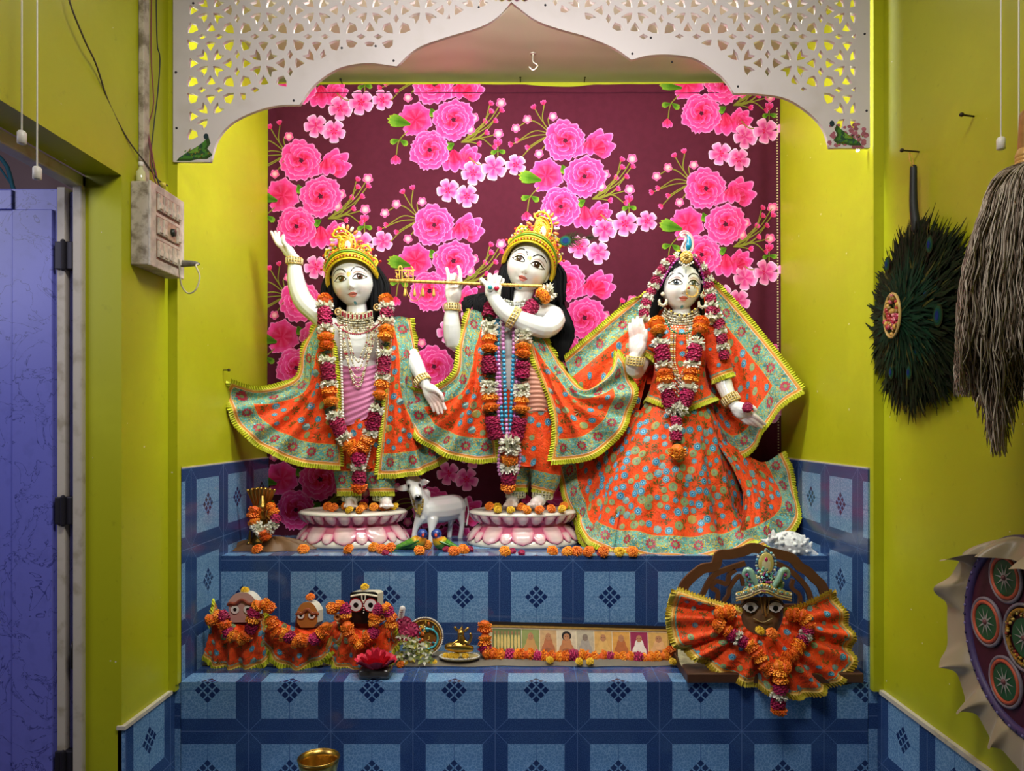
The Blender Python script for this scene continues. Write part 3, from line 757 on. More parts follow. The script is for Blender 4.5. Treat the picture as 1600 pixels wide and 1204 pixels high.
def garland(label, path, seq=None, r=11, group=None, name='flower_garland', sfun=S, u=U, sq=1.15, jit=0, cat='garland'):
    segs = [(path, seq, r)] if seq else path; g = None
    for sg in segs:
        path, seq, r = sg if len(sg) == 3 else (*sg, r)
        pts = [sfun(*q) for q in path]; n = len(seq); c = catmull(pts, n)
        if g is None: g = thing(name, label, cat, tuple(c[0][:3]), group); th = MB()
        th.add(tube([Vector(x[:3]) for x in c], .0012, 5, seg=len(c)), H('6a6a48'))
        L = sum((Vector(b[:3])-Vector(a[:3])).length for a, b in zip(c, c[1:]))/n
        for i, k in enumerate(seq):
            a, b = Vector(c[i][:3]), Vector(c[i+1][:3]); t_ = (b-a); rr = r*u*(.93+.14*R.random())
            if k == ' ': continue
            p = (a+b)/2+Vector((R.uniform(-jit, jit), R.uniform(-jit, jit)*.5, R.uniform(-jit, jit)))*u
            f = .72 if k == 'g' else 1
            flower(k, p, rr*f, g, t_ if R.random() > .5 else -t_, min(1.3, sq*L/(rr*1.1)))
    th.build('thread', PETAL, g)
    return g
# ---------------------------------------------------------------- marble bodies: tapered limbs fused into one surface
MARBLE = paint('painted_marble', .16, 8, .05, coat=.6, sss=.06)
SKINW, PALM = H('eceeea'), H('eab8ac')
class Body:
    def __init__(s): s.mb = MB(); s.dec = MB(); s.paints = []
    def limb(s, pts, r, n=14, flat=1.0, up=None): s.mb.add(tube([S(*q) for q in pts], [x*U for x in (r if isinstance(r, (list, tuple)) else [r]*len(pts))], n, flat=flat, up=up)); return s
    def blob(s, c, r, rot=None): s.mb.add(ell(S(*c), tuple(x*U for x in r), 20, 14, rot)); return s
    def hand(s, wrist, fingers, rk=4.2, palm=5.5):   # fingers: lists of px points, first is the knuckle
        for k, f in enumerate(fingers):
            rr = rk if k else rk*1.12
            s.limb([wrist, ((wrist[0]+f[0][0])/2, (wrist[1]+f[0][1])/2, (wrist[2]+f[0][2])/2), f[0]], [palm, palm, rr*1.15], 10)
            n = len(f); s.limb(f, [rr*(1-.32*i/(n-1)) for i in range(n)], 10)
        K_ = [f[0] for f in fingers[1:]]
        for a, b in zip(K_, K_[1:]): s.limb([a, b], [rk, rk], 8)
        c = tuple(sum(q[i] for q in K_)/len(K_)*.55+wrist[i]*.45 for i in range(3)); s.blob(c, (palm*1.3, palm*.9, palm*1.3))
    def head(s, px, py, o, roll=0, yaw=0, pitch=0, k=1.0, female=False):
        M = Matrix.Translation(S(px, py, o)) @ Euler((pitch, roll, yaw)).to_matrix().to_4x4() @ Matrix.Diagonal((U*k, U*k, U*k, 1)); s.HM = M
        def g(x, z, cx, cz, sx, sz): return math.exp(-((x-cx)/sx)**2-((z-cz)/sz)**2)
        v = []; f = []; m_, n = 80, 96
        for i in range(m_+1):
            a = pi*i/m_
            for j in range(n):
                b = 2*pi*j/n; X, Y, Z = sin(a)*cos(b), sin(a)*sin(b), cos(a)
                z = 5+46*Z*(1 if Z > 0 else .985); low = max(0, -(z+4)/38)
                x = X*32.0*(1-.14*low**2.2)*(1+.05*g(0, z, 0, -16, 1, 14))*(1-.06*max(0, (z-20)/30)); y = Y*34*(1-.12*low)
                fr = max(0, -Y)**.8; ax = abs(x)
                dy = 0
                dy -= 4.2*g(x, z, 0, -13, 3.4, 4.5)+2.2*g(x, z, 0, -6, 3.0, 8)+1.2*g(ax, z, 3.4, -14.5, 2.2, 2.4)   # nose and nostrils
                dy += 1.7*g(ax, z, 14, 1, 9, 5.5)                                # eye sockets
                dy -= 1.5*g(ax, z, 14.5, 0, 7, 3.6)                                # lids
                dy -= 1.0*g(ax, z, 13, 11, 10, 3.6)                               # brow
                dy -= 2.4*g(ax, z, 17, -15, 9, 9)                                 # cheeks
                dy -= 2.1*g(x, z, 0, -22.2, 5.8, 2.0)+2.3*g(x, z, 0, -27, 4.8, 2.0)-1.2*g(x, z, 0, -24.6, 7.5, .8)
                dy += 1.2*g(ax, z, 9, -24, 2.4, 2.4)                              # mouth corners
                dy -= 3.2*g(x, z, 0, -36, 6.5, 5)-1.2*g(x, z, 0, -31, 6, 1.8)     # chin
                v.append(M @ Vector((x, y+dy*fr*1.0, z))); 
        for i in range(m_):
            for j in range(n): f.append((i*n+j, i*n+(j+1) % n, (i+1)*n+(j+1) % n, (i+1)*n+j))
        s.mb.add((v, f))
        for sx in (-1, 1):
            s.mb.add(xf(ell((31*sx, 2, -6), (3.2, 5, 9), 12, 10), M))           # ears
        s.paints.append(k)
        return s
    def finish(s, parent, name='body', voxel=.0024, eyes=(.42, .2, .1), look=(0, 0), tilak=None, smooth=2, dot=True, pal=None):
        me = bpy.data.meshes.new('tmp'); me.from_pydata([tuple(p) for p in s.mb.v], [], s.mb.f); o = bpy.data.objects.new('tmp', me); COL.objects.link(o)
        md = o.modifiers.new('r', 'REMESH'); md.mode = 'VOXEL'; md.voxel_size = voxel; md.use_smooth_shade = True
        sm = o.modifiers.new('s', 'SMOOTH'); sm.iterations = smooth; sm.factor = .5
        dg = bpy.context.evaluated_depsgraph_get(); e = o.evaluated_get(dg); m2 = bpy.data.meshes.new_from_object(e)
        nv = len(m2.vertices); V = np.zeros(nv*3); m2.vertices.foreach_get('co', V); V = V.reshape(-1, 3)
        fs_ = [tuple(p.vertices) for p in m2.polygons]
        bpy.data.objects.remove(o)
        C_ = np.tile(np.array(SKINW), (nv, 1))
        for (c, rad, col, amt) in (pal or []):
            c = np.array(S(*c)); d = np.linalg.norm(V-c, axis=1); w_ = np.clip(1-d/(rad*U), 0, 1)[:, None]**.6*amt; C_ = C_*(1-w_)+np.array(col)*w_
        vv = [Vector(p) for p in V]
        if hasattr(s, 'HM'):
            bvh = BVHTree.FromPolygons(vv, fs_); M = s.HM; Mi = M.inverted(); fd = (M.to_3x3() @ Vector((0, 1, 0))).normalized(); sc = M.to_scale()[0]
            HL = (np.array(Mi.to_3x3()) @ V.T).T+np.array(Mi.translation)
            for cx, cz, sx, sz, col, amt in ((0, -24.6, 7.5, 3.2, H('e88a78'), 0), (-14, 6, 9, 4, H('e8b4a4'), .45), (14, 6, 9, 4, H('e8b4a4'), .45), (-18, -16, 7, 6, H('f0c8c0'), .25), (18, -16, 7, 6, H('f0c8c0'), .25)):
                w_ = (np.exp(-((HL[:, 0]-cx)/sx)**2-((HL[:, 2]-cz)/sz)**2)*(HL[:, 1] < 0)*(np.abs(HL[:, 2]) < 60)*amt)[:, None]; C_ = C_*(1-w_)+np.array(col)*w_
            def proj(x, z, off):
                q = M @ Vector((x, -80, z)); h = bvh.ray_cast(q, fd, 1.0)[0]
                if h is None: h = M @ Vector((x, -30, z))
                return h-fd*off*sc
            def dpoly(out, col, off, rings=3):
                c = (sum(p[0] for p in out)/len(out), sum(p[1] for p in out)/len(out)); prev = None
                for r_ in range(rings+1):
                    f_ = r_/rings; cur = [proj(c[0]+(x-c[0])*f_, c[1]+(z-c[1])*f_, off) for x, z in out]
                    if prev:
                        for k in range(len(out)): s.dec.poly([prev[k], prev[(k+1) % len(out)], cur[(k+1) % len(out)], cur[k]], col)
                    prev = cur
            def dline(pts, w_, col, off):
                for q in ribbon2d(pts, w_, max(8, len(pts)*6)): s.dec.poly([proj(x, z, off) for x, z in q], col)
            for sx in (-1, 1):
                X = lambda x: sx*x
                al = [(4.5, -1.6), (7, 1.3), (10, 3.4), (14, 4.3), (18, 3.4), (21.5, 1.2), (25.5, -.2), (21, -2.4), (17, -3.4), (13, -3.6), (9, -3.1), (6, -2.3)]
                dpoly([(X(a), b) for a, b in al], H('efeeea'), .35)
                ix, iz = 14*sx+look[0], .3+look[1]
                dpoly([(ix+4.4*cos(t_), iz+4.1*sin(t_)) for t_ in np.linspace(0, 2*pi, 17)[:-1]], eyes, .55, 2)
                dpoly([(ix+1.9*cos(t_), iz+1.9*sin(t_)) for t_ in np.linspace(0, 2*pi, 13)[:-1]], H('0a0808'), .7, 1)
                dpoly([(ix-1.3+.8*cos(t_), iz+1.4+.8*sin(t_)) for t_ in np.linspace(0, 2*pi, 9)[:-1]], H('ffffff'), .85, 1)
                dline([(X(a), b) for a, b in al[:7]], lambda t_: .9+1.4*sin(t_*pi), H('1a1010'), .8)
                dline([(X(a), b) for a, b in [al[0]]+al[:5:-1]], .8, H('3a2420'), .75)
                dline([(X(7), 5.6), (X(13), 8.3), (X(20), 6.5), (X(24), 3)], .6, H('b07868'), .5)
                dline([(X(3.5), 8.0), (X(7), 12.4), (X(13), 15.0), (X(20), 13.6), (X(26), 8.5)], lambda t_: .5+1.5*sin(min(1, (1-t_)*1.2+.05)*pi/2)*.9*(1 if t_ > .08 else .4), H('2a2220'), .5)
                dpoly([(X(2.9)+1.1*cos(t_), -17.2+.7*sin(t_)) for t_ in np.linspace(0, 2*pi, 9)[:-1]], H('b89888'), .3, 1)
            up_ = [(-8.2, -23.4), (-5, -22.2), (-1.8, -21), (0, -21.6), (1.8, -21), (5, -22.2), (8.2, -23.4), (4.5, -24.6), (0, -24.9), (-4.5, -24.6)]
            lo_ = [(-8, -23.8), (-4.5, -24.9), (0, -25.2), (4.5, -24.9), (8, -23.8), (5.2, -27.2), (2, -28.9), (-2, -28.9), (-5.2, -27.2)]
            up_ = [(a*.86, b+.3) for a, b in up_]; lo_ = [(a*.86, b*.94-1.2) for a, b in lo_]
            dpoly(up_, H('e07a68'), .4); dpoly(lo_, H('f09a8c'), .4)
            dline([(-7.4, -23), (-4, -24.4), (0, -24.7), (4, -24.4), (7.4, -23)], .6, H('8c2a24'), .6)
            if dot:
                dpoly([(2.4*cos(t_)+.3, -36+2.4*sin(t_)) for t_ in np.linspace(0, 2*pi, 11)[:-1]], H('1f8aa0'), .5, 1)
            if tilak == 'line': dline([(0, 14), (0, 21)], 1.0, H('2a1a1a'), .5)
            if tilak == 'gold': dpoly([(3.2*cos(t_), 5+4*sin(t_)) for t_ in np.linspace(0, 2*pi, 11)[:-1]], H('e0c070'), .4, 1)
        out = MB(); out.v = [tuple(p) for p in V]; out.f = list(fs_); out.m = [0]*len(fs_)
        CL = [tuple(c) for c in C_]; out.c = [[CL[i] for i in f] for f in fs_]
        out.add((s.dec.v, s.dec.f)); out.c[-len(s.dec.f):] = s.dec.c if s.dec.f else out.c[-0:]
        return out.build(name, MARBLE, parent)
# ---------------------------------------------------------------- lotus pedestals
MARBP = paint('pedestal_marble', .2, 12, .10, coat=.4)
def pedestal(px, label, py_top=800):
    c = P(px, py_top, 2.70); rx = .202; sy = .72; z0 = ZU
    t_ = thing('lotus_pedestal', label, 'pedestal', (c.x, 2.70, z0), 'lotus pedestals of the deities')
    H_ = .128; cr, pk, dp = H('dad3c4'), H('e2708f'), H('b8305e')
    cen = (c.x, 2.70, z0)
    m_ = MB(); m_.add(lathe([(0, 0), (rx, 0), (rx*1.01, .008), (rx, .016), (rx*.97, .022), (rx*.9, .03), (0, .03)], 64, cen, sy), cr); m_.build('foot', MARBP, t_)
    m_ = MB(); m_.add(lathe([(rx*.94, .02), (rx*.93, .04), (rx*.84, .062), (rx*.78, .074), (rx*.80, .082), (rx*.9, .104), (rx*.93, .110)], 64, cen, sy), lambda p: mixc(pk, dp, max(0, min(1, 1-abs((p.z-z0)-.076)/.012)))); m_.build('waist', MARBP, t_)
    m_ = MB(); m_.add(lathe([(rx*.93, .106), (rx*.965, .110), (rx*.97, .116), (rx*.93, .121), (rx*.82, .124), (rx*.80, .122), (0, .122)], 64, cen, sy), cr); m_.build('top_slab', MARBP, t_)
    # big lower petals and small upper petals: raised tongues with pink rims
    def petals(n, zb, zt, rb, rt, w_, nm, up, a0=0, m_=None):
        m_ = m_ or MB()
        for k in range(n):
            a = 2*pi*k/n+a0; N = 8; rows = []
            for i in range(N+1):
                f_ = i/N; ww = w_*sqrt(max(0, 1-(1-f_)**2.4))*(1 if f_ < .9 else 1-(f_-.9)*1.2)
                if up: f2 = f_
                row = []
                for j in range(9):
                    s_ = -1+j/4; aa = a+s_*ww; z = (zb+(zt-zb)*f_); rr = rb+(rt-rb)*(f_**(1.3 if not up else .8))
                    bulge = .010*(1-s_*s_)*sin(pi*min(1, f_*1.0+.05)); rimk = .004*(1 if abs(s_) > .7 or i <= 1 else 0)
                    rr2 = rr+bulge+rimk+.002
                    row.append((Vector((c.x+rr2*cos(aa), 2.70+rr2*sy*sin(aa), z0+z)), max(abs(s_)**3, max(0, 1-f_*4))))
                rows.append(row)
            vs_ = [p for r_ in rows for p, _ in r_]; wt = [q for r_ in rows for _, q in r_]
            o_ = len(m_.v); m_.v += [tuple(p) for p in vs_]
            for i in range(N):
                for j in range(8):
                    f_ = (i*9+j, i*9+j+1, (i+1)*9+j+1, (i+1)*9+j); m_.f.append([o_+x for x in f_]); m_.m.append(0)
                    m_.c.append([mixc(mixc(H('e0cfc8'), H('dc8a9c'), .4*(x//9)/N), pk if wt[x] < .9 else H('d04f7c'), min(1, wt[x])) for x in f_])
        if nm: m_.build(nm, MARBP, t_)
        return m_
    m0 = petals(10, .012, .070, rx*.985, rx*.80, .235, None, False, pi/2*3)
    petals(10, .014, .050, rx*.975, rx*.88, .12, 'lower_petals', False, pi/2*3+pi/10, m0)
    petals(24, .078, .112, rx*.80, rx*.955, .12, 'upper_petals', True)
    return t_
pedestal(552, 'pink and white marble lotus pedestal under the deity with a raised arm')
pedestal(817, 'pink and white marble lotus pedestal under the flute-playing deity')
PT = ZU+.124
# ---------------------------------------------------------------- costume pieces shared by the statues
GOLD = paint('gilded_trim', .35, 90, .2, metal=.2)
GEM = paint('bead_gloss', .15, 90, .1, coat=.6)
HAIR = paint('black_hair', .7, 60, .1, spec=.15)
def zari():
    t = NT('zari_crown_cloth', .45, metal=.05); o = t.obj(); n = t.noise(70, 2, o, .5, 1.2); v = t.voro(130, o)
    c = t.mix(t.step(n, .42, .46), H('c8860f'), H('e0452a')); c = t.mix(t.step(n, .55, .58), c, H('e3c02c')); c = t.mix(t.step(n, .66, .69), c, H('5f8a2c'))
    c = t.mix(t.step(v, .16, .12), c, H('f0e2a0')); t.col(c).bump(v, .6, .003); return t.mat
ZARI = zari()
GY, GR, GC, GO, GG = H('e6cb24'), H('c8322a'), H('efe6c0'), H('d98a20'), H('6a9a34')
def teardrop(k=1.0, flip=1, n=22, curl=1.0):
    pts = [(0, -20), (10, -15), (14, -4), (12, 7), (5, 15), (-3, 20*curl), (-12, 19*curl), (-17, 12), (-12, 9), (-7, 10), (-5, 5), (-9, -4), (-8, -14), (0, -20)]
    return [(x*k*flip, z*k) for x, z in pts]
def crown(parent, M, feather=False, top=0):
    g = lambda x, y, z: M @ Vector((x, y, z))
    sc = M.to_scale()[0]
    mb_ = MB(); rows = []; N, K_ = 40, 10; vs = []; fs = []
    def zc(b): return -6+37*max(0, -sin(b))**.8
    for i in range(K_+1):
        for j in range(N):
            b = 2*pi*j/N; z0 = zc(b); t_ = i/K_; z = z0+(59-z0)*t_**.8
            r = sqrt(max(0, 1-(abs(z+5)/66)**4))*(1.0 if t_ < .98 else .1)
            vs.append(g(38.5*r*cos(b), 39*r*sin(b), z))
    for i in range(K_):
        for j in range(N): fs.append((i*N+j, i*N+(j+1) % N, (i+1)*N+(j+1) % N, (i+1)*N+j))
    cr = MB().add((vs, fs), GY).build('crown', ZARI, parent)
    arc = []
    for k in range(29):
        b = pi+pi*k/28; z = zc(b); r = sqrt(max(0, 1-(abs(z+5)/66)**4)); arc.append((38.5*r*cos(b), 39*r*sin(b), z))
    m_ = MB(); gl = lambda q: [g(*p) for p in q]
    m_.add(tube(gl([(x, y*1.02, z) for x, y, z in arc]), 3.8*sc, 8, flat=1.0), H('d8b820'))
    for dz, cc, r_ in ((-3.8, GY, 1.4), (3.8, GY, 1.4), (7.5, H('6a9a2c'), 1.6), (10.5, H('c8a020'), 1.1)):
        m_.add(tube(gl([(x*1.03, y*1.05-1.5, z+dz) for x, y, z in arc]), r_*sc, 6), cc)
    beads(m_, gl([(x*1.05, y*1.1-1.5, z+.5) for x, y, z in arc]), 1.5*sc, GR, 3.4, fn=lambda i: GR if i % 2 else H('a84a10'))
    beads(m_, gl([(x*1.03, y*1.05, z+13+3*sin(i*1.3)) for i, (x, y, z) in enumerate(arc[3:-3])]), 1.5*sc, GG, 3.0, fn=lambda i: (GG, GY, GO, GR)[i % 4])
    m_.build('crown_band', GOLD, parent).parent = cr
    m_ = MB()
    def plate(pts, y, r, cc): m_.add(tube([g(x, y-(0 if abs(x) < 8 else -.0)+abs(x)*.28, z) for x, z in pts], r*sc, 6, seg=len(pts)*3), cc)
    ox, oz = 2, 54+top
    for kx, cc, r_ in ((1.0, GY, 1.6), (.72, H('e0b020'), 1.1), (.5, GY, 1.1)):
        plate([(ox+x*kx+(1-kx)*2, oz+z*kx-(1-kx)*4) for x, z in teardrop()], -36, r_, cc)
    m_.add(ell(g(ox+2.5, -34, oz-6), (5.5*sc, 2*sc, 9*sc), 12, 8), GC)
    m_.add(ell(g(ox, -33, oz-2), (12*sc, 2.2*sc, 18*sc), 16, 10), GO)
    beads(m_, [g(ox+x*.87+.3, -37+abs(x)*.28, oz+z*.87-.5) for x, z in teardrop()], 1.2*sc, GR, 3.2, fn=lambda i: GC if i % 2 else GR)
    for k in range(11):                             # cream petals fanned round the top
        a = pi*(.02+.96*k/10); x, z = ox+21*cos(a), oz-2+25*sin(a)
        m_.add(xf(ell((0, 0, 0), (2.6, 1.4, 4.6), 8, 6), M @ trs((x, -32+abs(x)*.25, z), (0, pi/2-a, 0))), GC if k % 2 else H('d8803a'))
    for sx in (-1, 1):                              # curled side ornaments
        for kk, (cx, cz, rr) in enumerate(((27, 44+top*.5, 8), (35, 26, 6.5))):
            pts = [(sx*(cx+rr*(1-t_*.72)*cos(t_*7.5-.6)), cz+rr*(1-t_*.72)*sin(t_*7.5-.6)) for t_ in np.linspace(0, 1, 14)]
            m_.add(tube([g(x, -22+abs(x)*.35+kk*6, z) for x, z in [(sx*(cx-4), cz-16)]+pts], 1.9*sc, 6, seg=40), GY)
            m_.add(ell(g(sx*cx, -21+cx*.35+kk*6, cz), (3*sc,)*3, 8, 6), GC)
            for q in range(5): a = q*1.1; m_.add(ell(g(sx*(cx+11*cos(a)), -17+cx*.35+kk*6, cz+10*sin(a)), (2.2*sc,)*3, 8, 5), (GR, GC, GG, GO, GY)[q])
    for k in range(120):
        a = R.uniform(pi*1.05, pi*1.95); z = R.uniform(24, 54); r = sqrt(max(0, 1-(abs(z+5)/66)**4))
        if z < zc(a)+12: continue
        m_.add(ell(g(40*r*cos(a), 41*r*sin(a), z), (R.uniform(1.2, 2.4)*sc,)*3, 6, 5), R.choice((GR, GC, GY, GG, H('b83a68'))))
    m_.build('crown_ornament', GOLD, parent).parent = cr
    if feather:
        f_ = MB(); q0 = Vector((34, -30, 40))
        d = Vector((1, 0, .10)).normalized()
        # the crown leans with the head, so the feather is set in the picture direction
        base = g(34, -30, 44); dx = Vector((U, 0, .15*U)); dz = Vector((-.15*U, 0, U))
        for k in range(70):
            t_ = k/69; p = base+dx*(48*t_); L = (10*sin(min(1, t_*1.3+.25)*pi)**.7 if t_ < .75 else 8*(1-t_)*4*.6)+1.5
            for s_ in (-1, 1):
                e_ = p+dx*(9+4*t_)+dz*(s_*L*R.uniform(.8, 1.15)); w2 = dx*.6
                f_.add(([p-w2, p+w2, e_+w2*.5, e_-w2*.5], [(0, 1, 2, 3)]), mixc(H('141c12'), H('3a3a1c'), R.random()))
        for r_, cc, yy in ((8, H('2f4a22'), 1), (6.4, H('0e5050'), 1.6), (4.0, H('0c2a60'), 2.2)):
            f_.poly([base+dx*(7+r_*1.15*cos(a))+dz*(r_*sin(a))+Vector((0, -yy*U, 0)) for a in np.linspace(0, 2*pi, 17)[:-1]], cc)
        f_.add(tube([base-dx*6, base+dx*40], .6*U, 5), H('5a4a20')); f_.build('peacock_feather', HAIR, parent, False).parent = cr
def hair(parent, strands, r=2.6, name='hair', col=H('08080b')):
    m_ = MB()
    for s_ in strands: m_.add(tube([S(*q) for q in s_], [r*U*.9]+[r*U]*(len(s_)-2)+[r*U*.5], 5), col)
    return m_.build(name, HAIR, parent)
def side_hair(cx, top, bot, x_in, x_out, sgn, n, ob=0, wob=2.5):
    out = []
    for k in range(n):
        f_ = (k % 9)/8; o = ob+R.uniform(-14, 12); xi = cx+sgn*(x_in+(x_out-x_in)*f_); w_ = R.uniform(-wob, wob)
        out.append([(cx+sgn*(x_in-6+ (x_out-x_in)*f_*.6), top, o+4), (xi+w_*.3, top+(bot-top)*.3, o), (xi+w_, top+(bot-top)*.65, o-2), (xi-w_, bot+R.uniform(-8, 6), o)])
    return out
def bangle(parent, c, d, r, w_=8, col=H('d8b860'), n=3, name='bangle'):
    c = S(*c); d = Vector(d).normalized(); a = d.orthogonal().normalized(); b = d.cross(a); m_ = MB()
    for k in range(n):
        p = c+d*U*(w_*(k/(n-1)-.5) if n > 1 else 0)
        q = [p+(a*cos(t_)+b*sin(t_))*r*U for t_ in np.linspace(0, 2*pi, 25)]
        m_.add(tube(q, 1.25*U, 6, seg=24, cap=False), col)
    for t_ in np.linspace(0, 2*pi, 19)[:-1]:
        p = c+(a*cos(t_)+b*sin(t_))*(r+.9)*U; m_.add(tube([p-d*w_*.42*U, p+d*w_*.42*U], 1.1*U, 5), mixc(col, H('f4ecc8'), .5))
    return m_.build(name, GOLD, parent)
def strand(parent, path, r, col, name='necklace', gap=2.05, fn=None, mat=None):
    m_ = MB(); beads(m_, [S(*q) for q in path], r*U, col, gap, fn=fn, n=8); return m_.build(name, mat or GEM, parent)
def choker(parent, cx, cy, w0, w1, h, o, rows=8, cols=None, sag=14):
    m_ = MB()
    for i in range(rows):
        f_ = i/(rows-1); w_ = w0+(w1-w0)*f_; y = cy+h*f_; pts = [S(cx+w_*sin(a), y+sag*cos(a)*(.6+.5*f_)-sag*.6, o+(1-cos(a))*w_*.8-8*f_) for a in np.linspace(-1.45, 1.45, 17)]
        m_.add(tube(pts, 1.5*U, 5), mixc(cols[0], (0, 0, 0), .55))
        beads(m_, [p+Vector((0, -1.3*U, 0)) for p in pts], (2.1, 1.6, 1.9)[i % 3]*U, cols[0], 2.15, fn=lambda q: cols[(q*7+i*3) % len(cols)], n=7)
    return m_.build('collar_necklace', GEM, parent)
PEARL = H('e4dfcf'); SILV = [H('d8d2b8'), H('e8e2cc'), H('c8b888'), H('d9cfae'), H('8a7a50')]
# ---------------------------------------------------------------- first deity: arm raised
s1 = thing('deity_statue', 'white marble deity statue with its arm raised, dressed in an orange cape, at left', 'statue', (S(556, 800)[0], SD, PT), 'marble deity statues')
b = Body(); b.head(552, 440, -5, roll=-.15, yaw=.05, k=1.0)
b.limb([(557, 470, 2), (558, 500, 2)], [15, 17]).blob((558, 535, 0), (43, 26, 40)).blob((558, 590, 0), (34, 24, 50)).blob((560, 650, 2), (36, 26, 40))
b.limb([(520, 512, 0), (497, 492, -2), (474, 470, -4), (463, 440, -5), (460, 404, -6)], [17, 15.5, 15.5, 13.5, 9])
b.hand((459, 402, -6), [[(449, 386, -16), (443, 378, -22), (443, 368, -24)], [(442, 388, -12), (434, 381, -15), (428, 371, -16), (424, 362, -16)], [(443, 386, -6), (435, 379, -8), (431, 369, -8), (430, 362, -6)], [(445, 384, 0), (438, 377, 0), (435, 369, 1), (436, 363, 2)], [(447, 383, 5), (442, 376, 7), (441, 370, 8)]], 3.6, 7)
b.limb([(596, 512, 0), (622, 530, -2), (645, 562, -8), (664, 600, -24)], [17, 16, 13.5, 8.5])
b.hand((666, 604, -26), [[(682, 610, -40), (689, 616, -44), (692, 624, -44)], [(687, 622, -36), (692, 630, -40), (696, 639, -41)], [(683, 626, -34), (688, 635, -38), (691, 645, -39)], [(678, 628, -32), (682, 637, -35), (685, 646, -36)], [(673, 628, -30), (676, 635, -32), (678, 642, -32)]], 3.7, 7.5)
def foot(b, x, y, o, dx=0, k=1.0, sy=0):
    b.limb([(x, y-14, o), (x+dx*.3, y-5, o-8), (x+dx, y+sy-1, o-24)], [10*k, 10.5*k, 8.5*k], 12)
    for i in range(5): b.limb([(x+dx+(i-2)*4.2*k, y+1+sy, o-22), (x+dx*1.2+(i-2)*4.6*k, y+2.5+sy, o-33+abs(i-1)*1.5)], [3*k, 2.3*k], 8)
foot(b, 549, 788, 0, -1); foot(b, 602, 788, 0, 2)
b.limb([(545, 680, 4), (546, 740, 2), (548, 776, 2)], [24, 18, 11])
b.limb([(585, 680, 4), (596, 740, 2), (597, 776, 2)], [24, 18, 11])
b.finish(s1, eyes=H('4a2414'), look=(1.4, 0), tilak='gold', pal=[((684, 628, -38), 22, PALM, .8), ((427, 368, -14), 14, PALM, .7), ((442, 384, -14), 12, PALM, .4), ((552, 790, -26), 16, PALM, .6), ((604, 790, -26), 16, PALM, .6)])
crown(s1, b.HM)
hair(s1, side_hair(552, 418, 500, 28, 46, -1, 90, 2)+side_hair(556, 418, 505, 27, 50, 1, 90, 2)+[[(530+k, 425, 20), (525+k*1.3, 470, 26), (520+k*1.6, 510, 24), (515+k*1.8, 545, 24)] for k in range(0, 48, 2)], 2.8)
# trousers with teal cuffs
for q, lab in (((548, 545, 547, 546), 'trouser_leg'), ((588, 590, 594, 597), 'trouser_leg')):
    sh = Sheet([ring(q[0], 660, 30, 24), ring(q[1], 705, 28, 22), ring(q[2], 745, 24, 19), ring(q[3], 768, 19, 16, -2)], 40, 30, (.0015, 9, 0), 'b', closed=True, wr=.0008)
    sh.decorate(.8); sh.build(lab, ORANGE, s1)
for x in (549, 598): bangle(s1, (x, 777, 0), (0, 0, 1), 14, 8, H('a8b888'), 3, 'anklet')
# chest wrap
PINK = paint('pleated_pink_silk', .5, 25, .1); 
sh = Sheet([[(524, 568, -14), (545, 572, -30), (575, 572, -30), (597, 566, -14)], [(528, 620, -18), (548, 625, -33), (575, 622, -33), (594, 612, -18)], [(534, 664, -16), (545, 664, -30), (575, 652, -30), (590, 640, -16)]], 30, 60, (0, 0, 0), '')
sh.G += sh.N*(.0018*np.sin(np.linspace(0, 60, 61)[:, None]*1.0+np.linspace(0, 7, 31)[None, :]))[..., None]
def cloth_plain(sheet, name, col, parent, mat=None, thick=.0012):
    nt, ns = sheet.nt, sheet.ns; V = [tuple(p) for p in sheet.G.reshape(-1, 3)]+[tuple(p) for p in (sheet.G-sheet.N*thick).reshape(-1, 3)]; n0 = (nt+1)*(ns+1)
    f = [(j*(ns+1)+i, j*(ns+1)+i+1, (j+1)*(ns+1)+i+1, (j+1)*(ns+1)+i) for j in range(nt) for i in range(ns)]; f += [tuple(n0+q for q in reversed(x)) for x in f]
    m_ = MB().add((V, f), col); return m_.build(name, mat or PLAINC, parent)
cloth_plain(sh, 'chest_wrap', H('e08ab8'), s1, PINK)
sh = Sheet([[(528, 640, -12), (560, 650, -32), (592, 636, -12)], [(528, 680, -14), (560, 690, -34), (594, 680, -14)], [(536, 728, -14), (560, 735, -30), (592, 728, -14)]], 40, 30, (.004, 5, .3), '', wr=.001)
sh.decorate(.8, bord=False); sh.build('front_drape', ORANGE, s1, trim=False)
# cape: left side flares out, right side falls behind the next figure
sh = Sheet([[(500, 497, -6), (508, 496, -18), (514, 498, -26)], [(474, 545, -14), (496, 548, -30), (522, 552, -34)], [(464, 592, -20), (492, 604, -32), (527, 606, -34)], [(405, 612, -56), (462, 650, -40), (530, 665, -34)], [(357, 598, -86), (361, 640, -84), (385, 677, -74), (425, 704, -58), (472, 722, -44), (532, 728, -34)]], 100, 60, (.016, 5.2, .25), 'blR', ph=.6, wr=.0014, tp=1.5)
sh.decorate(1.0); sh.build('cape', ORANGE, s1)
sh = Sheet([[(606, 498, -26), (622, 494, -20), (641, 497, -8)], [(606, 552, -32), (630, 552, -28), (650, 556, -12)], [(603, 612, -32), (628, 612, -26), (648, 612, -8)], [(597, 680, -30), (635, 680, -22), (676, 668, -6)], [(590, 742, -26), (640, 738, -20), (668, 730, -10), (698, 713, -4)]], 70, 60, (.014, 3.2, .2), 'bLr', ph=2.0, wr=.0014, tp=1.4)
sh.decorate(1.0); sh.build('cape', ORANGE, s1)
choker(s1, 558, 490, 27, 40, 22, -16, 9, SILV, 16)
m_ = MB()
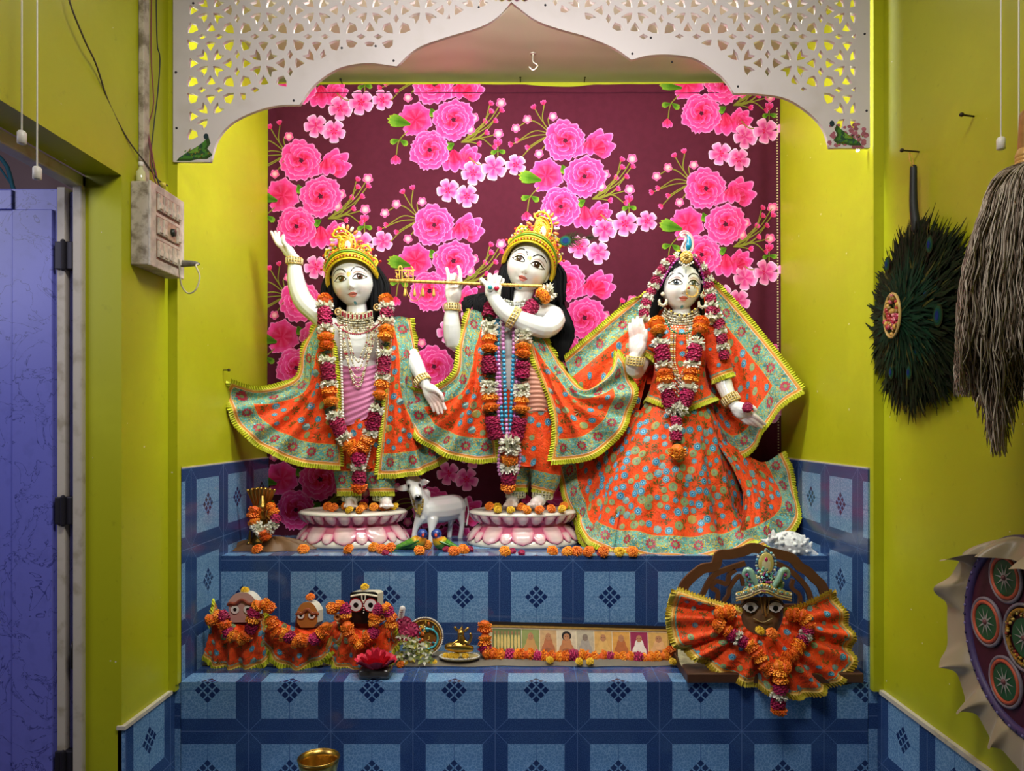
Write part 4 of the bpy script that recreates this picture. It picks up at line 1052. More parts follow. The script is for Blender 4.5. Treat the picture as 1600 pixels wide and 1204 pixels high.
for k in range(9):
    a = -1.1+2.2*k/8; p = S(558+25*sin(a), 489+9*cos(a)-3, -20-10*cos(a)); m_.add(bbox(p.x-2.2*U, p.x+2.2*U, p.y-.003, p.y, p.z-5*U, p.z+5*U, .001), H('c8bfa0')); m_.add(bbox(p.x-1.4*U, p.x+1.4*U, p.y-.005, p.y-.002, p.z-3.4*U, p.z+3.4*U, .001), H('8a1f30'))
m_.build('jewelled_plate', GEM, s1, False)
strand(s1, [(524, 505, -22), (538, 517, -34), (558, 522, -38), (578, 516, -34), (596, 503, -22)], 1.5, H('a82a48'))
for dx, dep, w_ in ((0, 590, 30), (2, 598, 26), (5, 578, 22), (-1, 604, 24), (3, 566, 17)):
    strand(s1, [(558-w_, 508, -26), (558-w_*.8+dx, 535, -36), (558-w_*.35, dep-14, -40), (560, dep, -40), (558+w_*.4, dep-14, -40), (558+w_*.85, 535, -36), (558+w_, 508, -26)], 1.35, SILV[0], fn=lambda i: SILV[i % 5] if i % 9 else H('a02038'))
for x0, x1 in ((532, 533), (590, 585)):
    strand(s1, [(x0, 512, -34), (x0+1, 560, -42), (x1+2, 620, -44), (x1+4 if x0 < 550 else x1-2, 660, -44), ((x0+16 if x0 < 550 else 576), 710, -42), ((x0+24 if x0 < 550 else 566), 742, -38)], 2.2, PEARL, 'pearl_strand')
for x, y in ((528, 487), (589, 480)):
    m_ = MB(); p = S(x, y, -22); m_.add(tube([p+Vector((cos(t_)*4.6*U, 0, sin(t_)*4.6*U)) for t_ in np.linspace(0, 2*pi, 17)], 1.3*U, 6, cap=False), H('c8a060')); m_.add(ell(p, 2.2*U, 8, 6), H('e0c890'))
    m_.build('earring', GOLD, s1)
bangle(s1, (460, 408, -6), (.05, 0, 1), 11.5, 9); bangle(s1, (660, 594, -22), (.75, -.5, -1), 11.5, 9)
garland('long garland of marigold, rose and jasmine on the deity with a raised arm', [([(508, 464, -26), (507, 482, -36), (509, 520, -46), (511, 560, -48), (515, 605, -50), (520, 640, -50), (531, 672, -50), (545, 694, -50), (558, 708, -50)], 'owrrwoogwrrwoogwrrwoo', 11.5),
    ([(603, 464, -26), (604, 482, -36), (603, 520, -46), (601, 560, -48), (596, 605, -50), (588, 640, -50), (580, 672, -50), (572, 692, -50), (563, 704, -50)], 'owrwoogwrrwoogwrrwoo', 11.2),
    ([(560, 708, -52), (561, 735, -48), (561, 766, -44)], 'rwro', 11.5)])
# ---------------------------------------------------------------- second deity: playing the flute
s2 = thing('deity_statue', 'white marble deity statue playing a gold flute, with peacock feather in its crown', 'statue', (S(820, 800)[0], SD, PT), 'marble deity statues')
b = Body(); b.head(826.5, 416, -8, roll=.36, yaw=-.04, k=1.03)
b.limb([(822, 445, 2), (812, 475, 2), (808, 500, 2)], [15, 16, 20]).blob((806, 530, 0), (46, 27, 42)).blob((812, 590, 0), (36, 25, 50)).blob((822, 650, 2), (42, 27, 42))
b.limb([(765, 505, 0), (738, 520, 0), (712, 538, -12), (706, 510, -22), (706, 482, -26), (708, 470, -27)], [17, 15, 14, 13.5, 10, 9.5])
b.hand((708, 472, -27), [[(717, 452, -36), (720, 444, -42), (719, 434, -44)], [(716, 446, -28), (719, 434, -30), (719, 425, -30), (716, 416, -29)], [(711, 444, -30), (712, 433, -36), (710, 428, -42), (709, 437, -45)], [(705, 445, -30), (706, 434, -36), (705, 429, -41), (704, 438, -44)], [(700, 447, -26), (701, 436, -28), (700, 427, -28), (698, 419, -27)]], 3.7, 8.5)
b.limb([(852, 490, 0), (866, 498, -14), (852, 512, -34), (822, 504, -44), (790, 488, -50), (772, 466, -54), (769, 458, -54)], [18, 18, 16.5, 15, 12.5, 10, 9.5])
b.hand((770, 462, -54), [[(779, 450, -50), (783, 443, -48), (786, 437, -46)], [(762, 447, -58), (757, 441, -58), (752, 436, -54), (752, 442, -50)], [(767, 444, -59), (765, 436, -60), (765, 429, -57), (768, 432, -51)], [(772, 444, -58), (772, 436, -60), (774, 430, -57), (776, 434, -51)], [(777, 446, -56), (779, 439, -57), (781, 433, -55), (783, 437, -50)]], 4.0, 9)
b.limb([(802, 680, 4), (806, 735, 5), (806, 775, 6)], [24, 14, 9])
b.limb([(832, 680, -2), (850, 722, -14), (850, 752, -6), (849, 775, 0)], [25, 17, 12, 10])
def foot2(b, x, y, o, dx, k=1.0): foot(b, x, y, o, dx, k)
foot(b, 802, 787, 4, -4); foot(b, 846, 786, 0, -10)
b.finish(s2, eyes=H('3a1c10'), look=(-.6, -.2), tilak='gold', pal=[((710, 432, -40), 20, PALM, .75), ((768, 436, -56), 13, PALM, .5), ((712, 460, -30), 16, PALM, .35), ((797, 790, -26), 18, PALM, .6), ((834, 790, -26), 18, PALM, .6)])
crown(s2, b.HM, feather=True)
hs = side_hair(824, 402, 478, 24, 42, -1, 70, 4)+side_hair(836, 408, 470, 24, 46, 1, 60, 6)
for k in range(150):
    x = R.uniform(842, 894); hs.append([(838+R.uniform(-10, 14), 420, 16), (848+(x-850)*.5, 462, 18), (x, 505, 16+R.uniform(-10, 6)), (x+4*sin(k), 530, 14), (x-(x-868)*.35+3*cos(k), 560+R.uniform(-14, 6), 14)])
for k in range(60):
    x = R.uniform(726, 775); hs.append([(812, 440, 20), (792, 458, 22), (x, 468+R.uniform(-8, 8), 14), (x-2, 490+R.uniform(-6, 6), 12)])
hair(s2, hs, 2.8)
for rows in (([(798, 650, 0), (806, 700, 0), (806, 740, 4), (806, 762, 6)], [31, 27, 23, 18]), ([(836, 650, -4), (846, 700, -12), (852, 738, -10), (848, 766, -2)], [32, 27, 24, 17])):
    sh = Sheet([ring(q[0], q[1], r_, r_*.85, q[2], tilt=.25 if q[0] > 830 and i > 0 else 0) for i, (q, r_) in enumerate(zip(*rows))], 44, 34, (.0015, 9, 0), 'b', closed=True, wr=.001)
    sh.decorate(.8, bw=.03); sh.build('trouser_leg', ORANGE, s2)
bangle(s2, (806, 772, 4), (0, 0, 1), 14, 9, H('a8b090'), 3, 'anklet'); bangle(s2, (848, 772, 0), (.1, 0, 1), 15, 12, H('b8b898'), 4, 'anklet')
PEACH = paint('pleated_peach_silk', .55, 25, .1)
sh = Sheet([[(800, 560, -30), (835, 562, -32), (862, 574, -16)], [(808, 605, -34), (845, 605, -36), (878, 612, -12)], [(812, 650, -34), (845, 642, -34), (868, 650, -14)]], 40, 80, (0, 0, 0), '')
sh.G += sh.N*(.0016*np.sin(np.linspace(0, 75, 81)[:, None]-np.linspace(0, 5, 41)[None, :]))[..., None]
cloth_plain(sh, 'waist_wrap', H('cf9078'), s2, PEACH)
sh = Sheet([[(762, 600, -14), (800, 610, -34), (850, 625, -30), (872, 640, -12)], [(770, 670, -16), (800, 680, -36), (850, 690, -32), (868, 680, -16)], [(778, 716, -14), (800, 722, -30), (830, 728, -34), (862, 700, -20)]], 40, 30, (.004, 5, .3), '', wr=.001)
sh.decorate(.8, bord=False); sh.build('front_drape', ORANGE, s2, trim=False)
sh = Sheet([[(733, 482, -12), (748, 486, -24), (768, 500, -32)], [(719, 535, -24), (742, 545, -36), (770, 552, -40)], [(712, 585, -26), (740, 600, -40), (768, 606, -42)], [(668, 612, -14), (715, 655, -36), (770, 665, -42)], [(626, 604, -8), (633, 645, -14), (655, 682, -24), (700, 708, -34), (740, 717, -38), (776, 716, -38)]], 90, 60, (.015, 4.4, .25), 'blR', ph=1.2, wr=.0014, tp=1.5)
sh.decorate(1.0); sh.build('cape', ORANGE, s2)
sh = Sheet([[(822, 520, -30), (836, 524, -28), (850, 526, -20)], [(838, 572, -36), (860, 572, -34), (880, 576, -18)], [(862, 632, -38), (884, 625, -38), (915, 610, -24)], [(868, 680, -36), (900, 670, -40), (935, 640, -36), (952, 585, -26)], [(862, 719, -34), (905, 716, -38), (945, 698, -36), (975, 662, -30), (988, 622, -24), (984, 585, -18), (963, 550, -14)]], 100, 60, (.016, 4.2, .2), 'bLr', ph=.3, wr=.0014, tp=1.3)
sh.decorate(1.0); sh.build('cape', ORANGE, s2)
choker(s2, 806, 472, 20, 33, 20, -16, 8, [H('e4e4dc'), H('c8c8b8'), H('f0f0ea'), H('a8a890')], 14)
for i, (x0, x1, c0) in enumerate(((778, 786, H('c070b0')), (786, 793, H('2f8fb4')), (802, 797, H('2f8fb4')), (809, 803, H('c070b0')), (774, 781, H('b868a8')), (814, 809, H('c884b8')))):
    strand(s2, [(x0, 500, -36), (x0+.5, 545, -46), ((x0+x1)/2, 620, -52), (x1, 690, -54)], 3.2, c0, 'bead_strand', fn=(lambda i_, c=c0, k=i: c if (i_//(7+k)) % 3 else (H('2f8fb4') if c[0] > .2 else H('c884b8'))), mat=GEM)
strand(s2, [(781, 700, -52), (779, 725, -48), (782, 742, -46), (793, 750, -46), (806, 742, -46), (812, 722, -48), (812, 704, -52)], 2.8, H('c884b8'), 'bead_strand')
bangle(s2, (707, 480, -26), (.0, 0, 1), 11.5, 9); bangle(s2, (802, 496, -47), (.9, .1, -.5), 15.5, 9)
p = S(766, 449, -66)
m_ = MB(); m_.add(ell(p, (6*U, 2.5*U, 6*U), 14, 8), H('c8d0c8')); m_.add(ell(p+Vector((0, -2*U, 0)), (3.4*U, 2*U, 3.6*U), 12, 8), H('1c8a90')); m_.build('ring', GEM, s2)
p = S(776, 450, -66); m_ = MB(); m_.add(ell(p, (4*U, 2*U, 4*U), 14, 8), H('b01838')); m_.build('ring', GEM, s2)
garland('long garland of marigold, rose and jasmine on the flute-playing deity', [
    ([(770, 470, -20), (765, 490, -36), (765, 515, -48), (764, 560, -52), (765, 605, -54), (768, 650, -54), (776, 685, -54)], ' rrgwwoogrrgwwoogrrr', 12.5),
    ([(862, 452, -18), (846, 464, -30), (830, 480, -36), (818, 495, -36)], 'wogrr', 12), ([(818, 515, -44), (817, 560, -52), (815, 605, -54), (813, 650, -54), (806, 685, -54)], 'wwoogrrgwwoogrrr', 12),
    ([(790, 694, -60), (810, 694, -60)], 'ww', 15), ([(797, 684, -60), (797, 708, -58)], 'ww', 15), ([(797, 708, -56), (795, 735, -52), (794, 770, -48)], 'owro', 12)])
# flute
fl = thing('flute', 'thin gold flute held to the lips of the centre deity', 'flute', tuple(S(726, 441, -48)))
A_, B_ = S(609, 438, -46), S(846, 447, -52)
m_ = MB(); m_.add(tube([A_, B_], 2.3*U, 10), H('d8a94a')); D_ = (B_-A_)
for k in range(60):
    c = A_+D_*(k/59); m_.add(tube([c-D_.normalized()*.6*U, c+D_.normalized()*.6*U], 2.75*U, 8, cap=False), H('e6c060' if k % 2 else 'b88430'))
m_.build('flute_body', GOLD, fl)
m_ = MB()
def gl(pts, r=.95): m_.add(tube([S(600+x/8.89, 400+y/8.89, -47) for x, y in pts], r*U, 6), H('e3bc50'))
gl([(160, 196), (430, 196)]); gl([(250, 190), (250, 315)]); gl([(215, 196), (215, 305)]); gl([(165, 225), (185, 260), (215, 240)]); gl([(165, 285), (190, 265), (210, 262)]); gl([(200, 190), (205, 150), (228, 135), (248, 155), (252, 196)]); gl([(180, 300), (175, 270), (200, 250)])
gl([(285, 196), (310, 205), (308, 225), (285, 240), (305, 262), (320, 290)]); gl([(345, 196), (345, 300)]); gl([(405, 196), (405, 310)]); gl([(375, 205), (392, 212), (375, 225), (372, 245), (390, 258), (405, 250)]); gl([(405, 190), (398, 165), (380, 145)]); gl([(250, 312), (410, 318)], .7)
m_.build('lettering', GOLD, fl)
for x in (289, 425, 540, 690):
    m_ = MB(); a = S(600+x/8.89, 440, -47); m_.add(tube([a, a-Vector((0, 0, 12*U))], .5*U, 5), H('c8a040')); m_.add(tube([a-Vector((0, 0, 11*U)), a-Vector((0, 0, 20*U))], [1*U, 2.6*U], 8), H('d8b050')); m_.build('tassel', GOLD, fl)
m_ = MB(); m_.add(tube([S(633, 441, -47), S(637, 460, -46), S(646, 470, -46), S(655, 466, -46), S(661, 445, -47)], .6*U, 5), H('d0a848')); m_.build('hanging_chain', GOLD, fl)
# ---------------------------------------------------------------- third deity: goddess in a spread skirt and veil
s3 = thing('deity_statue', 'white marble goddess statue in an orange skirt and spread veil, palm raised, at right', 'statue', (S(1062, 800)[0], SD, ZU), 'marble deity statues')
b = Body(); b.head(1064, 447, -5, roll=.05, yaw=0, k=.95)
b.limb([(1065, 475, 2), (1064, 505, 2)], [14, 16]).blob((1063, 540, 0), (43, 28, 38)).blob((1062, 590, 0), (34, 24, 45)).blob((1062, 650, 2), (42, 30, 45))
b.limb([(1062, 650, 5), (1062, 720, 5), (1062, 868, 5)], [40, 50, 52])
b.limb([(1022, 518, 0), (1006, 550, -4), (994, 578, -14), (990, 568, -30), (994, 552, -36)], [17, 15, 14, 12.5, 9.5])
b.hand((995, 553, -36), [[(1006, 534, -42), (1009, 524, -46), (1009, 516, -46)], [(1005, 525, -38), (1005, 514, -40), (1003, 506, -40), (1002, 499, -38)], [(999, 523, -38), (998, 512, -40), (997, 504, -40), (996, 496, -38)], [(993, 525, -37), (991, 514, -39), (990, 506, -39), (989, 499, -37)], [(987, 528, -35), (985, 519, -37), (984, 512, -37), (984, 506, -36)]], 3.9, 9)
b.limb([(1104, 518, 0), (1120, 555, -3), (1128, 590, -8), (1140, 622, -22), (1147, 632, -28)], [17, 16, 14, 10.5, 9])
b.hand((1149, 636, -30), [[(1168, 636, -38), (1176, 636, -42), (1181, 641, -42)], [(1170, 644, -40), (1180, 650, -42), (1188, 656, -41), (1195, 662, -38)], [(1167, 648, -36), (1177, 656, -38), (1184, 662, -37), (1190, 667, -34)], [(1163, 651, -32), (1172, 658, -34), (1178, 662, -34), (1183, 665, -32)], [(1158, 652, -29), (1165, 658, -31), (1171, 661, -31), (1176, 663, -30)]], 4.0, 8.5)
b.finish(s3, eyes=H('3f4a50'), look=(0, 0), tilak='line', pal=[((996, 522, -44), 34, PALM, .7), ((1185, 655, -40), 18, PALM, .5), ((1168, 644, -40), 12, PALM, .4)])
HM3 = b.HM; g3 = lambda x, y, z: HM3 @ Vector((x, y, z))
hs = []
for k in range(120):                               # parted hair: from the crown down both sides
    sg = -1 if k % 2 else 1; f_ = (k//2)/59
    hs.append([tuple((lambda q: ((q.x)*F/q.y+CX, CY-(q.z-CZ)*F/q.y, (q.y-SD)/U))(g3(*p))) for p in ((sg*(1+5*f_), -26+50*f_, 44+10*sin(f_*pi)), (sg*(18+6*f_), -22+46*f_, 32+8*sin(f_*pi)), (sg*(30+7*f_), -12+36*f_, 4), (sg*(33+9*f_), -4+26*f_, -28), (sg*(34+8*f_)*1.1, 6+20*f_, -52))])
hair(s3, hs, 3.0)
m_ = MB(); vs, fs = ell((0, 8, 12), (36, 40, 46), 32, 20); m_.add(xf((vs, fs), HM3), H('08080b')); m_.build('hair_cap', HAIR, s3)
def loft3(pts): return [g3(*p) for p in pts]
for sg in (-1, 1):
    for o_ in (0,):
        m_ = MB(); beads(m_, loft3([(sg*6, -36, 43-o_*.2), (sg*(20-o_*.4), -33, 30-o_), (sg*(30-o_*.4), -24, 12-o_), (sg*(37-o_*.6), -14, -6-o_)]), 1.9*U, H('a81888'), 2.0, fn=lambda i: H('c840a8') if i % 2 else H('80106a'), n=8); m_.build('bead_strand', GEM, s3)
m_ = MB(); p = g3(-2, -41, 38)
for r_, y_, cc, n in ((9.5, 0, H('c89a40'), 12), (6.5, -1.5, H('e0c070'), 9), (3, -3, H('a88030'), 6)):
    for k in range(n): a = 2*pi*k/n; m_.add(ell(p+Vector((r_*.75*cos(a)*U, y_*U, r_*.75*sin(a)*U)), (r_*.32*U, 1.4*U, r_*.32*U), 8, 5), cc)
m_.add(ell(p+Vector((0, -4*U, 0)), 2.4*U, 8, 6), H('8a6a28'))
for k in range(7): m_.add(ell(p+Vector(((k-3)*3.3*U, U, (-13+abs(k-3)*1.8)*U)), 1.9*U, 8, 6), PEARL)
m_.build('hair_jewel', GOLD, s3)
m_ = MB(); c = g3(-2, -34, 62); T = lambda q, k, y: [c+Vector((x*k*U, y*U, z*k*U)) for x, z in q]
td = [(0, -17), (8, -13), (10.5, -3), (9, 8), (4, 15), (-3, 18), (-9, 15), (-9, 11), (-4, 11), (-1, 6), (-5, -2), (-7, -10), (0, -17)]
m_.add(tube(T(td, 1, 0), 1.7*U, 6, seg=40), H('d8a8b0')); m_.add(tube(T(td, .82, -1), 1.1*U, 6, seg=40), H('e8dcc8')); m_.add(tube(T([(2, -13), (4, -6), (5, 2), (4, 10), (1, 14)], .9, -.5), [1.2*U, 4.8*U, 4.2*U, 2.4*U, .6*U], 8), H('1583a8')); m_.add(tube(T([(2, -13), (4, -6), (5, 2), (4, 10), (0, 13)], 1, 2), [4*U, 7*U, 6*U, 4*U, 1.5*U], 10, flat=.5), H('d8c8b8'))
m_.build('paisley_jewel', GEM, s3)
# nose ring with chain, earrings
m_ = MB(); p = g3(10, -36, -14); m_.add(tube([p+Vector((8*cos(t_)*U, -2*U, 8*sin(t_)*U)) for t_ in np.linspace(2.2, 2.2+2*pi, 20)], .6*U, 5, cap=False), H('d0a040')); beads(m_, [p+Vector((9.5*cos(t_)*U, -2*U, 9.5*sin(t_)*U)) for t_ in np.linspace(-2.6, .6, 12)], 1.3*U, H('d8b060'), 2.2); m_.add(ell(p+Vector((-5*U, -3*U, 4*U)), 2*U, 8, 6), H('a04020'))
m_.add(tube([g3(14, -34, -3), g3(15, -34, -9)], .6*U, 5), H('a88830')); m_.add(tube([g3(20, -31, -18), g3(28, -26, -16), g3(33, -18, -8), g3(34, -14, -4)], .7*U, 5), H('c8b890')); m_.build('nose_ring', GOLD, s3)
for sg in (-1, 1):
    m_ = MB(); p = g3(sg*32, -18, -24)
    m_.add(ell(p+Vector((0, 0, 6*U)), (3.4*U, 2*U, 3.4*U), 10, 6), H('d8d0b0')); m_.add(tube([p+Vector((5.5*cos(t_)*U, 0, (-5+6*sin(t_))*U)) for t_ in np.linspace(pi*.85, pi*2.15, 14)], [1*U]+[2.2*U]*12+[1*U], 6, seg=26), H('d8d0b0'))
    for k in range(5): m_.add(ell(p+Vector(((k-2)*3*U, 0, (-13+abs(k-2)*1.5)*U)), 1.4*U, 6, 5), H('e8e0c8'))
    m_.build('earring', GEM, s3)
# veil behind
sh = Sheet([[(1012, 455, 14), (1026, 448, 20), (1045, 420, 24)], [(980, 478, 18), (1000, 500, 22), (1030, 520, 22)], [(935, 516, 18), (965, 555, 18), (1010, 590, 14)], [(882, 562, 10), (905, 620, 6), (935, 680, 4), (985, 700, 6)]], 50, 80, (.008, 3.2, .3), 'l', ph=.5, wr=.0012, tp=1.2)
sh.decorate(.8); sh.build('veil', ORANGE, s3)
sh = Sheet([[(1090, 420, 24), (1100, 440, 20), (1112, 437, 12)], [(1100, 500, 20), (1130, 492, 18), (1150, 478, 10)], [(1110, 590, 18), (1150, 580, 4), (1205, 544, -16)], [(1120, 690, 14), (1150, 712, 2), (1178, 694, -16), (1212, 640, -34), (1254, 608, -48)]], 60, 80, (.009, 3.0, .3), 'rb', ph=2.5, wr=.0012, tp=1.2)
sh.decorate(1.0); sh.build('veil', ORANGE, s3)
sh = Sheet([[(1022, 440, 22), (1064, 396, 26), (1104, 438, 22)], [(1015, 500, 28), (1064, 480, 40), (1112, 500, 28)], [(1010, 600, 24), (1064, 600, 34), (1120, 600, 24)]], 40, 40, (.004, 4, 0), 't')
sh.build('veil_back', ORANGE, s3)
# skirt
def arc(cx, y, rx, ro, o, dy=0, a0=-.12, a1=1.12, n=9, lx=0, rx2=None):
    out = []
    for k in range(n):
        a = pi*(a0+(a1-a0)*k/(n-1)); c_ = cos(a); x = cx-(rx if c_ > 0 else (rx2 or rx))*c_; out.append((x, y+dy*sin(a), o-ro*sin(a)))
    return out
sh = Sheet([arc(1060, 618, 44, 34, 4), arc(1058, 665, 72, 52, 2, 4, rx2=66), arc(1052, 740, 112, 74, 4, 8, rx2=96), arc(1050, 800, 134, 88, 6, 12, rx2=120), [(908, 770, 20), (905, 815, -20), (925, 848, -62), (970, 860, -88), (1020, 868, -104), (1070, 871, -108), (1120, 866, -102), (1165, 852, -84), (1195, 825, -50), (1205, 780, 0)]], 160, 90, (.011, 8, .15), 'b', ph=.9, wr=.0022, tp=1.1)
sh.decorate(1.35, rf=.0125); sh.build('skirt', ORANGE, s3)
sh = Sheet([[(985, 640, 10), (1000, 640, -6), (1015, 650, -20)], [(930, 690, 14), (960, 700, -10), (985, 720, -34)], [(872, 728, 18), (882, 770, 8), (900, 815, -10), (915, 850, -40), (960, 862, -76)]], 60, 60, (.008, 3, .3), 'bL', ph=.4, wr=.002, tp=1.2)
sh.decorate(1.1); sh.build('skirt_panel', ORANGE, s3)
sh = Sheet([[(1120, 690, -30), (1135, 690, -12), (1150, 700, 0)], [(1160, 770, -40), (1180, 745, -14), (1190, 722, 4)], [(1150, 862, -84), (1200, 850, -66), (1240, 822, -30), (1243, 770, -8), (1222, 706, 8)]], 60, 60, (.008, 3, .3), 'b', ph=1.4, wr=.0022, tp=1.2)
sh.decorate(1.1); sh.build('skirt_panel', ORANGE, s3)
# blouse with scalloped hem and sleeves
def ringb(px, py, rx, ro, o, dips=0): return [S(px+rx*cos(a+pi), py+dips*(abs(cos(a))-.25 if sin(a) > 0 else .5)*-1, o-ro*sin(a)) for a in np.linspace(0, 2*pi, 33)]
sh = Sheet([ringb(1062, 508, 34, 22, 0), ringb(1062, 530, 47, 31, 0), ringb(1062, 575, 40, 31, 0), ringb(1062, 605, 46, 34, 0), ringb(1064, 636, 55, 42, 0, 22)], 60, 40, (0, 4, 0), 'b', closed=True, wr=.0012)
sh.ed = np.where(sh.ed < .0135, sh.ed, sh.ed+.07); sh.decorate(.7, rf=.010, bord=False); sh.build('blouse', ORANGE, s3)
for pts, rr in ((((1100, 514, 0), (1112, 535, -2), (1122, 562, -4), (1129, 588, -8)), (19, 20, 19, 18)), (((1026, 514, 0), (1014, 535, -2), (1006, 555, -6)), (19, 19, 18))):
    rows = []
    d = (S(*pts[-1])-S(*pts[0])).normalized(); a = Vector((0, 1, 0)); a = (a-d*a.dot(d)).normalized(); bb = d.cross(a)
    for q, r_ in zip(pts, rr): rows.append([S(*q)+(bb*cos(t_)+a*sin(t_))*r_*U for t_ in np.linspace(0, 2*pi, 25)])
    sh = Sheet(rows, 36, 30, (.0, 4, 0), 'b', closed=True, wr=.0022); sh.ed = np.where(sh.ed < .0135, sh.ed, sh.ed+.07); sh.decorate(.5, bord=False, rf=.008); sh.build('sleeve', ORANGE, s3)
choker(s3, 1064, 491, 25, 37, 20, -16, 8, SILV, 16)
strand(s3, [(1040, 500, -26), (1050, 516, -34), (1066, 521, -37), (1082, 515, -34), (1094, 500, -26)], 2, H('2a6a4a'))
strand(s3, [(1046, 484, -22), (1056, 491, -28), (1066, 493, -30), (1076, 491, -28), (1086, 483, -22)], 1.8, H('c8a848'), fn=lambda i: H('d8b850') if i % 2 else H('3a3020'))
for w_, dep in ((13, 592), (9, 586), (15, 598)):
    strand(s3, [(1064-w_, 515, -34), (1063-w_, 560, -40), (1061-w_*.3, dep-8, -42), (1062, dep+2, -43), (1064+w_*.4, dep-8, -42), (1065+w_, 560, -40), (1064+w_, 515, -34)], 1.7, SILV[2], fn=lambda i: (H('e4dcc0'), H('c8a850'), H('b8905a'))[i % 3])
for y in range(585, 620, 7):
    strand(s3, [(1055, y, -44), (1062, y+6, -45), (1069, y, -44)], 1.7, SILV[2], fn=lambda i: (H('e4dcc0'), H('6a5a5a'))[i % 2])
bangle(s3, (993, 563, -34), (.1, -.2, 1), 13, 12, n=4); bangle(s3, (1142, 624, -23), (.5, -.4, -1), 12.5, 12, n=4)
m_ = MB(); m_.add(ell(S(1020, 540, -34), (7*U, 2*U, 3*U), 10, 6), H('6a7a80')); m_.build('arm_brooch', GEM, s3)
garland('long garland of marigold, rose and jasmine hanging down the goddess in the spread skirt', [
    ([(1024, 500, -34), (1030, 520, -44), (1036, 560, -52), (1040, 600, -54), (1048, 632, -56), (1055, 642, -58)], 'oogwrrwoowrrw', 12),
    ([(1096, 500, -34), (1092, 520, -44), (1083, 560, -52), (1078, 600, -54), (1068, 632, -56), (1060, 642, -58)], 'oogwrrwoowrrw', 12),
    ([(1050, 640, -60), (1066, 640, -60)], 'ww', 10), ([(1057, 642, -60), (1056, 670, -66), (1058, 698, -72)], 'grwrg', 9.5), ([(1058, 694, -74), (1058, 714, -78)], 'o', 13)])
garland('thin rose and jasmine garland framing the head and veil of the goddess', [
    ([(1062, 402, -22), (1046, 408, -24), (1032, 425, -22), (1022, 445, -20), (1013, 465, -22), (1006, 485, -26), (1008, 503, -34)], 'wrwrwrwrwrwrw', 8.5),
    ([(1076, 402, -22), (1092, 412, -24), (1103, 430, -20), (1108, 450, -20), (1112, 475, -24), (1110, 500, -32)], 'wrwrwrwrwrw', 8.5), ([(1112, 478, -20), (1122, 500, -22), (1128, 530, -26), (1132, 560, -28)], 'rwrwrwr', 9)])
f_ = flower('r', S(1168, 636, -50), 8*U, None, (0, -1, .3)); f_.name = 'rose_bud'; tag(f_, 'dark magenta rose held in the lowered hand of the goddess', 'flower')
# ---------------------------------------------------------------- small things on the two steps
def SF(D): return lambda px, py, o=0: P(px, py, D+o*D/F)
def on_step(px, py, h=.427, dmin=2.445): d = max(dmin, h*F/(py-CY)); p = P(px, CY+h*F/d, d); return p
BRASS = NT('polished_brass', .28, metal=1.); BRASS.col(BRASS.attr('Col')); BRASS = BRASS.mat
BC, BD = H('c8a050'), H('8a6428')
POST = paint('glazed_plaster', .25, 20, .08, coat=.3)
ordn = ['first', 'second', 'third', 'fourth', 'fifth', 'sixth', 'seventh', 'eighth', 'ninth', 'tenth', 'eleventh', 'twelfth', 'thirteenth', 'fourteenth', 'fifteenth', 'sixteenth']
def loose(lst, where, group, h, dmin, dmax=9, rr=9, r2=None):
    cnt = {}; tot = {}
    for q in lst: tot[q[2]] = tot.get(q[2], 0)+1
    for x, y, k in sorted(lst):
        r_px = (q3 if (q3 := {'o': rr, 'y': rr*.95, 'r': rr*.62}[k]) else rr); d = min(dmax, max(dmin, h*F/(y+r_px*.75-CY))); r = r_px*d/F
        p = Vector(((x-CX)*d/F, d, CZ-h+r*.62)); n = cnt.get(k, 0); cnt[k] = n+1
        kind = {'o': 'orange marigold', 'y': 'yellow marigold', 'r': 'magenta rose tuft'}[k]
        o = flower(k, p, r, None, (R.uniform(-.5, .5), -.5, R.uniform(.5, 1)))
        o.name = {'o': 'marigold', 'y': 'yellow_marigold', 'r': 'rose_petals'}[k]
        lab = ('%s %s from the left, %s' % (ordn[n], kind, where)) if tot[k] > 1 else ('only %s %s' % (kind, where))
        tag(o, lab, 'flower', group)
loose([(402, 857, 'o'), (418, 851, 'o'), (474, 857, 'o'), (545, 857, 'o'), (584, 854, 'o'), (597, 857, 'o'), (610, 855, 'o'), (602, 864, 'r'), (655, 859, 'o'), (666, 850, 'o'), (697, 857, 'r'), (724, 857, 'o'), (709, 862, 'o'), (735, 857, 'r'), (789, 862, 'o'), (801, 860, 'r'), (815, 866, 'r'), (863, 859, 'o'), (887, 860, 'o'), (901, 863, 'o')], 'loose along the upper step edge', 'loose flowers on the upper step', .427, 2.445)
loose([(920, 856, 'o'), (943, 863, 'o'), (938, 861, 'r'), (988, 863, 'o'), (968, 853, 'y')], 'loose by the hem of the spread skirt', 'loose flowers by the goddess\'s skirt', .427, 2.436, 2.437, 9.5)
loose([(512, 785, 'o'), (521, 792, 'o'), (540, 790, 'o'), (546, 796, 'y'), (567, 787, 'o'), (563, 795, 'o'), (584, 791, 'o'), (599, 791, 'o'), (607, 785, 'o'), (617, 786, 'y')], 'at the feet of the raised-arm deity', 'flowers on the left pedestal', .303, 2.575, 2.68, 7.5)
loose([(765, 790, 'o'), (777, 786, 'y'), (778, 795, 'y'), (798, 796, 'y'), (814, 791, 'o'), (823, 797, 'o'), (843, 797, 'o'), (861, 794, 'o'), (878, 794, 'y'), (881, 787, 'o')], 'at the feet of the flute player', 'flowers on the right pedestal', .303, 2.575, 2.68, 7.5)
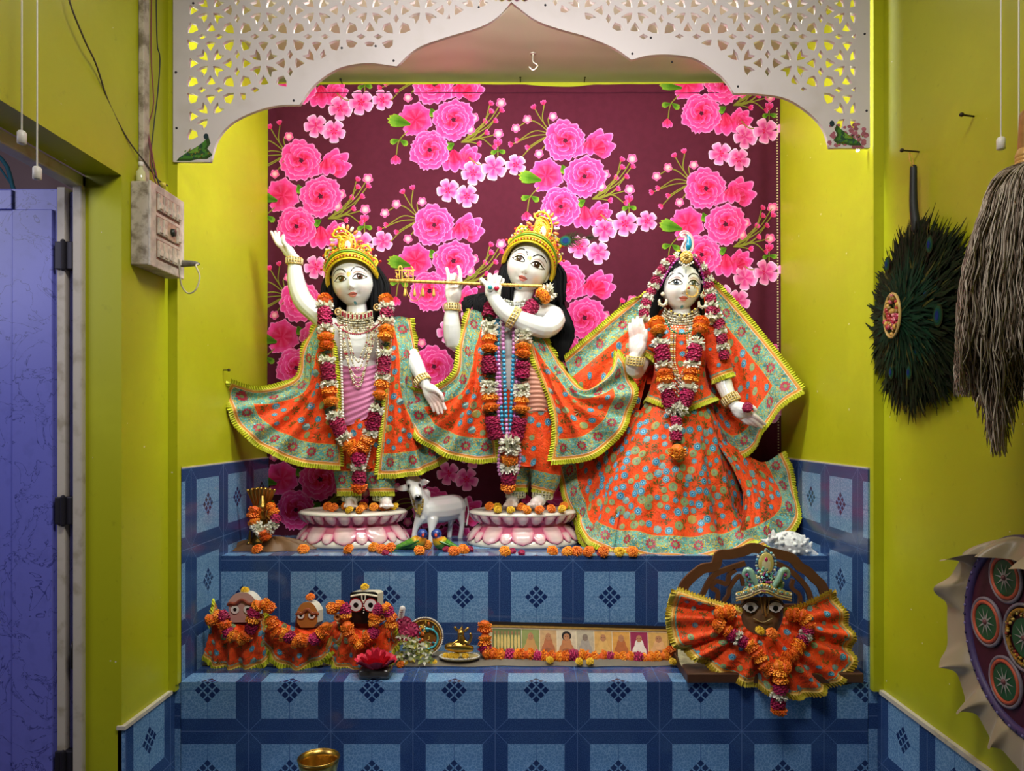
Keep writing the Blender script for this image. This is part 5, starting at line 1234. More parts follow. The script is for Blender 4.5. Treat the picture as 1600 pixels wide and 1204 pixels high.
# cow
cow = thing('cow_figurine', 'white cow figurine standing between the two lotus pedestals', 'figurine', (S(685, 800, 30)[0], SD+.08, ZU))
b = Body()
b.limb([(646, 752, 2), (649, 764, -8), (653, 777, -20)], [12.5, 10.5, 7.5]).limb([(648, 762, 4), (658, 785, 10), (668, 800, 16)], [11, 15, 19]).limb([(668, 797, 14), (690, 795, 34), (710, 791, 52)], [20, 22, 21]).blob((664, 772, 18), (9, 9, 10))
b.limb([(655, 780, 2), (656, 800, 4), (662, 812, 8)], [6, 7, 7])
for l_ in ([(657, 808, 4), (649, 826, 2), (646, 846, 2)], [(676, 812, 6), (674, 830, 0), (673, 847, 0)], [(708, 802, 54), (704, 818, 56), (702, 838, 58)], [(718, 800, 46), (722, 818, 48), (719, 841, 50)]): b.limb(l_, [9.5, 4.6, 4.4], 10)
b.limb([(703, 810, 42), (704, 820, 42)], [6, 2]); b.limb([(728, 778, 56), (732, 797, 58), (729, 820, 56)], [2.2, 1.6, 2], 8)
for l_ in ([(641, 758, 4), (632, 762, 2), (616, 763, 0)], [(655, 755, 4), (662, 753, 4), (671, 752, 2)]): b.limb(l_, [3, 6.2, 1.6], 10, flat=.4, up=(0, 1, 0))
b.finish(cow, voxel=.0026, smooth=9, pal=[((654, 780, -27), 9.5, H('0c0c0c'), 1.6), ((640, 760, -10), 5.5, H('3a3030'), 1.6), ((658, 757, -12), 5.5, H('3a3030'), 1.6), ((623, 764, -4), 8, H('d89a8c'), .8), ((665, 754, -2), 6, H('d89a8c'), .8), ((712, 812, 50), 14, H('d8a090'), .5), ((646, 850, 0), 6, H('2a2420'), .9), ((673, 851, -2), 6, H('2a2420'), .9), ((702, 843, 58), 6, H('2a2420'), .9), ((719, 846, 50), 6, H('2a2420'), .9)])
for l_ in ([(638, 750, 2), (636, 744, 4), (639, 739, 6)], [(653, 746, 2), (656, 741, 4), (654, 736, 6)]): MB().add(tube([S(*q) for q in l_], [3.4*U, 2.4*U, .8*U], 8), H('2c4a7c')).build('horn', POST, cow)
m_ = MB(); beads(m_, [S(*q) for q in ((644, 772, -2), (649, 795, -8), (655, 803, -10), (659, 795, -10), (661, 780, -6))], 2.0*U, H('c8a850'), 2.0, fn=lambda i: H('d8bc60') if i % 2 else H('a88838')); m_.add(bbox(S(654, 0)[0], S(659, 0)[0], S(0, 0, -12)[1], S(0, 0, -9)[1], S(0, 801)[2], S(0, 786)[2], .002), H('c8b050')); m_.build('neck_ornament', GOLD, cow)
# birds
SB = SF(2.545)
def bird(lab, hd, bd, tl, flip):
    t_ = thing('parrot_figurine', lab, 'figurine', tuple(SB(bd[0], 857)), 'pair of parrot figurines'); u = 2.545/F
    def c(p):
        q = (p-SB(*hd)).length/u
        if q < 9: return H('1f3f8a')
        if q < 13: return H('d88a20')
        if q < 18 and p.z > SB(0, 852)[2]: return H('c8a820')
        return H('3f7a28') if sin(p.x*900) > -.3 else H('5f9a34')
    m_ = MB(); m_.add(tube([SB(*tl), SB((tl[0]*.45+bd[0]*.55), bd[1]+5, bd[2]), SB(*bd), SB((hd[0]*.7+bd[0]*.3), hd[1]+9, hd[2]), SB(*hd)], [1.5*u, 7*u, 11*u, 9*u, 6.5*u], 14, seg=24), c)
    m_.add(ell(SB(*hd), (8.5*u, 8.5*u, 8.2*u), 14, 10), H('1f3f8a'))
    m_.build('body', POST, t_); m_ = MB(); m_.add(tube([SB(hd[0]+flip*1, hd[1]+1, hd[2]-7), SB(hd[0]+flip*1, hd[1]+3.5, hd[2]-11), SB(hd[0]+flip, hd[1]+5.5, hd[2]-10)], [2.6*u, 1.8*u, .5*u], 8), H('c8402a')); m_.build('beak', POST, t_)
    for sx in (-1, 1): m_ = MB(); m_.add(ell(SB(hd[0]+sx*4.4, hd[1]-1.5, hd[2]-6.6), 1.1*u, 8, 6), H('101010')); m_.build('eye', POST, t_)
    m_ = MB(); wx = -flip; m_.add(tube([SB(bd[0]+wx*-2, bd[1]-2, bd[2]-9), SB(bd[0]+wx*14, bd[1]+4, bd[2]-7), SB(bd[0]+wx*30, bd[1]+9, bd[2]-3)], [3*u, 5*u, 1*u], 8, flat=.5), H('336a22')); m_.build('wing', POST, t_)
bird('green parrot figurine with a blue head, tail to the left, in front of the cow', (660, 834, 2), (651, 847, 4), (610, 858, 0), 1)
bird('green parrot figurine with a blue head, tail to the right, in front of the cow', (682, 834, 2), (690, 848, 4), (722, 858, 0), -1)
# brass deity under a serpent hood, on a brown folded cloth
SZ = SF(2.56); u = 2.56/F
m_ = MB()
cen = SZ(425, 857); nb = 60; vs = []; fs = []
for i in range(9):
    f_ = i/8
    for k in range(nb):
        a = 2*pi*k/nb; lob = 1+.10*sin(7*a)+.05*sin(13*a+1); vs.append((cen.x+64*u*(1-f_*.95)*cos(a)*lob, cen.y+24*u*(1-f_*.95)*sin(a)*lob, ZU+.001+17*u*(1-(1-f_)**2.5)*(1+.15*sin(9*a+f_*3))))
for i in range(8):
    for k in range(nb): fs.append((i*nb+k, i*nb+(k+1) % nb, (i+1)*nb+(k+1) % nb, (i+1)*nb+k))
m_.add((vs, fs), H('6a4a28')); bc = m_.build('folded_cloth', PLAINC); tag(bc, 'brown folded cloth under the small brass deity at the left end of the upper step', 'cloth')
bd_ = thing('brass_deity', 'small brass deity under a fanned serpent hood, left end of the upper step', 'figurine', tuple(SZ(411, 850)))
m_ = MB(); zc_ = lambda x, y, o=0: SZ(x, y, o)
m_.add(tube([zc_(409, 848), zc_(409, 836), zc_(410, 820), zc_(410, 806)], [22*u, 15*u, 10*u, 8*u], 14, flat=.75), BD)
m_.add(tube([zc_(410, 806, -4), zc_(410, 796, -5), zc_(410, 788, -5), zc_(410, 776, -4)], [8*u, 8*u, 6*u, 3*u], 12), BC); m_.add(ell(zc_(410, 793, -10), (5.5*u, 5*u, 6.5*u), 12, 10), BC)
for sx in (-1, 1): m_.add(tube([zc_(410+sx*8, 806, -3), zc_(410+sx*15, 815, -8), zc_(410+sx*10, 824, -14)], [3*u, 2.6*u, 2.4*u], 8), BC)
m_.build('seated_figure', BRASS, bd_)
m_ = MB(); vs = []; fs = []
for i in range(9):
    f_ = i/8
    for k in range(43):
        s_ = -1+k/21; w_ = (6+17*f_**1.2); x = 408+s_*w_; y = 812-50*f_+4*s_*s_*f_*f_+(-1.5*abs(cos(s_*pi*3.5)) if i == 8 else 0); vs.append(zc_(x, y, 8-10*f_**2-3*abs(sin(s_*pi*3.5))))
for i in range(8):
    for k in range(42): fs.append((i*43+k, i*43+k+1, (i+1)*43+k+1, (i+1)*43+k))
m_.add((vs, fs), BC); m_.add(([v+Vector((0, .004, 0)) for v in vs], [tuple(reversed(f)) for f in fs]), BD)
for k in range(7): m_.add(ell(zc_(408+(k-3)*7, 763+abs(k-3)*.9, -4), (2.4*u, 3*u, 2.6*u), 8, 6), BC)
m_.build('serpent_hood', BRASS, bd_)
for pts in ([(389, 848, -12), (391, 830, -10)], [(396, 826, -10), (409, 847, -14)]):
    m_ = MB(); m_.add(tube([zc_(*q) for q in pts], [2.4*u, 1.8*u], 8), BC); m_.add(ell(zc_(*pts[0]), (4*u, 4*u, 2*u), 10, 6), BC); m_.build('support_post', BRASS, bd_)
garland('small marigold and jasmine garland around the brass deity under the serpent hood', [([(401, 792, -12), (396, 800, -14), (395, 812, -16), (402, 824, -20), (412, 832, -22)], 'oooww', 9), ([(421, 788, -12), (427, 798, -14), (431, 808, -16), (428, 820, -20), (416, 830, -22)], 'oorww', 8), ([(412, 828, -24), (416, 842, -24)], 'oo', 9)], sfun=SZ, u=u)
# conch
conch = thing('conch_shell', 'white spiky conch shell lying on the right hem of the goddess\'s skirt', 'shell', tuple(SF(2.47)(1238, 866)))
mb0 = Body(); SD_, U_ = SD, U
SC = SF(2.47); uu = 2.47/F
def CT(pts, r, n=12): mb0.mb.add(tube([SC(*q) for q in pts], [x*uu for x in r], n))
CT([(1204, 846, 0), (1222, 848, 0), (1242, 852, 0), (1262, 862, 0), (1280, 868, -4)], [8, 19, 20, 10, 2])
for k in range(46):
    a = R.uniform(0, 6.28); x0 = R.uniform(1204, 1266); rr_ = R.uniform(17, 24)*(1-.5*max(0, (x0-1245)/25)); y0 = 848+(x0-1204)*.2; CT([(x0, y0-rr_*.5*cos(a), -rr_*.5*abs(sin(a))), (x0+R.uniform(-4, 6), y0-rr_*cos(a), -rr_*abs(sin(a)))], [R.uniform(3, 6), R.uniform(2, 3)], 7)
for k in range(16):
    a = k*2.4; x = 1206+k*3.8; CT([(x, 848+k*.9, 0), (x+9*sin(a)*.4+2, 850+k*.6-24*cos(a)*.9, -20*abs(sin(a)))], [7, 2], 8)
CT([(1200, 846, 0), (1190, 843, 2)], [5, 1.5], 8)
mb0.finish(conch, 'shell_body', voxel=.0018, smooth=1, pal=[])
conch.children[0].data.materials.clear(); conch.children[0].data.materials.append(paint('rough_shell', .5, 60, .25, bump=.5, bscale=120))
# long thin mat on the lower step
m_ = MB(); vs = []; fs = []
X0, X1 = P(308, 0, 2.29).x, P(1062, 0, 2.29).x; nn = 150
for k in range(nn+1):
    x = X0+(X1-X0)*k/nn; w_ = .004*sin(k*.35)+.003*sin(k*.13+1); th = .008+.004*sin(k*.21)+(.010*math.exp(-((k-7)/6)**2))
    for j in range(8):
        f_ = j/7; vs.append((x, 2.281+w_+f_*.145, ZL+.0015+th*sin(min(1, f_*6+.02)*pi/2)*(1 if f_ < .99 else .2)))
for k in range(nn):
    for j in range(7): fs.append((k*8+j, k*8+j+1, (k+1)*8+j+1, (k+1)*8+j))
m_.add((vs, fs), H('6f675a')); tag(m_.build('mat', PLAINC), 'long folded grey-brown cloth mat lying on the lower step', 'cloth')
# ---- the three wooden deities
SJ = SF(2.32); uj = 2.32/F; WOODP = paint('painted_wood', .35, 30, .08, coat=.2)
def eye(mb_, x, y, o, r, rim=None):
    for rr_, cc, dz in (((1.18, rim, 0),) if rim else ())+((1, H('f2ede4'), -.4), (.42, H('0a0808'), -.8)):
        m2 = [SJ(x+r*rr_*cos(a), y+r*rr_*sin(a), o+dz) for a in np.linspace(0, 2*pi, 21)[:-1]]; mb_.poly(m2, cc)
def block_head(t_, x0, x1, y0, y1, depth, face, top, domed, brow=None, eyes=(), er=6, rim=None):
    m_ = MB(); N = 16; vs = []; fs = []; cx = (x0+x1)/2; w_ = (x1-x0)/2
    sh_ = []
    for k in range(N+1):
        s_ = -1+2*k/N; hgt = y0+(abs(s_)**2.6*14 if domed else abs(s_)**10*3); sh_.append((cx+s_*w_*(1 if not domed else 1), hgt))
    out = sh_+[(x1, y1-8), (x1-6, y1), (x0+6, y1), (x0, y1-8)]
    n = len(out); f0 = [SJ(x, y, -20) for x, y in out]; b0 = [SJ(x+9, y-3, -20+depth) for x, y in out]
    m_.poly(f0, face); m_.poly(list(reversed(b0)), top)
    for k in range(n): m_.poly([f0[k], b0[k], b0[(k+1) % n], f0[(k+1) % n]], top if k < N or k >= n-1 or out[k][0] > cx else face)
    if brow:
        q = [(cx+w_*s_*1.02, y0+15-abs(s_)*3-3*cos(s_*2*pi)+(abs(s_)**2.6*10 if domed else 0)) for s_ in np.linspace(-1, 1, 17)]
        m_.add(tube([SJ(x, y, -21) for x, y in q], 2.6*uj, 8), brow)
    for ex, ey in eyes: eye(m_, ex, ey, -21.5, er, rim)
    return m_
def doll(label, head, hem, left, right, arms, neck, loc, folds=5):
    t_ = thing('wooden_deity', label, 'figurine', tuple(SJ(loc, 1034)), 'three dressed wooden deities')
    head.build('head', WOODP, t_, False)
    m_ = MB(); m_.add(tube([SJ(loc, 1032, 0), SJ(loc, 1000, 0), SJ(loc, 965, -4)], [26*uj, 22*uj, 18*uj], 14, flat=.6), H('a03a20')); m_.build('torso', WOODP, t_)
    for ax, ay in arms:
        m_ = MB(); m_.add(tube([SJ(ax+(loc-ax)*.5, ay+6, -4), SJ(ax, ay, -30)], [8*uj, 6*uj], 12), H('b5642c')); c = SJ(ax, ay, -37)
        m_.add(tube([c+Vector((4*uj*cos(a), 0, 4*uj*sin(a))) for a in np.linspace(0, 2*pi, 15)], 1.5*uj, 6, cap=False), H('d88a4a')); m_.build('arm', WOODP, t_)
    nk = [SJ(*q) for q in neck]; hm = [SJ(*q) for q in hem]; mid = [(SJ(*a)+SJ(*b))/2+Vector((0, -.012, 0)) for a, b in zip([tuple(SJI(x)) for x in catmull(nk, 4)], [tuple(SJI(x)) for x in catmull(hm, 4)])]
    sh = Sheet([nk, mid, hm], 70, 34, (.011, folds, .2), 'BLR', ph=R.random()*6, wr=.002, tp=.8)
    sh.decorate(1.0, rf=.008, bord=False); sh.build('dress', ORANGE, t_); return t_
def SJI(v): d = v[1]; return ((v[0])*F/d+CX, CY-(v[2]-CZ)*F/d, (d-2.32)/uj)
BR = H('7a3826')
doll('wooden deity with a white domed head and pale face, leftmost on the lower step', block_head(None, 357, 400, 925, 972, 26, H('cfa096'), H('e6dfd2'), True, BR, ((367, 952), (387, 952)), 6.5), [(322, 1012, -20), (328, 1036, -24), (360, 1043, -28), (395, 1042, -28), (424, 1026, -24)], 0, 0, ((334, 967), (407, 964)), [(336, 940, -8), (350, 968, -18), (375, 976, -26), (395, 972, -22), (412, 955, -14)], 376)
doll('smallest wooden deity with a brown face, middle of the three on the lower step', block_head(None, 464, 496, 940, 980, 22, H('c07838'), H('e8e0cc'), True, H('8a4424'), ((470, 961), (487, 961)), 5.5, H('b8442a')), [(407, 985, -20), (417, 1016, -26), (455, 1044, -30), (500, 1030, -28), (533, 1000, -20), (538, 975, -14)], 0, 0, (), [(425, 962, -6), (450, 975, -18), (480, 984, -26), (510, 975, -18), (532, 965, -10)], 480)
jh = block_head(None, 547, 590, 924, 974, 22, H('100c0e'), H('ddd2b4'), False, None, ((556, 945), (579, 945)), 9.5, H('b01c20'))
for x, y in ((547, 924), (590, 924)): pass
jh.add(tube([SJ(549, 931, -21), SJ(568, 928, -21), SJ(589, 931, -21)], 1.6*uj, 6), H('e8e0c0')); jh.add(tube([SJ(565, 928, -22), SJ(566, 938, -22), SJ(570, 938, -22), SJ(571, 928, -22)], 1*uj, 6), H('f0e8d0'))
for k in range(5): jh.add(ell(SJ(568+.5*(k % 2), 941+k*4, -22), 1.1*uj, 6, 5), H('e8e0d0'))
doll('wooden deity with a square black face and large round eyes on the lower step', jh, [(505, 1025, -22), (528, 1040, -26), (565, 1046, -30), (605, 1036, -26), (620, 1005, -16)], 0, 0, ((527, 964), (597, 965)), [(532, 962, -8), (548, 978, -20), (570, 984, -26), (592, 978, -20), (612, 962, -8)], 568)
for x, y, k, lab in ((383, 922, 'y', 'yellow marigold on the head of the leftmost wooden deity'), (485, 933, 'o', 'orange marigold on the head of the smallest wooden deity'), (570, 917, 'y', 'yellow marigold on the flat top of the black-faced wooden deity')):
    o = flower(k, SJ(x, y, -12), 7*uj, None, (0, -.4, 1)); o.name = 'marigold' if k == 'o' else 'yellow_marigold'; tag(o, lab, 'flower')
kw = dict(sfun=SJ, u=uj, jit=2, name='flower_garland')
garland('marigold garland over the arms of the leftmost wooden deity', [([(326, 972, -36), (340, 958, -34), (352, 968, -36), (354, 985, -38), (366, 997, -40), (382, 997, -40), (391, 980, -40), (396, 962, -40), (402, 946, -38), (418, 944, -38), (424, 958, -36)], 'oororooororooo', 9.5)], **kw)
garland('marigold and rose garland across the smallest wooden deity', [([(424, 965, -36), (428, 978, -38), (438, 990, -40), (450, 994, -42), (462, 1002, -44), (475, 1000, -44), (488, 1000, -44), (500, 992, -42), (512, 980, -40), (510, 972, -38)], 'oooorooorooo', 10)], **kw)
garland('marigold and rose garland over the black-faced wooden deity', [([(512, 958, -36), (522, 948, -36), (538, 945, -36), (540, 968, -38), (543, 985, -40), (546, 1000, -42), (560, 1003, -42), (566, 1012, -42)], 'oorooooo', 9.5), ([(572, 998, -42), (588, 985, -40), (584, 970, -38), (590, 955, -36), (603, 945, -34), (610, 962, -34), (614, 975, -34), (612, 985, -36)], 'oroororoo', 9.5)], **kw)
# red cloth rose in a glass dish
SR = SF(2.20); ur = 2.2/F
t_ = thing('flower_dish', 'dark square dish holding a red cloth rose at the front of the lower step', 'dish', tuple(SR(590, 1055)))
c = on_step(590, 1052, .743, 2.15); m_ = MB(); m_.add(bbox(c.x-.046, c.x+.046, 2.16, 2.225, ZL+.001, ZL+.030, .008), H('3f3c3c')); m_.build('dish', paint('smoked_glass', .1, 40, .2, coat=.5), t_)
m_ = MB(); cc = Vector((c.x, 2.19, ZL+.05))
for i in range(4):
    for k in range(5+i):
        a = 2*pi*k/(5+i)+i*.6; r = .010+.012*i; vs = []
        for p_ in range(6):
            for q_ in range(7):
                aa = a+(q_/6-.5)*(1.25-.08*i); h = (p_/5); rr = r*(.6+.5*h+.25*h*h)*(1+.05*sin(q_*2)); vs.append(cc+Vector((rr*cos(aa), rr*sin(aa)*.85, -.022+h*(.058-.009*i)-.012*abs(q_/3-1)**2*h)))
        m_.add((vs, [(y*7+x, y*7+x+1, y*7+x+8, y*7+x+7) for y in range(5) for x in range(6)]), mixc(H('c01838'), H('e03a50'), R.random()))
m_.build('cloth_rose', paint('red_cloth', .5, 40, .1), t_)
# white comb-like stick
t_ = thing('beaded_stick', 'white flat stick with dark ladder marks standing right of the black-faced deity', 'ornament', tuple(SJ(623, 1010)))
m_ = MB(); a, b_ = SJ(618, 1012, -6), SJ(629, 950, -6); m_.add(tube([a, b_], 4.6*uj, 4, seg=8), H('e6e0dc'))
for k in range(18): p = a+(b_-a)*((k+.5)/18); m_.add(bbox(p.x-.0050, p.x+.0050, p.y-.011, p.y-.0085, p.z-.0008, p.z+.0008, .0003), H('6a3a4a'))
m_.build('stick', POST, t_, False)
# round silver-rimmed plaque and flowers
t_ = thing('round_plaque', 'round plaque with a beaded silver rim leaning among flowers, right of the wooden deities', 'plaque', tuple(SJ(663, 1022)))
c = SJ(663, 994, 8); rr_ = 30*uj; T_ = Matrix.Translation(c) @ Euler((pi/2-.15, 0, .1)).to_matrix().to_4x4()
m_ = MB(); m_.add(xf(lathe([(0, 0), (rr_*.8, 0), (rr_*.85, .004), (rr_, .004), (rr_, -.003), (0, -.003)], 40), T_), lambda p: mixc(H('a07828'), H('7a2a1c'), .5+.5*sin(p.x*500)*sin(p.z*400))); m_.build('plate', GOLD, t_)
m_ = MB(); beads(m_, [T_ @ Vector((rr_*.97*cos(a), rr_*.97*sin(a), .005)) for a in np.linspace(0, 2*pi, 50)], 1.5*uj, H('d8cfc0'), 1.9); beads(m_, [T_ @ Vector((rr_*.84*cos(a), rr_*.84*sin(a), .005)) for a in np.linspace(0, 2*pi, 50)], 1.1*uj, H('c89a40'), 2.0); m_.build('beaded_rim', GEM, t_)
m_ = MB()
for k in range(60): a = R.uniform(0, 2*pi); r = rr_*.75*sqrt(R.random()); m_.add(ell(T_ @ Vector((r*cos(a), r*sin(a), .005)), (R.uniform(1, 3.4)*uj, R.uniform(.8, 1.6)*uj, R.uniform(1, 4)*uj), 7, 5), R.choice((H('b8302a'), H('d8a83a'), H('d86a28'), H('2f8a9a'), H('e0d0a0'), H('8a5a20'))))
m_.add(tube([T_ @ Vector((rr_*.5*cos(a)+rr_*.2, rr_*.5*sin(a)-rr_*.1, .008)) for a in np.linspace(-2, 1.8, 14)], 1.7*uj, 6), H('4ab0b8')); m_.build('relief', GOLD, t_)
for x, y, o_, lab in ((632, 975, -6, 'topmost magenta rose tuft leaning on the round plaque'), (643, 984, -8, 'right magenta rose tuft leaning on the round plaque'), (631, 992, -12, 'lowest magenta rose tuft leaning on the round plaque')):
    o = flower('r', SJ(x, y, o_), 13*uj, None, (.1, -1, .3)); o.name = 'rose_tuft'; tag(o, lab, 'flower', 'rose tufts by the round plaque')
m_ = MB()
for k in range(80):
    p = SJ(R.uniform(620, 676) if k % 3 else R.uniform(622, 650), R.uniform(1004, 1032) if k % 3 else R.uniform(990, 1010), R.uniform(-24, -6)); an = R.uniform(0, 6)
    for q in range(4):
        a = an+q*1.5; L = R.uniform(5, 9)*uj; d = Vector((cos(a), -.5, sin(a)*.8)); s_ = Vector((-sin(a), 0, cos(a)))
        m_.add(([p, p+d*L*.5+s_*L*.3, p+d*L, p+d*L*.5-s_*L*.3], [(0, 1, 2, 3)]), R.choice((H('d8d8a0'), H('e8e4c8'), H('a8b060'), H('d8c850'), H('7a8a3a'))))
bn = m_.build('flower_bunch', PETAL, smooth=False); tag(bn, 'bunch of pale yellow-green blossoms heaped in front of the round plaque', 'flowers')
loose([(633, 1035, 'y'), (626, 1037, 'o'), (644, 1032, 'y'), (672, 1020, 'y'), (678, 1012, 'y')], 'around the pale blossoms by the plaque', 'flowers by the round plaque', .743, 2.27, 2.3, 6)
# gilt crawling child figurine on a silver dish
t_ = thing('gilt_figurine', 'small gilt figurine on a silver-rimmed dish of yellow flowers, left of the photo frame', 'figurine', tuple(SJ(718, 1024)))
c = SJ(718, 1019, 0); c.z = ZL+.010
m_ = MB(); m_.add(lathe([(0, .002), (26*uj, .002), (31*uj, .007), (32*uj, .010), (30*uj, .010), (25*uj, .005), (0, .005)], 40, c, .55), H('c8b070')); beads(m_, [c+Vector((31*uj*cos(a), 31*uj*.55*sin(a), .011)) for a in np.linspace(0, 2*pi, 60)], 1.5*uj, H('d8d4c8'), 2.0); m_.build('dish', GOLD, t_)
m_ = MB(); J = SJ
m_.add(tube([J(700, 1010, 0), J(716, 1010, -2), J(736, 1013, 0)], [6*uj, 9*uj, 5*uj], 10), BC); m_.add(tube([J(722, 1010, 0), J(721, 1000, 0), J(720, 993, 0)], [8*uj, 7*uj, 5*uj], 10), BC); m_.add(ell(J(720, 989, -2), (5.5*uj, 5.5*uj, 6*uj), 12, 8), BC)
m_.add(tube([J(720, 985, 0), J(722, 978, 0)], [4.5*uj, .8*uj], 8), BC)
for pts in ([(724, 1000, -2), (732, 1004, -4), (736, 996, -5), (735, 990, -5)], [(716, 1000, -2), (709, 1005, -6), (706, 1010, -6)], [(714, 984, 0), (711, 980, 0)], [(727, 985, 0), (731, 981, 0)]): m_.add(tube([J(*q) for q in pts], 2.2*uj, 8), BC)
m_.build('figure', BRASS, t_)
loose([(697, 1010, 'y'), (705, 1016, 'y'), (713, 1019, 'y'), (727, 1017, 'y')], 'on the gilt figurine\'s dish', 'yellow flowers on the silver-rimmed dish', .725, 2.29, 2.31, 6)
# ---- long frame of small photographs
fr = thing('photo_frame', 'long narrow framed row of nine small portrait photographs on the lower step', 'picture', (P(905, 1000, 2.4).x, 2.4, ZL+.012))
A_, B_, C_, D_ = P(757, 1036, 2.37), P(1050, 1040, 2.37), P(1047, 978, 2.405), P(757, 970, 2.405)
def fp(u_, v_, o=0):
    p = A_*(1-u_)*(1-v_)+B_*u_*(1-v_)+C_*u_*v_+D_*(1-u_)*v_; n = (B_-A_).cross(D_-A_).normalized(); n = n if n.y < 0 else -n; return p+n*o
def bar(m_, u0, v0, u1, v1, o0, o1, col):
    q = [(u0, v0), (u1, v0), (u1, v1), (u0, v1)]; vs = [fp(a, b, o0) for a, b in q]+[fp(a, b, o1) for a, b in q]
    m_.add((vs, [(3, 2, 1, 0), (4, 5, 6, 7), (0, 1, 5, 4), (1, 2, 6, 5), (2, 3, 7, 6), (3, 0, 4, 7)]), col)
m_ = MB(); bar(m_, 0, 0, 1, 1, 0, .004, H('5a4a38')); m_.build('backing', WOODP, fr, False)
m_ = MB()
for (a, b, c_, d) in ((0, .93, 1, 1), (0, 0, 1, .07), (0, 0, .012, 1), (.988, 0, 1, 1)): bar(m_, a, b, c_, d, .003, .011, H('1c1410'))
m_.build('outer_frame', WOODP, fr, False); m_ = MB()
for (a, b, c_, d) in ((.012, .87, .988, .93), (.012, .07, .988, .12), (.012, .07, .020, .93), (.980, .07, .988, .93)): bar(m_, a, b, c_, d, .003, .0085, H('c8a050'))
m_.build('gilt_inner_frame', GOLD, fr, False)
edges = [769, 815, 843, 870, 900, 928, 956, 984, 1012, 1045]; bgs = ['6f7f4a', '8f9a58', 'd0a874', 'd8c8a8', 'c0b498', 'd8a85c', 'dca24c', '9a2850', 'd8aa5c']; cl = ['e0c878', 'c89858', 'b87048', 'c08050', 'a8a094', 'e0b468', 'b86a38', 'efe6d8', 'e0b078']
m_ = MB(); bar(m_, .016, .10, .984, .90, .004, .0048, H('e8dcb8')); m_.build('mount', EMB, fr, False)
for i in range(9):
    u0, u1 = (edges[i]-757)/291, (edges[i+1]-757)/291; m_ = MB(); bar(m_, u0+.002, .14, u1-.002, .83, .0048, .0052, H(bgs[i])); w_ = u1-u0
    def blob(cx, cz, rx, rz, col, k=0): m_.poly([fp(u0+w_*(cx+rx*cos(a)), .14+.69*(cz+rz*sin(a)), .0055+k*.0002) for a in np.linspace(0, 2*pi, 15)[:-1]], col)
    if i == 0:
        for k in range(8): blob(.1+k*.115, .55, .045, .3, H(cl[0]), 1); blob(.1+k*.115, .86, .026, .08, H('a87850'), 2)
        blob(.5, .15, .5, .12, H('5a6a38'), 0)
    else:
        blob(.5, .28, .40, .30, H(cl[i]), 1); blob(.5, .5, .26, .26, H(cl[i]), 2)
        if i == 3: blob(.5, .80, .25, .17, H('1c1410'), 2)
        blob(.5, .76, .16, .13, H('b88058') if i != 4 else H('8a7868'), 3); blob(.44, .77, .02, .015, H('2a1a14'), 4); blob(.56, .77, .02, .015, H('2a1a14'), 4)
        if i in (2, 3, 8): blob(.5, .3, .22, .07, H('9a6040'), 4)
    m_.build('photograph', EMB, fr, False)
SP = SF(2.345); up = 2.345/F
garland('marigold and rose garland draped along the left and bottom of the photo frame', [([(759, 970, 8), (757, 988, 4), (758, 1006, 0), (760, 1018, -2)], 'oooor', 11), ([(756, 1020, -4), (790, 1022, -6), (850, 1025, -6), (900, 1026, -6), (950, 1027, -6), (1000, 1030, -6), (1046, 1024, -4)], 'oooroooroooorooooroooroooo', 10.5), ([(1044, 1012, 0), (1050, 1022, -4)], 'o', 10)], sfun=SP, u=up, jit=2.2)
loose([(859, 1030, 'y'), (922, 1033, 'y'), (1051, 1036, 'y'), (905, 1034, 'y')], 'under the garland of the photo frame', 'yellow marigolds under the frame garland', .735, 2.28, 2.3, 7)
# ---- deity at the right front: carved wood back, board with fleece, pleated dress, crown
SK = SF(2.20); uk = 2.20/F; WD = paint('carved_brown_wood', .45, 40, .15)
t_ = thing('wooden_throne', 'brown wooden base board with a scrolled cut-out back at the right front', 'throne', tuple(SK(1190, 1070)))
m_ = MB()
def bk(pts, r, o=26, cyc=False): m_.add(tube([SF(2.30)(x, y, 0) for x, y in pts], [r*2.3/F]*len(pts), 6, flat=1.0, seg=len(pts)*5), H('5c3418'))
def plate2(pts, w_):
    S3 = SF(2.30)
    for q in ribbon2d(pts, w_, len(pts)*6):
        f = [S3(x, y, 0) for x, y in q]; g_ = [v+Vector((0, .012, 0)) for v in f]
        m_.add((f+g_, [(0, 1, 2, 3), (7, 6, 5, 4), (0, 4, 5, 1), (2, 6, 7, 3), (1, 5, 6, 2), (3, 7, 4, 0)]), H('5f3a1c'))
plate2([(1068, 945), (1068, 920), (1078, 905), (1092, 893), (1100, 888), (1118, 884), (1124, 868), (1140, 866), (1160, 862), (1178, 856), (1200, 862), (1222, 867), (1238, 872), (1250, 885), (1262, 892), (1275, 905), (1285, 915), (1292, 935)], 15)
plate2([(1090, 950), (1100, 925), (1115, 900), (1140, 888), (1165, 880)], 8); plate2([(1100, 955), (1118, 945), (1122, 925), (1112, 918), (1120, 908), (1136, 912), (1140, 898), (1150, 890)], 7)
plate2([(1140, 950), (1132, 940), (1138, 930), (1140, 920), (1150, 905), (1158, 900), (1162, 915)], 6); plate2([(1270, 945), (1262, 920), (1245, 900), (1225, 885), (1205, 878)], 8)
plate2([(1250, 950), (1250, 930), (1238, 918), (1240, 905)], 6); plate2([(1075, 952), (1290, 952)], 16)
m_.build('carved_back', WD, t_, False)
m_ = MB(); xa, xb = P(1068, 0, 2.18).x, P(1338, 0, 2.18).x; m_.add(bbox(xa, xb, 2.13, 2.36, ZL+.001, ZL+.030, .004), H('4a2c18')); m_.build('base_board', WD, t_, False)
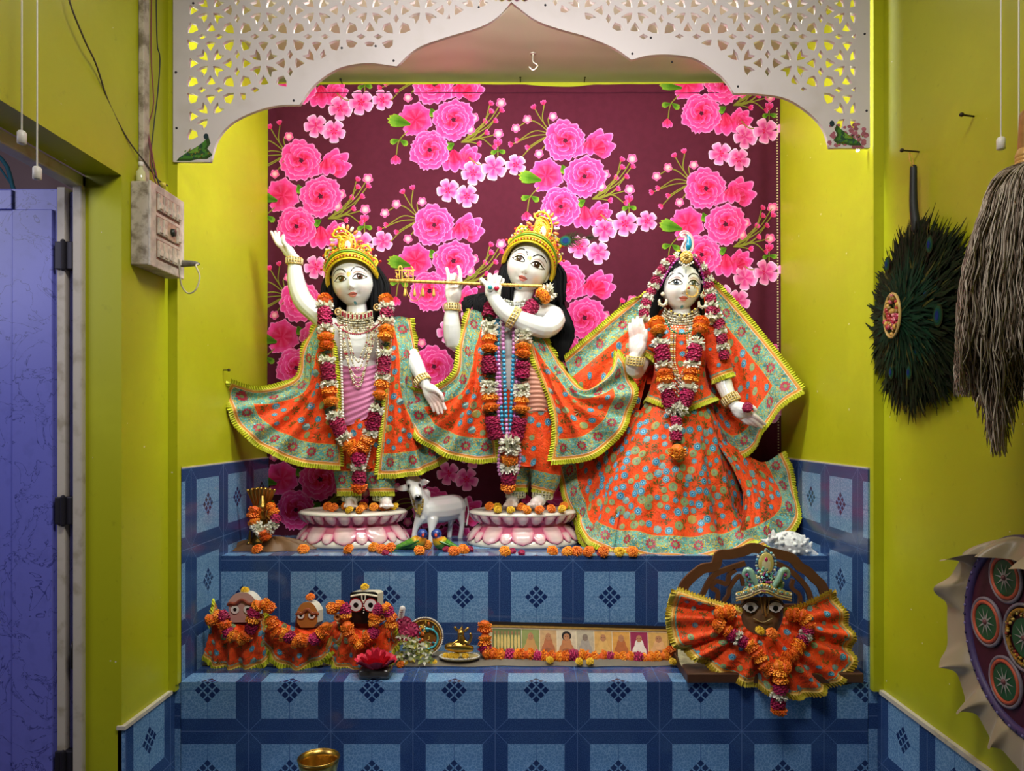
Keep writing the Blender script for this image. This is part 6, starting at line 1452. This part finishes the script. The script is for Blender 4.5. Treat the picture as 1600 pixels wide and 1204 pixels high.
m_ = MB(); m_.add(bbox(xa+.004, xa+.018, 2.29, 2.31, ZL+.02, P(0, 945, 2.3).z, .003), H('4a2c18')); m_.add(bbox(xb-.1, xb-.085, 2.29, 2.31, ZL+.02, P(0, 945, 2.3).z, .003), H('4a2c18')); m_.build('back_post', WD, t_, False)
sh = Sheet([[SK(1058, 1000, 60), SK(1120, 990, 70), SK(1220, 990, 70), SK(1338, 1000, 60)], [SK(1062, 1035, 10), SK(1130, 1040, 10), SK(1230, 1045, 10), SK(1336, 1040, 10)], [SK(1084, 1064, -32), SK(1130, 1055, -34), SK(1230, 1058, -34), SK(1330, 1070, -34)]], 60, 40, (.004, 4, .2), '', wr=.003)
FL = paint('cream_fleece', .95, 60, .2, bump=.9, bscale=260); fo = cloth_plain(sh, 'fleece', H('b8ac88'), None, FL); tag(fo, 'cream fleece cloth spread under the crowned deity on the wooden base', 'cloth')
dk = thing('crowned_deity', 'dark bronze-faced deity in a jewelled crown and pleated orange dress at the right front', 'figurine', tuple(SK(1190, 1060)))
FM = paint('dark_bronze', .4, 60, .35, metal=.3)
def face_c(p):
    return H('6a4a30')
m_ = MB(); N = 40; vs = []; fs = []
for i in range(25):
    f_ = i/24; y = 932+62*f_; w_ = 33*(1-.28*max(0, f_-.55)/.45)*(1 if f_ > .05 else .9)
    for k in range(N):
        a = 2*pi*k/N; cx_ = cos(a); sy_ = sin(a); q = (abs(cx_)**3+abs(sy_)**3)**(-1/3)
        o = -sy_*24*q
        if sy_ > 0: o -= 4*math.exp(-((cx_*w_*q)/5)**2-((y-965)/14)**2)
        vs.append(SK(1190+cx_*w_*q, y, o+6))
fs = [(i*N+k, i*N+(k+1) % N, (i+1)*N+(k+1) % N, (i+1)*N+k) for i in range(24) for k in range(N)]+[tuple(24*N+k for k in range(N))]
m_.add((vs, fs), H('86684a'))
for ex, sx in ((1173, -1), (1212, 1)):
    al = [(ex-13, 948), (ex-7, 942), (ex, 940), (ex+7, 942), (ex+12, 948), (ex+6, 955), (ex, 957), (ex-7, 954)]
    for k_, cc, dz in ((1.15, H('2a1410'), 0), (1, H('e8e4e0'), -.5)): m_.poly([SK(ex+(x-ex)*k_, 949+(y-949)*k_, -21+dz) for x, y in al], cc)
    m_.poly([SK(ex+4.4*cos(a), 950+4.4*sin(a), -22) for a in np.linspace(0, 2*pi, 13)[:-1]], H('080606'))
for pts, cc, w_ in (([(1158, 944), (1170, 936), (1184, 940)], H('1c100c'), 1.2), ([(1202, 940), (1215, 936), (1225, 944)], H('1c100c'), 1.2), ([(1195, 932), (1195, 950), (1197, 962)], H('a87838'), 1.6), ([(1188, 932), (1192, 958)], H('a8844a'), .9), ([(1202, 932), (1200, 958)], H('a8844a'), .9), ([(1178, 966), (1192, 972), (1206, 966)], H('c8b070'), 1.0)): m_.add(tube([SK(x, y, -22) for x, y in pts], w_*uk, 5), cc)
m_.build('face', FM, dk)
m_ = MB()                                         # crown
def kp(x, y, o=-24): return SK(x, y, o-0)
vs = []; 
for i in range(9):
    f_ = i/8
    for k in range(17):
        s_ = -1+k/8; w_ = 41*(1-.35*f_); vs.append(SK(1193+s_*w_, 932-6*(1-abs(s_))*(1-f_)-40*f_*(1-.65*s_*s_), -8-26*sqrt(max(0, 1-s_*s_))*(1-.2*f_)))
m_.add((vs, [(i*17+k, i*17+k+1, (i+1)*17+k+1, (i+1)*17+k) for i in range(8) for k in range(16)]), H('3f6a60'))
arc_ = [(1151, 934, -16), (1170, 929, -30), (1193, 920, -37), (1216, 929, -30), (1236, 934, -16)]
for dy, cc in ((0, H('d8cc98')), (4, H('b89a50')), (-4, H('e0d8b0')), (-8, H('c8a848'))): m_.add(tube([kp(x, y+dy, o-1) for x, y, o in arc_], 1.5*uk, 6), cc)
beads(m_, [kp(x, y-6, o-2) for x, y, o in arc_], 2.0*uk, GY, 2.2, fn=lambda i: (H('e0e0c8'), H('5ab0a8'), H('c8b060'))[i % 3])
for (x, y, rx, ry, cc) in ((1197, 880, 12, 17, H('c8b868')), (1197, 881, 9, 13, H('d8d0a0')), (1197, 874, 3, 4, H('b82a58'))): m_.add(ell(kp(x, y, -30-(20-rx)*.12), (rx*uk, 2.4*uk, ry*uk), 16, 10), cc)
beads(m_, [kp(1197+15*cos(a), 881+20*sin(a), -29) for a in np.linspace(0, 2*pi, 30)], 2.4*uk, GY, 2.0, fn=lambda i: (H('3a5a6a'), H('6ab0c0'), H('c8c8b0'))[i % 3]); m_.add(ell(kp(1197, 859, -28), 3*uk, 8, 6), H('4a7a80'))
for sx in (-1, 1):
    m_.add(tube([kp(1197+sx*12, 915, -32), kp(1197+sx*20, 902, -31), kp(1197+sx*24, 892, -30), kp(1197+sx*31, 890, -28), kp(1197+sx*35, 898, -27), kp(1197+sx*29, 903, -28)], [4.4*uk, 4.8*uk, 4.8*uk, 4.2*uk, 3.4*uk, 2.4*uk], 8), H('8ab49a')); m_.add(ell(kp(1197+sx*30, 898, -31), 2.6*uk, 8, 6), H('a02a6a'))
m_.add(ell(kp(1195, 912, -24), (31*uk, 5*uk, 15*uk), 18, 10), H('4a7a6c'))
for k in range(90): a = R.uniform(0, pi); r = sqrt(R.random()); m_.add(ell(kp(1195+30*r*cos(a), 912-14*r*sin(a), -29+4*r), R.uniform(1.3, 2.4)*uk, 6, 5), R.choice((H('5ab0c0'), H('d8d0a0'), H('2a3a6a'), H('c8a848'), H('a03a7a'))))
for k in range(230):
    s_ = R.uniform(-1, 1); f_ = R.random(); w_ = 38*(1-.35*f_); m_.add(ell(SK(1193+s_*w_, 929-6*(1-abs(s_))-38*f_*(1-.65*s_*s_), -10-27*sqrt(max(0, 1-s_*s_))*(1-.2*f_)), R.uniform(1.3, 2.6)*uk, 6, 5), R.choice((H('5ab0c0'), H('d8d0a0'), H('2a3a6a'), H('c8a848'), H('a03a7a'), H('7ac0a0'))))
m_.build('jewelled_crown', GEM, dk)
# pleated dress: fan round the face
outer = [(1057, 921, 0), (1050, 945, -2), (1048, 975, -4), (1060, 1008, -10), (1095, 1028, -18), (1118, 1044, -26), (1150, 1060, -34), (1180, 1068, -44), (1212, 1080, -50), (1240, 1085, -50), (1268, 1082, -46), (1300, 1068, -40), (1325, 1048, -32), (1336, 1018, -20), (1322, 995, -14), (1318, 960, -8), (1298, 925, 0)]
inn = [(1160, 955, -10), (1158, 962, -14), (1160, 972, -18), (1165, 980, -22), (1172, 986, -26), (1180, 990, -30), (1188, 993, -32), (1196, 994, -32), (1204, 992, -30), (1212, 987, -26), (1218, 980, -20), (1222, 970, -16), (1224, 958, -10)]
io = catmull([tuple(SK(*q)) for q in inn], 12); oo = catmull([tuple(SK(*q)) for q in outer], 12); mid = [Vector(a)*.5+Vector(b)*.5+Vector((0, -.012, 0)) for a, b in zip(io, oo)]
sh = Sheet([[Vector(a) for a in io], mid, [Vector(a) for a in oo]], 220, 34, (.014, 13, .0), 'BLR', ph=.5, wr=.0018, tp=.7)
sh.ed = np.where(sh.ed < .0135, sh.ed*.6, sh.ed); sh.decorate(1.1, rf=.009, bord=False); sh.build('pleated_dress', ORANGE, dk, tcol=(H('c8b430'), H('a88a1c')))
garland('long marigold, rose and jasmine garland hanging from the crowned deity over the step edge', [
    ([(1118, 960, -24), (1140, 956, -26), (1150, 958, -26)], 'ooo', 11), ([(1116, 972, -28), (1130, 980, -30), (1142, 990, -34), (1158, 1000, -40), (1172, 1008, -44), (1186, 1026, -50), (1196, 1042, -54), (1206, 1050, -56)], 'ooorwroooooo', 10.5),
    ([(1228, 958, -24), (1250, 962, -28), (1262, 972, -30), (1264, 985, -32), (1256, 998, -36), (1248, 1010, -42), (1236, 1022, -46), (1228, 1034, -52), (1220, 1046, -56)], 'ooooorwroooooo', 10.5),
    ([(1210, 1042, -62), (1232, 1042, -62)], 'oo', 10), ([(1219, 1048, -64), (1219, 1072, -64), (1217, 1095, -62), (1216, 1114, -62)], 'oorwro', 11)], sfun=SK, u=uk, jit=1.5)
loose([(1187, 982, 'y'), (1206, 988, 'o')], 'under the chin of the crowned deity', 'flowers under the crowned deity\'s chin', .60, 2.10, 2.13, 9)
# brass bowl at the bottom
bw = thing('brass_bowl', 'small shiny brass bowl on the bottom step at the lower edge', 'bowl', (P(498, 1181, 2.02).x, 2.02, .434))
c = Vector((P(498, 1181, 2.02).x, 2.02, .434)); zt = P(0, 1183, 2.02).z-.434
MB().add(lathe([(0, .0), (.026, .0), (.030, .006), (.044, zt*.45), (.053, zt*.85), (.056, zt), (.0535, zt), (.050, zt*.85), (.041, zt*.45), (.026, .010), (0, .008)], 48, c), BC).build('bowl_body', BRASS, bw)
MB().add(tube([c+Vector((.055*cos(a), .055*sin(a), zt)) for a in np.linspace(0, 2*pi, 49)], .0022, 8, seg=48, cap=False), BC).build('rim', BRASS, bw)
# ---------------------------------------------------------------- stickers and screws on the arch
PR = paint('printed_sticker', .4, 90, .2)
def sticker(lab, cx, cy, flip, pink):
    m_ = MB(); q = random.Random(3)
    W = lambda x, y, k: P(cx+x*flip, cy+y, AY-.0066-k*.0001)
    def pl(pts, col, k): m_.poly([W(x, y, k) for x, y in pts], col)
    if pink:
        for k in range(70): x, y = q.uniform(-30, 28), q.uniform(-18, 20); r = q.uniform(2, 5); pl([(x+r*cos(a), y+r*sin(a)*q.uniform(.6, 1)) for a in np.linspace(0, 2*pi, 7)[:-1]], mixc(H('b86a80'), H('8a4a58'), q.random()), k*.02)
    body = [(-22, 12), (-10, 4), (4, -4), (16, -12), (24, -20), (27, -10), (22, -2), (30, 8), (22, 14), (8, 14), (-4, 17), (-26, 17)]
    if pink: body = [(-x*.8, y*.9) for x, y in body]
    for k, (s_, c_) in enumerate(((1, H('2a4a1c')), (.8, H('3f7a28')), (.55, H('1f4a2c')), (.3, H('6a9a34')))): pl([(x*s_, y*s_+1) for x, y in body], c_, 2+k*.5)
    hd = (20, -20) if not pink else (-26, -18)
    pl([(hd[0]+4*cos(a), hd[1]+5*sin(a)) for a in np.linspace(0, 2*pi, 9)[:-1]], H('16303a'), 4.5)
    for k in range(24): x, y = q.uniform(-20, 22), q.uniform(0, 14); pl([(x, y), (x+4, y-2), (x+2, y+2)], R.choice((H('1f3f50'), H('5a8a2c'), H('8a7a28'))), 5)
    m_.build('peacock_sticker', PR, arch, False)['label'] = lab
sticker('green peacock sticker at the left foot of the arch', 302, 233, 1, False); sticker('peacock sticker with pink blossoms at the right foot of the arch', 1326, 211, 1, True)
m_ = MB()
for k in range(26): x = 775+k*1.9; m_.poly([P(x+2.4*cos(a), -2+3*sin(a)-2*sin(k), AY-.0068) for a in np.linspace(0, 2*pi, 7)[:-1]], R.choice((H('d890a8'), H('c8a848'), H('a87878'), H('d8c070'))))
m_.build('flower_sticker', PR, arch, False)
for x, y in ((275, 113), (276, 200), (302, 5), (534, 75), (459, 157), (615, 95), (748, 11), (587, 72), (988, 84), (1017, 59), (852, 8), (1153, 135), (1351, 53), (1354, 173), (1050, 97)):
    MB().add(lathe([(0, 0), (.0035, 0), (.003, .0015), (0, .002)], 10), H('2a2420')).build('screw', DK, None); o = bpy.context.scene.objects[-1] if False else None
for o in [o for o in COL.objects if o.name.startswith('screw')]:
    pass
sc_ = [o for o in COL.objects if o.name.startswith('screw')]
for o, (x, y) in zip(sc_, ((275, 113), (276, 200), (302, 5), (534, 75), (459, 157), (615, 95), (748, 11), (587, 72), (988, 84), (1017, 59), (852, 8), (1153, 135), (1351, 53), (1354, 173), (1050, 97))):
    p = P(x, y, AY-.006); o.location = p-Vector(arch.location); o.rotation_euler = (pi/2, 0, 0); o.parent = arch
# ceiling hook and curtain nails
m_ = MB(); p = P(833, 92, 2.70); zc2 = 2.81
m_.add(tube([Vector((p.x, 2.70, zc2)), Vector((p.x, 2.70, zc2-.03)), Vector((p.x+.016, 2.70, zc2-.045)), Vector((p.x, 2.70, zc2-.062)), Vector((p.x-.014, 2.70, zc2-.05))], .0028, 8, seg=24), H('d8d0c0')); m_.add(lathe([(0, 0), (.012, 0), (.012, -.004), (0, -.004)], 12, (p.x, 2.70, zc2)), H('5a5048'))
tag(m_.build('ceiling_hook', simple('steel', H('c8c4bc'), .3, metal=.9)), 'small steel hook screwed into the niche ceiling above the deities', 'hook')
def nail(loc, d, lab, ln=.05, g=None): 
    m_ = MB(); d = Vector(d).normalized(); p = Vector(loc); m_.add(tube([p, p+d*ln], .0022, 8), H('3a3028')); m_.add(tube([p+d*ln, p+d*(ln+.002)], .005, 10), H('4a4038')); return tag(m_.build('nail', nailm), lab, 'nail', g)
for i, (x, y) in enumerate(((813, 128), (913, 128), (1020, 126), (535, 132))): nail(P(x, y, NB+.02), (0, -1, .2), 'nail holding the top edge of the flowered curtain, %s of four from the left' % ['third', 'third', 'fourth', 'first'][i] if i != 0 else 'nail holding the top edge of the flowered curtain, second of four from the left', .03, 'nails of the curtain')
def rw(px, py, off=0.): x = 1.034-off; d = x*F/(px-CX); return P(px, py, d)   # a point on the right wall
def lw(px, py, off=0.): x = -1.02+off; d = x*F/(px-CX); return P(px, py, d)    # a point on the left wall
nail(rw(1522, 182), (-1, -.3, 0), 'bare nail high on the right wall above the peacock feather fan', .035)
nail(rw(1436, 237), (-1, -.2, 0), 'nail in the right wall from which the peacock feather fan hangs', .05)
nail(lw(351, 585)*1.0+Vector((0, 0, 0)), (1, 0, 0), 'small nail in the left wall beside the cape of the deity with a raised arm', .02) if False else nail(Vector((-1.0, 2.46, P(0, 578, 2.46).z)), (1, -.2, 0), 'small nail in the left niche wall above the corner of the orange cape', .02)
# ---------------------------------------------------------------- switch board, pipe and cables on the left wall
DIRTY = NT('grimy_white_plastic', .5); DIRTY.col(DIRTY.mix(DIRTY.step(DIRTY.noise(22, 5, DIRTY.obj(), .65), .42, .68), H('b8ad9c'), H('6f6350'))); DIRTY = DIRTY.mat
BY0, BY1, BZ0, BZ1 = 1.916, 2.103, 1.868, 2.085
sb = thing('switch_board', 'grimy white electrical switch board on the left wall beside the niche', 'switchboard', (-1.02, 2.01, BZ0))
MB().add(bbox(-1.019, -.972, BY0, BY1, BZ0, BZ1, .003), H('b8ad9c')).build('box', DIRTY, sb, False)
MB().add(bbox(-.973, -.966, BY0-.002, BY1+.002, BZ0-.002, BZ1+.002, .003), H('c8beb0')).build('face_plate', paint('aged_plastic', .45, 40, .35), sb, False)
SWM = paint('switch_plastic', .35, 70, .4)
for r_ in range(3):
    zc = BZ1-.045-.062*r_
    MB().add(bbox(-.967, -.9655, BY0+.028, BY1-.028, zc-.027, zc+.027, .001), H('8a6a54')).build('module_recess', SWM, sb, False)
    for k in range(5):
        yc = BY0+.041+k*.026
        if r_ == 1 and k in (2, 3):
            if k == 2:
                m_ = MB(); m_.add(bbox(-.966, -.961, yc-.012, yc+.038, zc-.024, zc+.024, .002), H('b09a80')); m_.build('socket', SWM, sb, False)
                m_ = MB(); v_, f_ = lathe([(0, 0), (.011, 0), (.010, .008), (0, .009)], 16); m_.add(xf((v_, f_), Matrix.Translation((-.961, yc+.013, zc)) @ Euler((0, pi/2, 0)).to_matrix().to_4x4()), H('2a3028')); m_.build('regulator_knob', SWM, sb)
            continue
        m_ = MB(); m_.add(bbox(-.966, -.959+.001*(k % 2), yc-.0095, yc+.0095, zc-.022, zc+.022, .002), H('c8bca8')); m_.add(bbox(-.960, -.956, yc-.008, yc+.008, zc-.018, zc-.001, .002), H('d0c6b4')); m_.build('switch', SWM, sb, False)
pl = thing('charger_plug', 'grey plug with a thin white cable looping out of the switch board', 'plug', (-.955, 2.08, 1.90))
m_ = MB(); a = Vector((-.958, 2.075, 1.905)); m_.add(tube([a, a+Vector((.03, .002, .001)), a+Vector((.045, .003, 0))], [.010, .008, .004], 10), H('7a7468')); m_.build('plug_body', SWM, pl)
m_ = MB(); m_.add(tube([a+Vector((.045, .003, 0)), P(306, 415, 2.06), P(312, 432, 2.06), P(306, 452, 2.06), P(294, 458, 2.06), P(284, 446, 2.05), P(281, 428, 2.03), P(280, 405, 2.02)], .0022, 6, seg=50), H('cfc8b0')); m_.build('cable', SWM, pl)
m_ = MB(); m_.add(bbox(-1.019, -1.004, 1.955, 1.985, BZ1-.001, 2.99, .002), H('a89c88')); tag(m_.build('wiring_conduit', DIRTY, smooth=False), 'grimy white wiring pipe running up the left wall from the switch board', 'pipe')
def cable(pts, r, col, lab, cat='cable'): m_ = MB(); m_.add(tube(pts, r, 6, seg=len(pts)*8), col); return tag(m_.build('cable', simple('cable_%s' % lab[:6].strip(), col, .5)), lab, cat)
zb = BZ1+.002
cable([Vector((-1.0, 1.965, 2.98)), P(221, 60, 1.96), P(220, 150, 1.965), P(228, 195, 1.975), P(235, 235, 1.98), P(237, 262, 1.985), Vector((-.985, 1.99, zb))], .002, H('6a2a2a'), 'red cable down the left side of the wiring pipe')
cable([Vector((-1.0, 2.0, 2.98)), P(236, 60, 2.0), P(240, 160, 2.0), P(232, 195, 2.0), P(236, 230, 2.0), Vector((-.985, 2.0, zb))], .0018, H('7a2c34'), 'second red cable down the right side of the wiring pipe')
cable([Vector((-1.0, 2.005, 2.98)), P(245, 50, 2.02), P(250, 90, 2.02), P(246, 150, 2.02), P(240, 200, 2.01), P(237, 250, 2.0), Vector((-.98, 2.0, zb))], .0018, H('20241c'), 'thin dark green cable hanging loose right of the wiring pipe')
cable([P(98, -60, 1.62), P(108, 0, 1.62), P(132, 62, 1.68), P(150, 100, 1.74), P(170, 160, 1.82), P(200, 218, 1.90), P(228, 255, 1.96), P(246, 280, 2.02), P(262, 290, 2.05)], .0022, H('4a4238'), 'long brown cable sagging diagonally across the left wall to the switch board')
t_ = thing('glass_vial', 'tiny clear glass vial standing on top of the switch board', 'bottle', (-1.0, 1.93, BZ1))
MB().add(lathe([(0, 0), (.011, 0), (.012, .004), (.012, .028), (.006, .034), (.005, .042), (0, .042)], 20, (-1.0, 1.932, BZ1)), H('c8c8b0')).build('glass_body', NT('clear_glass', .05, spec=.6).col(H('c0c090')).mat, t_); MB().add(lathe([(0, .042), (.0065, .042), (.0065, .054), (0, .055)], 14, (-1.0, 1.932, BZ1)), H('d0ccc0')).build('cap', WP, t_)
m_ = MB(); m_.add(lathe([(0, 0), (.006, 0), (.006, .02), (.007, .02), (.007, .032), (0, .034)], 14, (-.99, 2.03, BZ1)), lambda p: H('e8d850') if p.z > BZ1+.019 else H('c8c0a8')); tag(m_.build('cable_tie_knob', SWM), 'small yellow-capped stub on top of the switch board', 'knob')
def pullcord(px, py, x, lab, grp='ceiling pull cords'):
    d = x*F/(px-CX); b_ = P(px, py, d); t_ = thing('pull_cord', lab, 'cord', tuple(b_), grp)
    m_ = MB(); m_.add(tube([b_, Vector((b_.x, b_.y, 3.0))], .0017, 6, seg=4), H('c8c4b8')); m_.build('string', WP, t_)
    MB().add(lathe([(0, -.002), (.006, -.002), (.0085, -.006), (.0085, -.026), (.005, -.028), (0, -.028)], 16, b_), H('e0dcd0')).build('handle', WP, t_)
pullcord(34, 203, -.98, 'white pull cord with a white toggle hanging by the left wall, higher of the two')
pullcord(58, 259, -.97, 'white pull cord with a white toggle hanging by the left wall, lower of the two')
pullcord(1564, 213, .98, 'white pull cord with a white toggle hanging by the right wall above the feather fan')
pullcord(1592, 300, .96, 'white pull cord behind the yak-hair whisk at the right edge')
# ---------------------------------------------------------------- peacock feather fan on the right wall
FE = paint('peacock_barbs', .7, 70, .2, spec=.12)
fc = Vector((1.030, 1.90, 1.735)); fan = thing('feather_fan', 'dark round peacock feather fan with a red jewelled centre hanging on the right wall', 'fan', tuple(fc))
def fpnt(r, a, o): return fc+Vector((-o, r*cos(a), r*sin(a)))
m_ = MB(); v_, f_ = lathe([(0, .004), (.2, .004), (.21, .012), (.17, .02), (0, .03)], 40); m_.add(xf((v_, f_), Matrix.Translation(fc) @ Euler((0, -pi/2, 0)).to_matrix().to_4x4()), H('14180c')); m_.build('backing', FE, fan)
m_ = MB(); q = random.Random(5)
for k in range(4600):
    lay_ = k/3600; a = q.uniform(0, 2*pi); r0 = (1-lay_)*.19*q.uniform(.85, 1.1); L = .085*q.uniform(.6, 1.25); da = q.uniform(-.22, .22); o0 = .014+.040*lay_
    R0 = .262+.018*sin(5*a+1)+.01*sin(11*a)
    r1 = min(R0+q.uniform(-.02, .02), r0+L); p0, p1 = fpnt(r0, a, o0), fpnt(r1, a+da*.6, o0+q.uniform(-.012, .010)); p1.z -= .012*q.random()
    d = (p1-p0); s_ = d.cross(Vector((1, 0, 0))).normalized()*q.uniform(.0030, .0060); mid = (p0+p1)/2+Vector((-.006, 0, 0))+s_*q.uniform(-2, 2)
    c = mixc(H('0a140a'), H('1e2c14'), q.random()) if lay_ < .6 else mixc(H('0c2418'), H('163c26'), q.random())
    if q.random() < .05: c = H('4a4a20')
    m_.add(([p0-s_*.6, p0+s_*.6, mid+s_, p1+s_*.2, p1-s_*.2, mid-s_], [(0, 1, 2, 5), (5, 2, 3, 4)]), c)
fb = m_.build('feathers', FE, fan, False)
for a, r, s_ in ((2.2, .19, 1), (3.3, .15, 1.3), (1.0, .18, .9), (4.6, .15, .9), (4.2, .11, .8), (2.8, .1, .8), (5.2, .16, .9)):
    m_ = MB()
    for k_, cc, oo_ in ((1.15, H('2c3418'), 0), (.95, H('1f4a2c'), .001), (.7, H('124848'), .002), (.45, H('152a6a'), .003)):
        m_.poly([fpnt(r, a, .048+oo_)+Vector((0, .014*s_*k_*cos(t_), .019*s_*k_*sin(t_))) for t_ in np.linspace(0, 2*pi, 17)[:-1]], cc)
    m_.build('feather_eye', FE, fan, False)
m_ = MB(); cc_ = fpnt(0, 0, .078)+Vector((0, .01, 0))
for k in range(60): a = q.uniform(0, 2*pi); r = sqrt(q.random()); m_.add(ell(cc_+Vector((0, .036*r*cos(a), .052*r*sin(a))), q.uniform(.004, .008), 8, 6), q.choice((H('c02a50'), H('d8a850'), H('b83a3a'), H('d87a80'), H('8a6a20'))))
m_.add(tube([cc_+Vector((0, .04*cos(t_), .056*sin(t_))) for t_ in np.linspace(0, 2*pi, 25)], .004, 6, cap=False), H('c8a860')); m_.build('jewelled_centre', GEM, fan)
hp = rw(1436, 252, .02); m_ = MB(); m_.add(tube([fc+Vector((-.02, 0, .22)), Vector((1.005, 1.905, 2.02)), Vector((1.005, 1.905, 2.115))], [.012, .010, .0085], 10), H('141a18')); m_.build('handle', paint('dark_wrapped_handle', .6, 80, .3, bump=.5), fan)
m_ = MB(); m_.add(tube([Vector((1.005, 1.905, 2.11)), Vector((1.003, 1.905, 2.135)), Vector((.995, 1.905, 2.155)), Vector((.992, 1.90, 2.135)), Vector((1.0, 1.90, 2.115))], .0015, 6, seg=20), H('c8a040')); m_.build('hanging_loop', GOLD, fan)
# ---------------------------------------------------------------- yak-hair whisk
wk = thing('hair_whisk', 'long grey-brown yak-hair whisk hanging beside the feather fan at the right edge', 'whisk', tuple(P(1606, 250, 1.37)))
W = lambda x, y, o=0: P(x, y, 1.37+o); m_ = MB(); q = random.Random(9)
for k in range(2600):
    f_ = q.uniform(-1, 1); dep = q.uniform(-.075, .05); up_ = q.uniform(0, 26); g = 1606+f_*108; ln = 620-q.random()**2*150+95*math.exp(-((f_+.45)/.18)**2)+60*math.exp(-((f_-.25)/.2)**2)
    c = mixc(H('6e5a48'), H('b0a08c'), q.random()) if q.random() > .25 else H('d0c4b0'); c = mixc(c, H('4c443a'), max(0, f_+.0)*.5)
    pts = [W(1606+f_*6, 252+up_*.2, dep*.1), W(1606+f_*52, 275+up_, dep*.5), W(g*.72+1606*.28, 340, dep*.9), W(g*.94+1606*.06+q.uniform(-4, 4), 440, dep), W(g+q.uniform(-6, 6), 540, dep)]
    if ln > 560: pts.append(W(g+q.uniform(-8, 8), (540+ln)/2, dep*.8))
    pts.append(W(g+q.uniform(-10, 14), ln, dep*.7))
    cc_ = catmull(pts, 26); ph = q.random()*6; wob = [Vector(x)+Vector((.0035*sin(i*1.1+ph)*(i/26), .003*sin(i*1.3+ph), 0)) for i, x in enumerate(cc_)]
    m_.add(tube(wob, [.0012]*26+[.0005], 3, seg=30, cap=False), c)
m_.build('hair', paint('yak_hair', .6, 30, .1), wk)
m_ = MB(); m_.add(tube([W(1606, 262), W(1606, 236), W(1606, 180)], [.020, .017, .014], 14), H('a8763c')); 
for y in (256, 250, 244): m_.add(tube([W(1606, y), W(1606, y-2)], .021, 14), H('c89a50'))
m_.build('handle', GOLD, wk)
# ---------------------------------------------------------------- round embroidered fan with a ruffle, lower right wall
rf = Vector((1.028, 1.475, 1.026)); ef = thing('embroidered_fan', 'round embroidered fan with mirror-green medallions and a beige satin ruffle, lower right wall', 'fan', tuple(rf))
def ep(r, a, o): return rf+Vector((-o, -r*cos(a), r*sin(a)))
m_ = MB(); Rr = .205
m_.add(([ep(Rr*i/8, 2*pi*k/64, .022) for i in range(9) for k in range(64)], [(i*64+k, i*64+(k+1) % 64, (i+1)*64+(k+1) % 64, (i+1)*64+k) for i in range(8) for k in range(64)]), H('4a1428'))
m_.add(([ep(Rr, 2*pi*k/64, o) for o in (.022, .004) for k in range(64)], [(k, (k+1) % 64, 64+(k+1) % 64, 64+k) for k in range(64)]), H('3a1430'))
m_.add(tube([ep(Rr-.010, a, .022) for a in np.linspace(0, 2*pi, 65)], .010, 8, seg=64, cap=False, flat=1), H('4a3a6a'))
for k in range(60): m_.add(ell(ep(Rr-.010, 2*pi*k/60, .032), (.002, .0035, .0035), 6, 5), H('7a70a0') if k % 2 else H('2a2048'))
m_.build('embroidered_disc', EMB, ef)
def medal(cy_, cz_, r, big=False):
    m_ = MB(); c = rf+Vector((-.0255, cy_, cz_)); circ = lambda rr_, o: [c+Vector((-o, rr_*cos(a), rr_*sin(a))) for a in np.linspace(0, 2*pi, 33)]
    m_.add(tube(circ(r, 0), .004, 6, seg=32, cap=False), H('8a808a')); m_.add(tube(circ(r*.84, .001), .0045, 6, seg=32, cap=False), H('c85a3a') if not big else H('a87a20'))
    if big:
        for k in range(80): a = q.uniform(0, 2*pi); rr_ = r*q.uniform(.62, .84); m_.add(ell(c+Vector((-.004, rr_*cos(a), rr_*sin(a))), q.uniform(.002, .004), 6, 5), q.choice((H('c8982a'), H('7a5a1a'), H('9a3a1a'), H('e0c060'))))
    m_.poly(circ(r*(.74 if not big else .6), .002)[:-1], H('1c5a34')); rs = r*(.62 if not big else .5)
    for k in range(10): a = 2*pi*k/10; s_ = .0032; m_.add(([c+Vector((-.0035, s_*cos(a+1.57), s_*sin(a+1.57))), c+Vector((-.0035, rs*cos(a), rs*sin(a))), c+Vector((-.0035, -s_*cos(a+1.57), -s_*sin(a+1.57)))], [(0, 1, 2)]), H('a8a8a0'))
    m_.add(ell(c+Vector((-.003, 0, 0)), .006, 10, 6), H('7a4a4a')); m_.build('medallion', EMB, ef)
medal(0, 0, .066, True)
for k in range(6): a = pi*(.0+k/3); medal(.125*cos(a), .125*sin(a), .050)
m_ = MB(); vs = []; NR, NW = 420, 10
for k in range(NR):
    a = 2*pi*k/NR; ph = a*13+1.5*sin(a*3); amp = .017*(1+.3*sin(a*5+1)); out_ = .066*(1+.06*sin(ph+1.5)+.10*sin(a*4)); up_ = max(0, sin(a))**1.5
    for j in range(NW): f_ = j/(NW-1); v = ep(Rr-.004+out_*f_*(1-.95*up_), a+.07*sin(ph+1)*f_, .028+amp*f_**.7*(1.05+math.tanh(2*sin(ph)))*(1+.5*up_)+.03*up_*f_); v.z -= .045*up_*f_**1.5; v.y -= .0; vs.append(v)
m_.add((vs, [(k*NW+j, k*NW+j+1, ((k+1) % NR)*NW+j+1, ((k+1) % NR)*NW+j) for k in range(NR) for j in range(NW-1)]), H('a89878'))
m_.build('satin_ruffle', paint('beige_satin', .38, 12, .1, sheen=.3), ef)
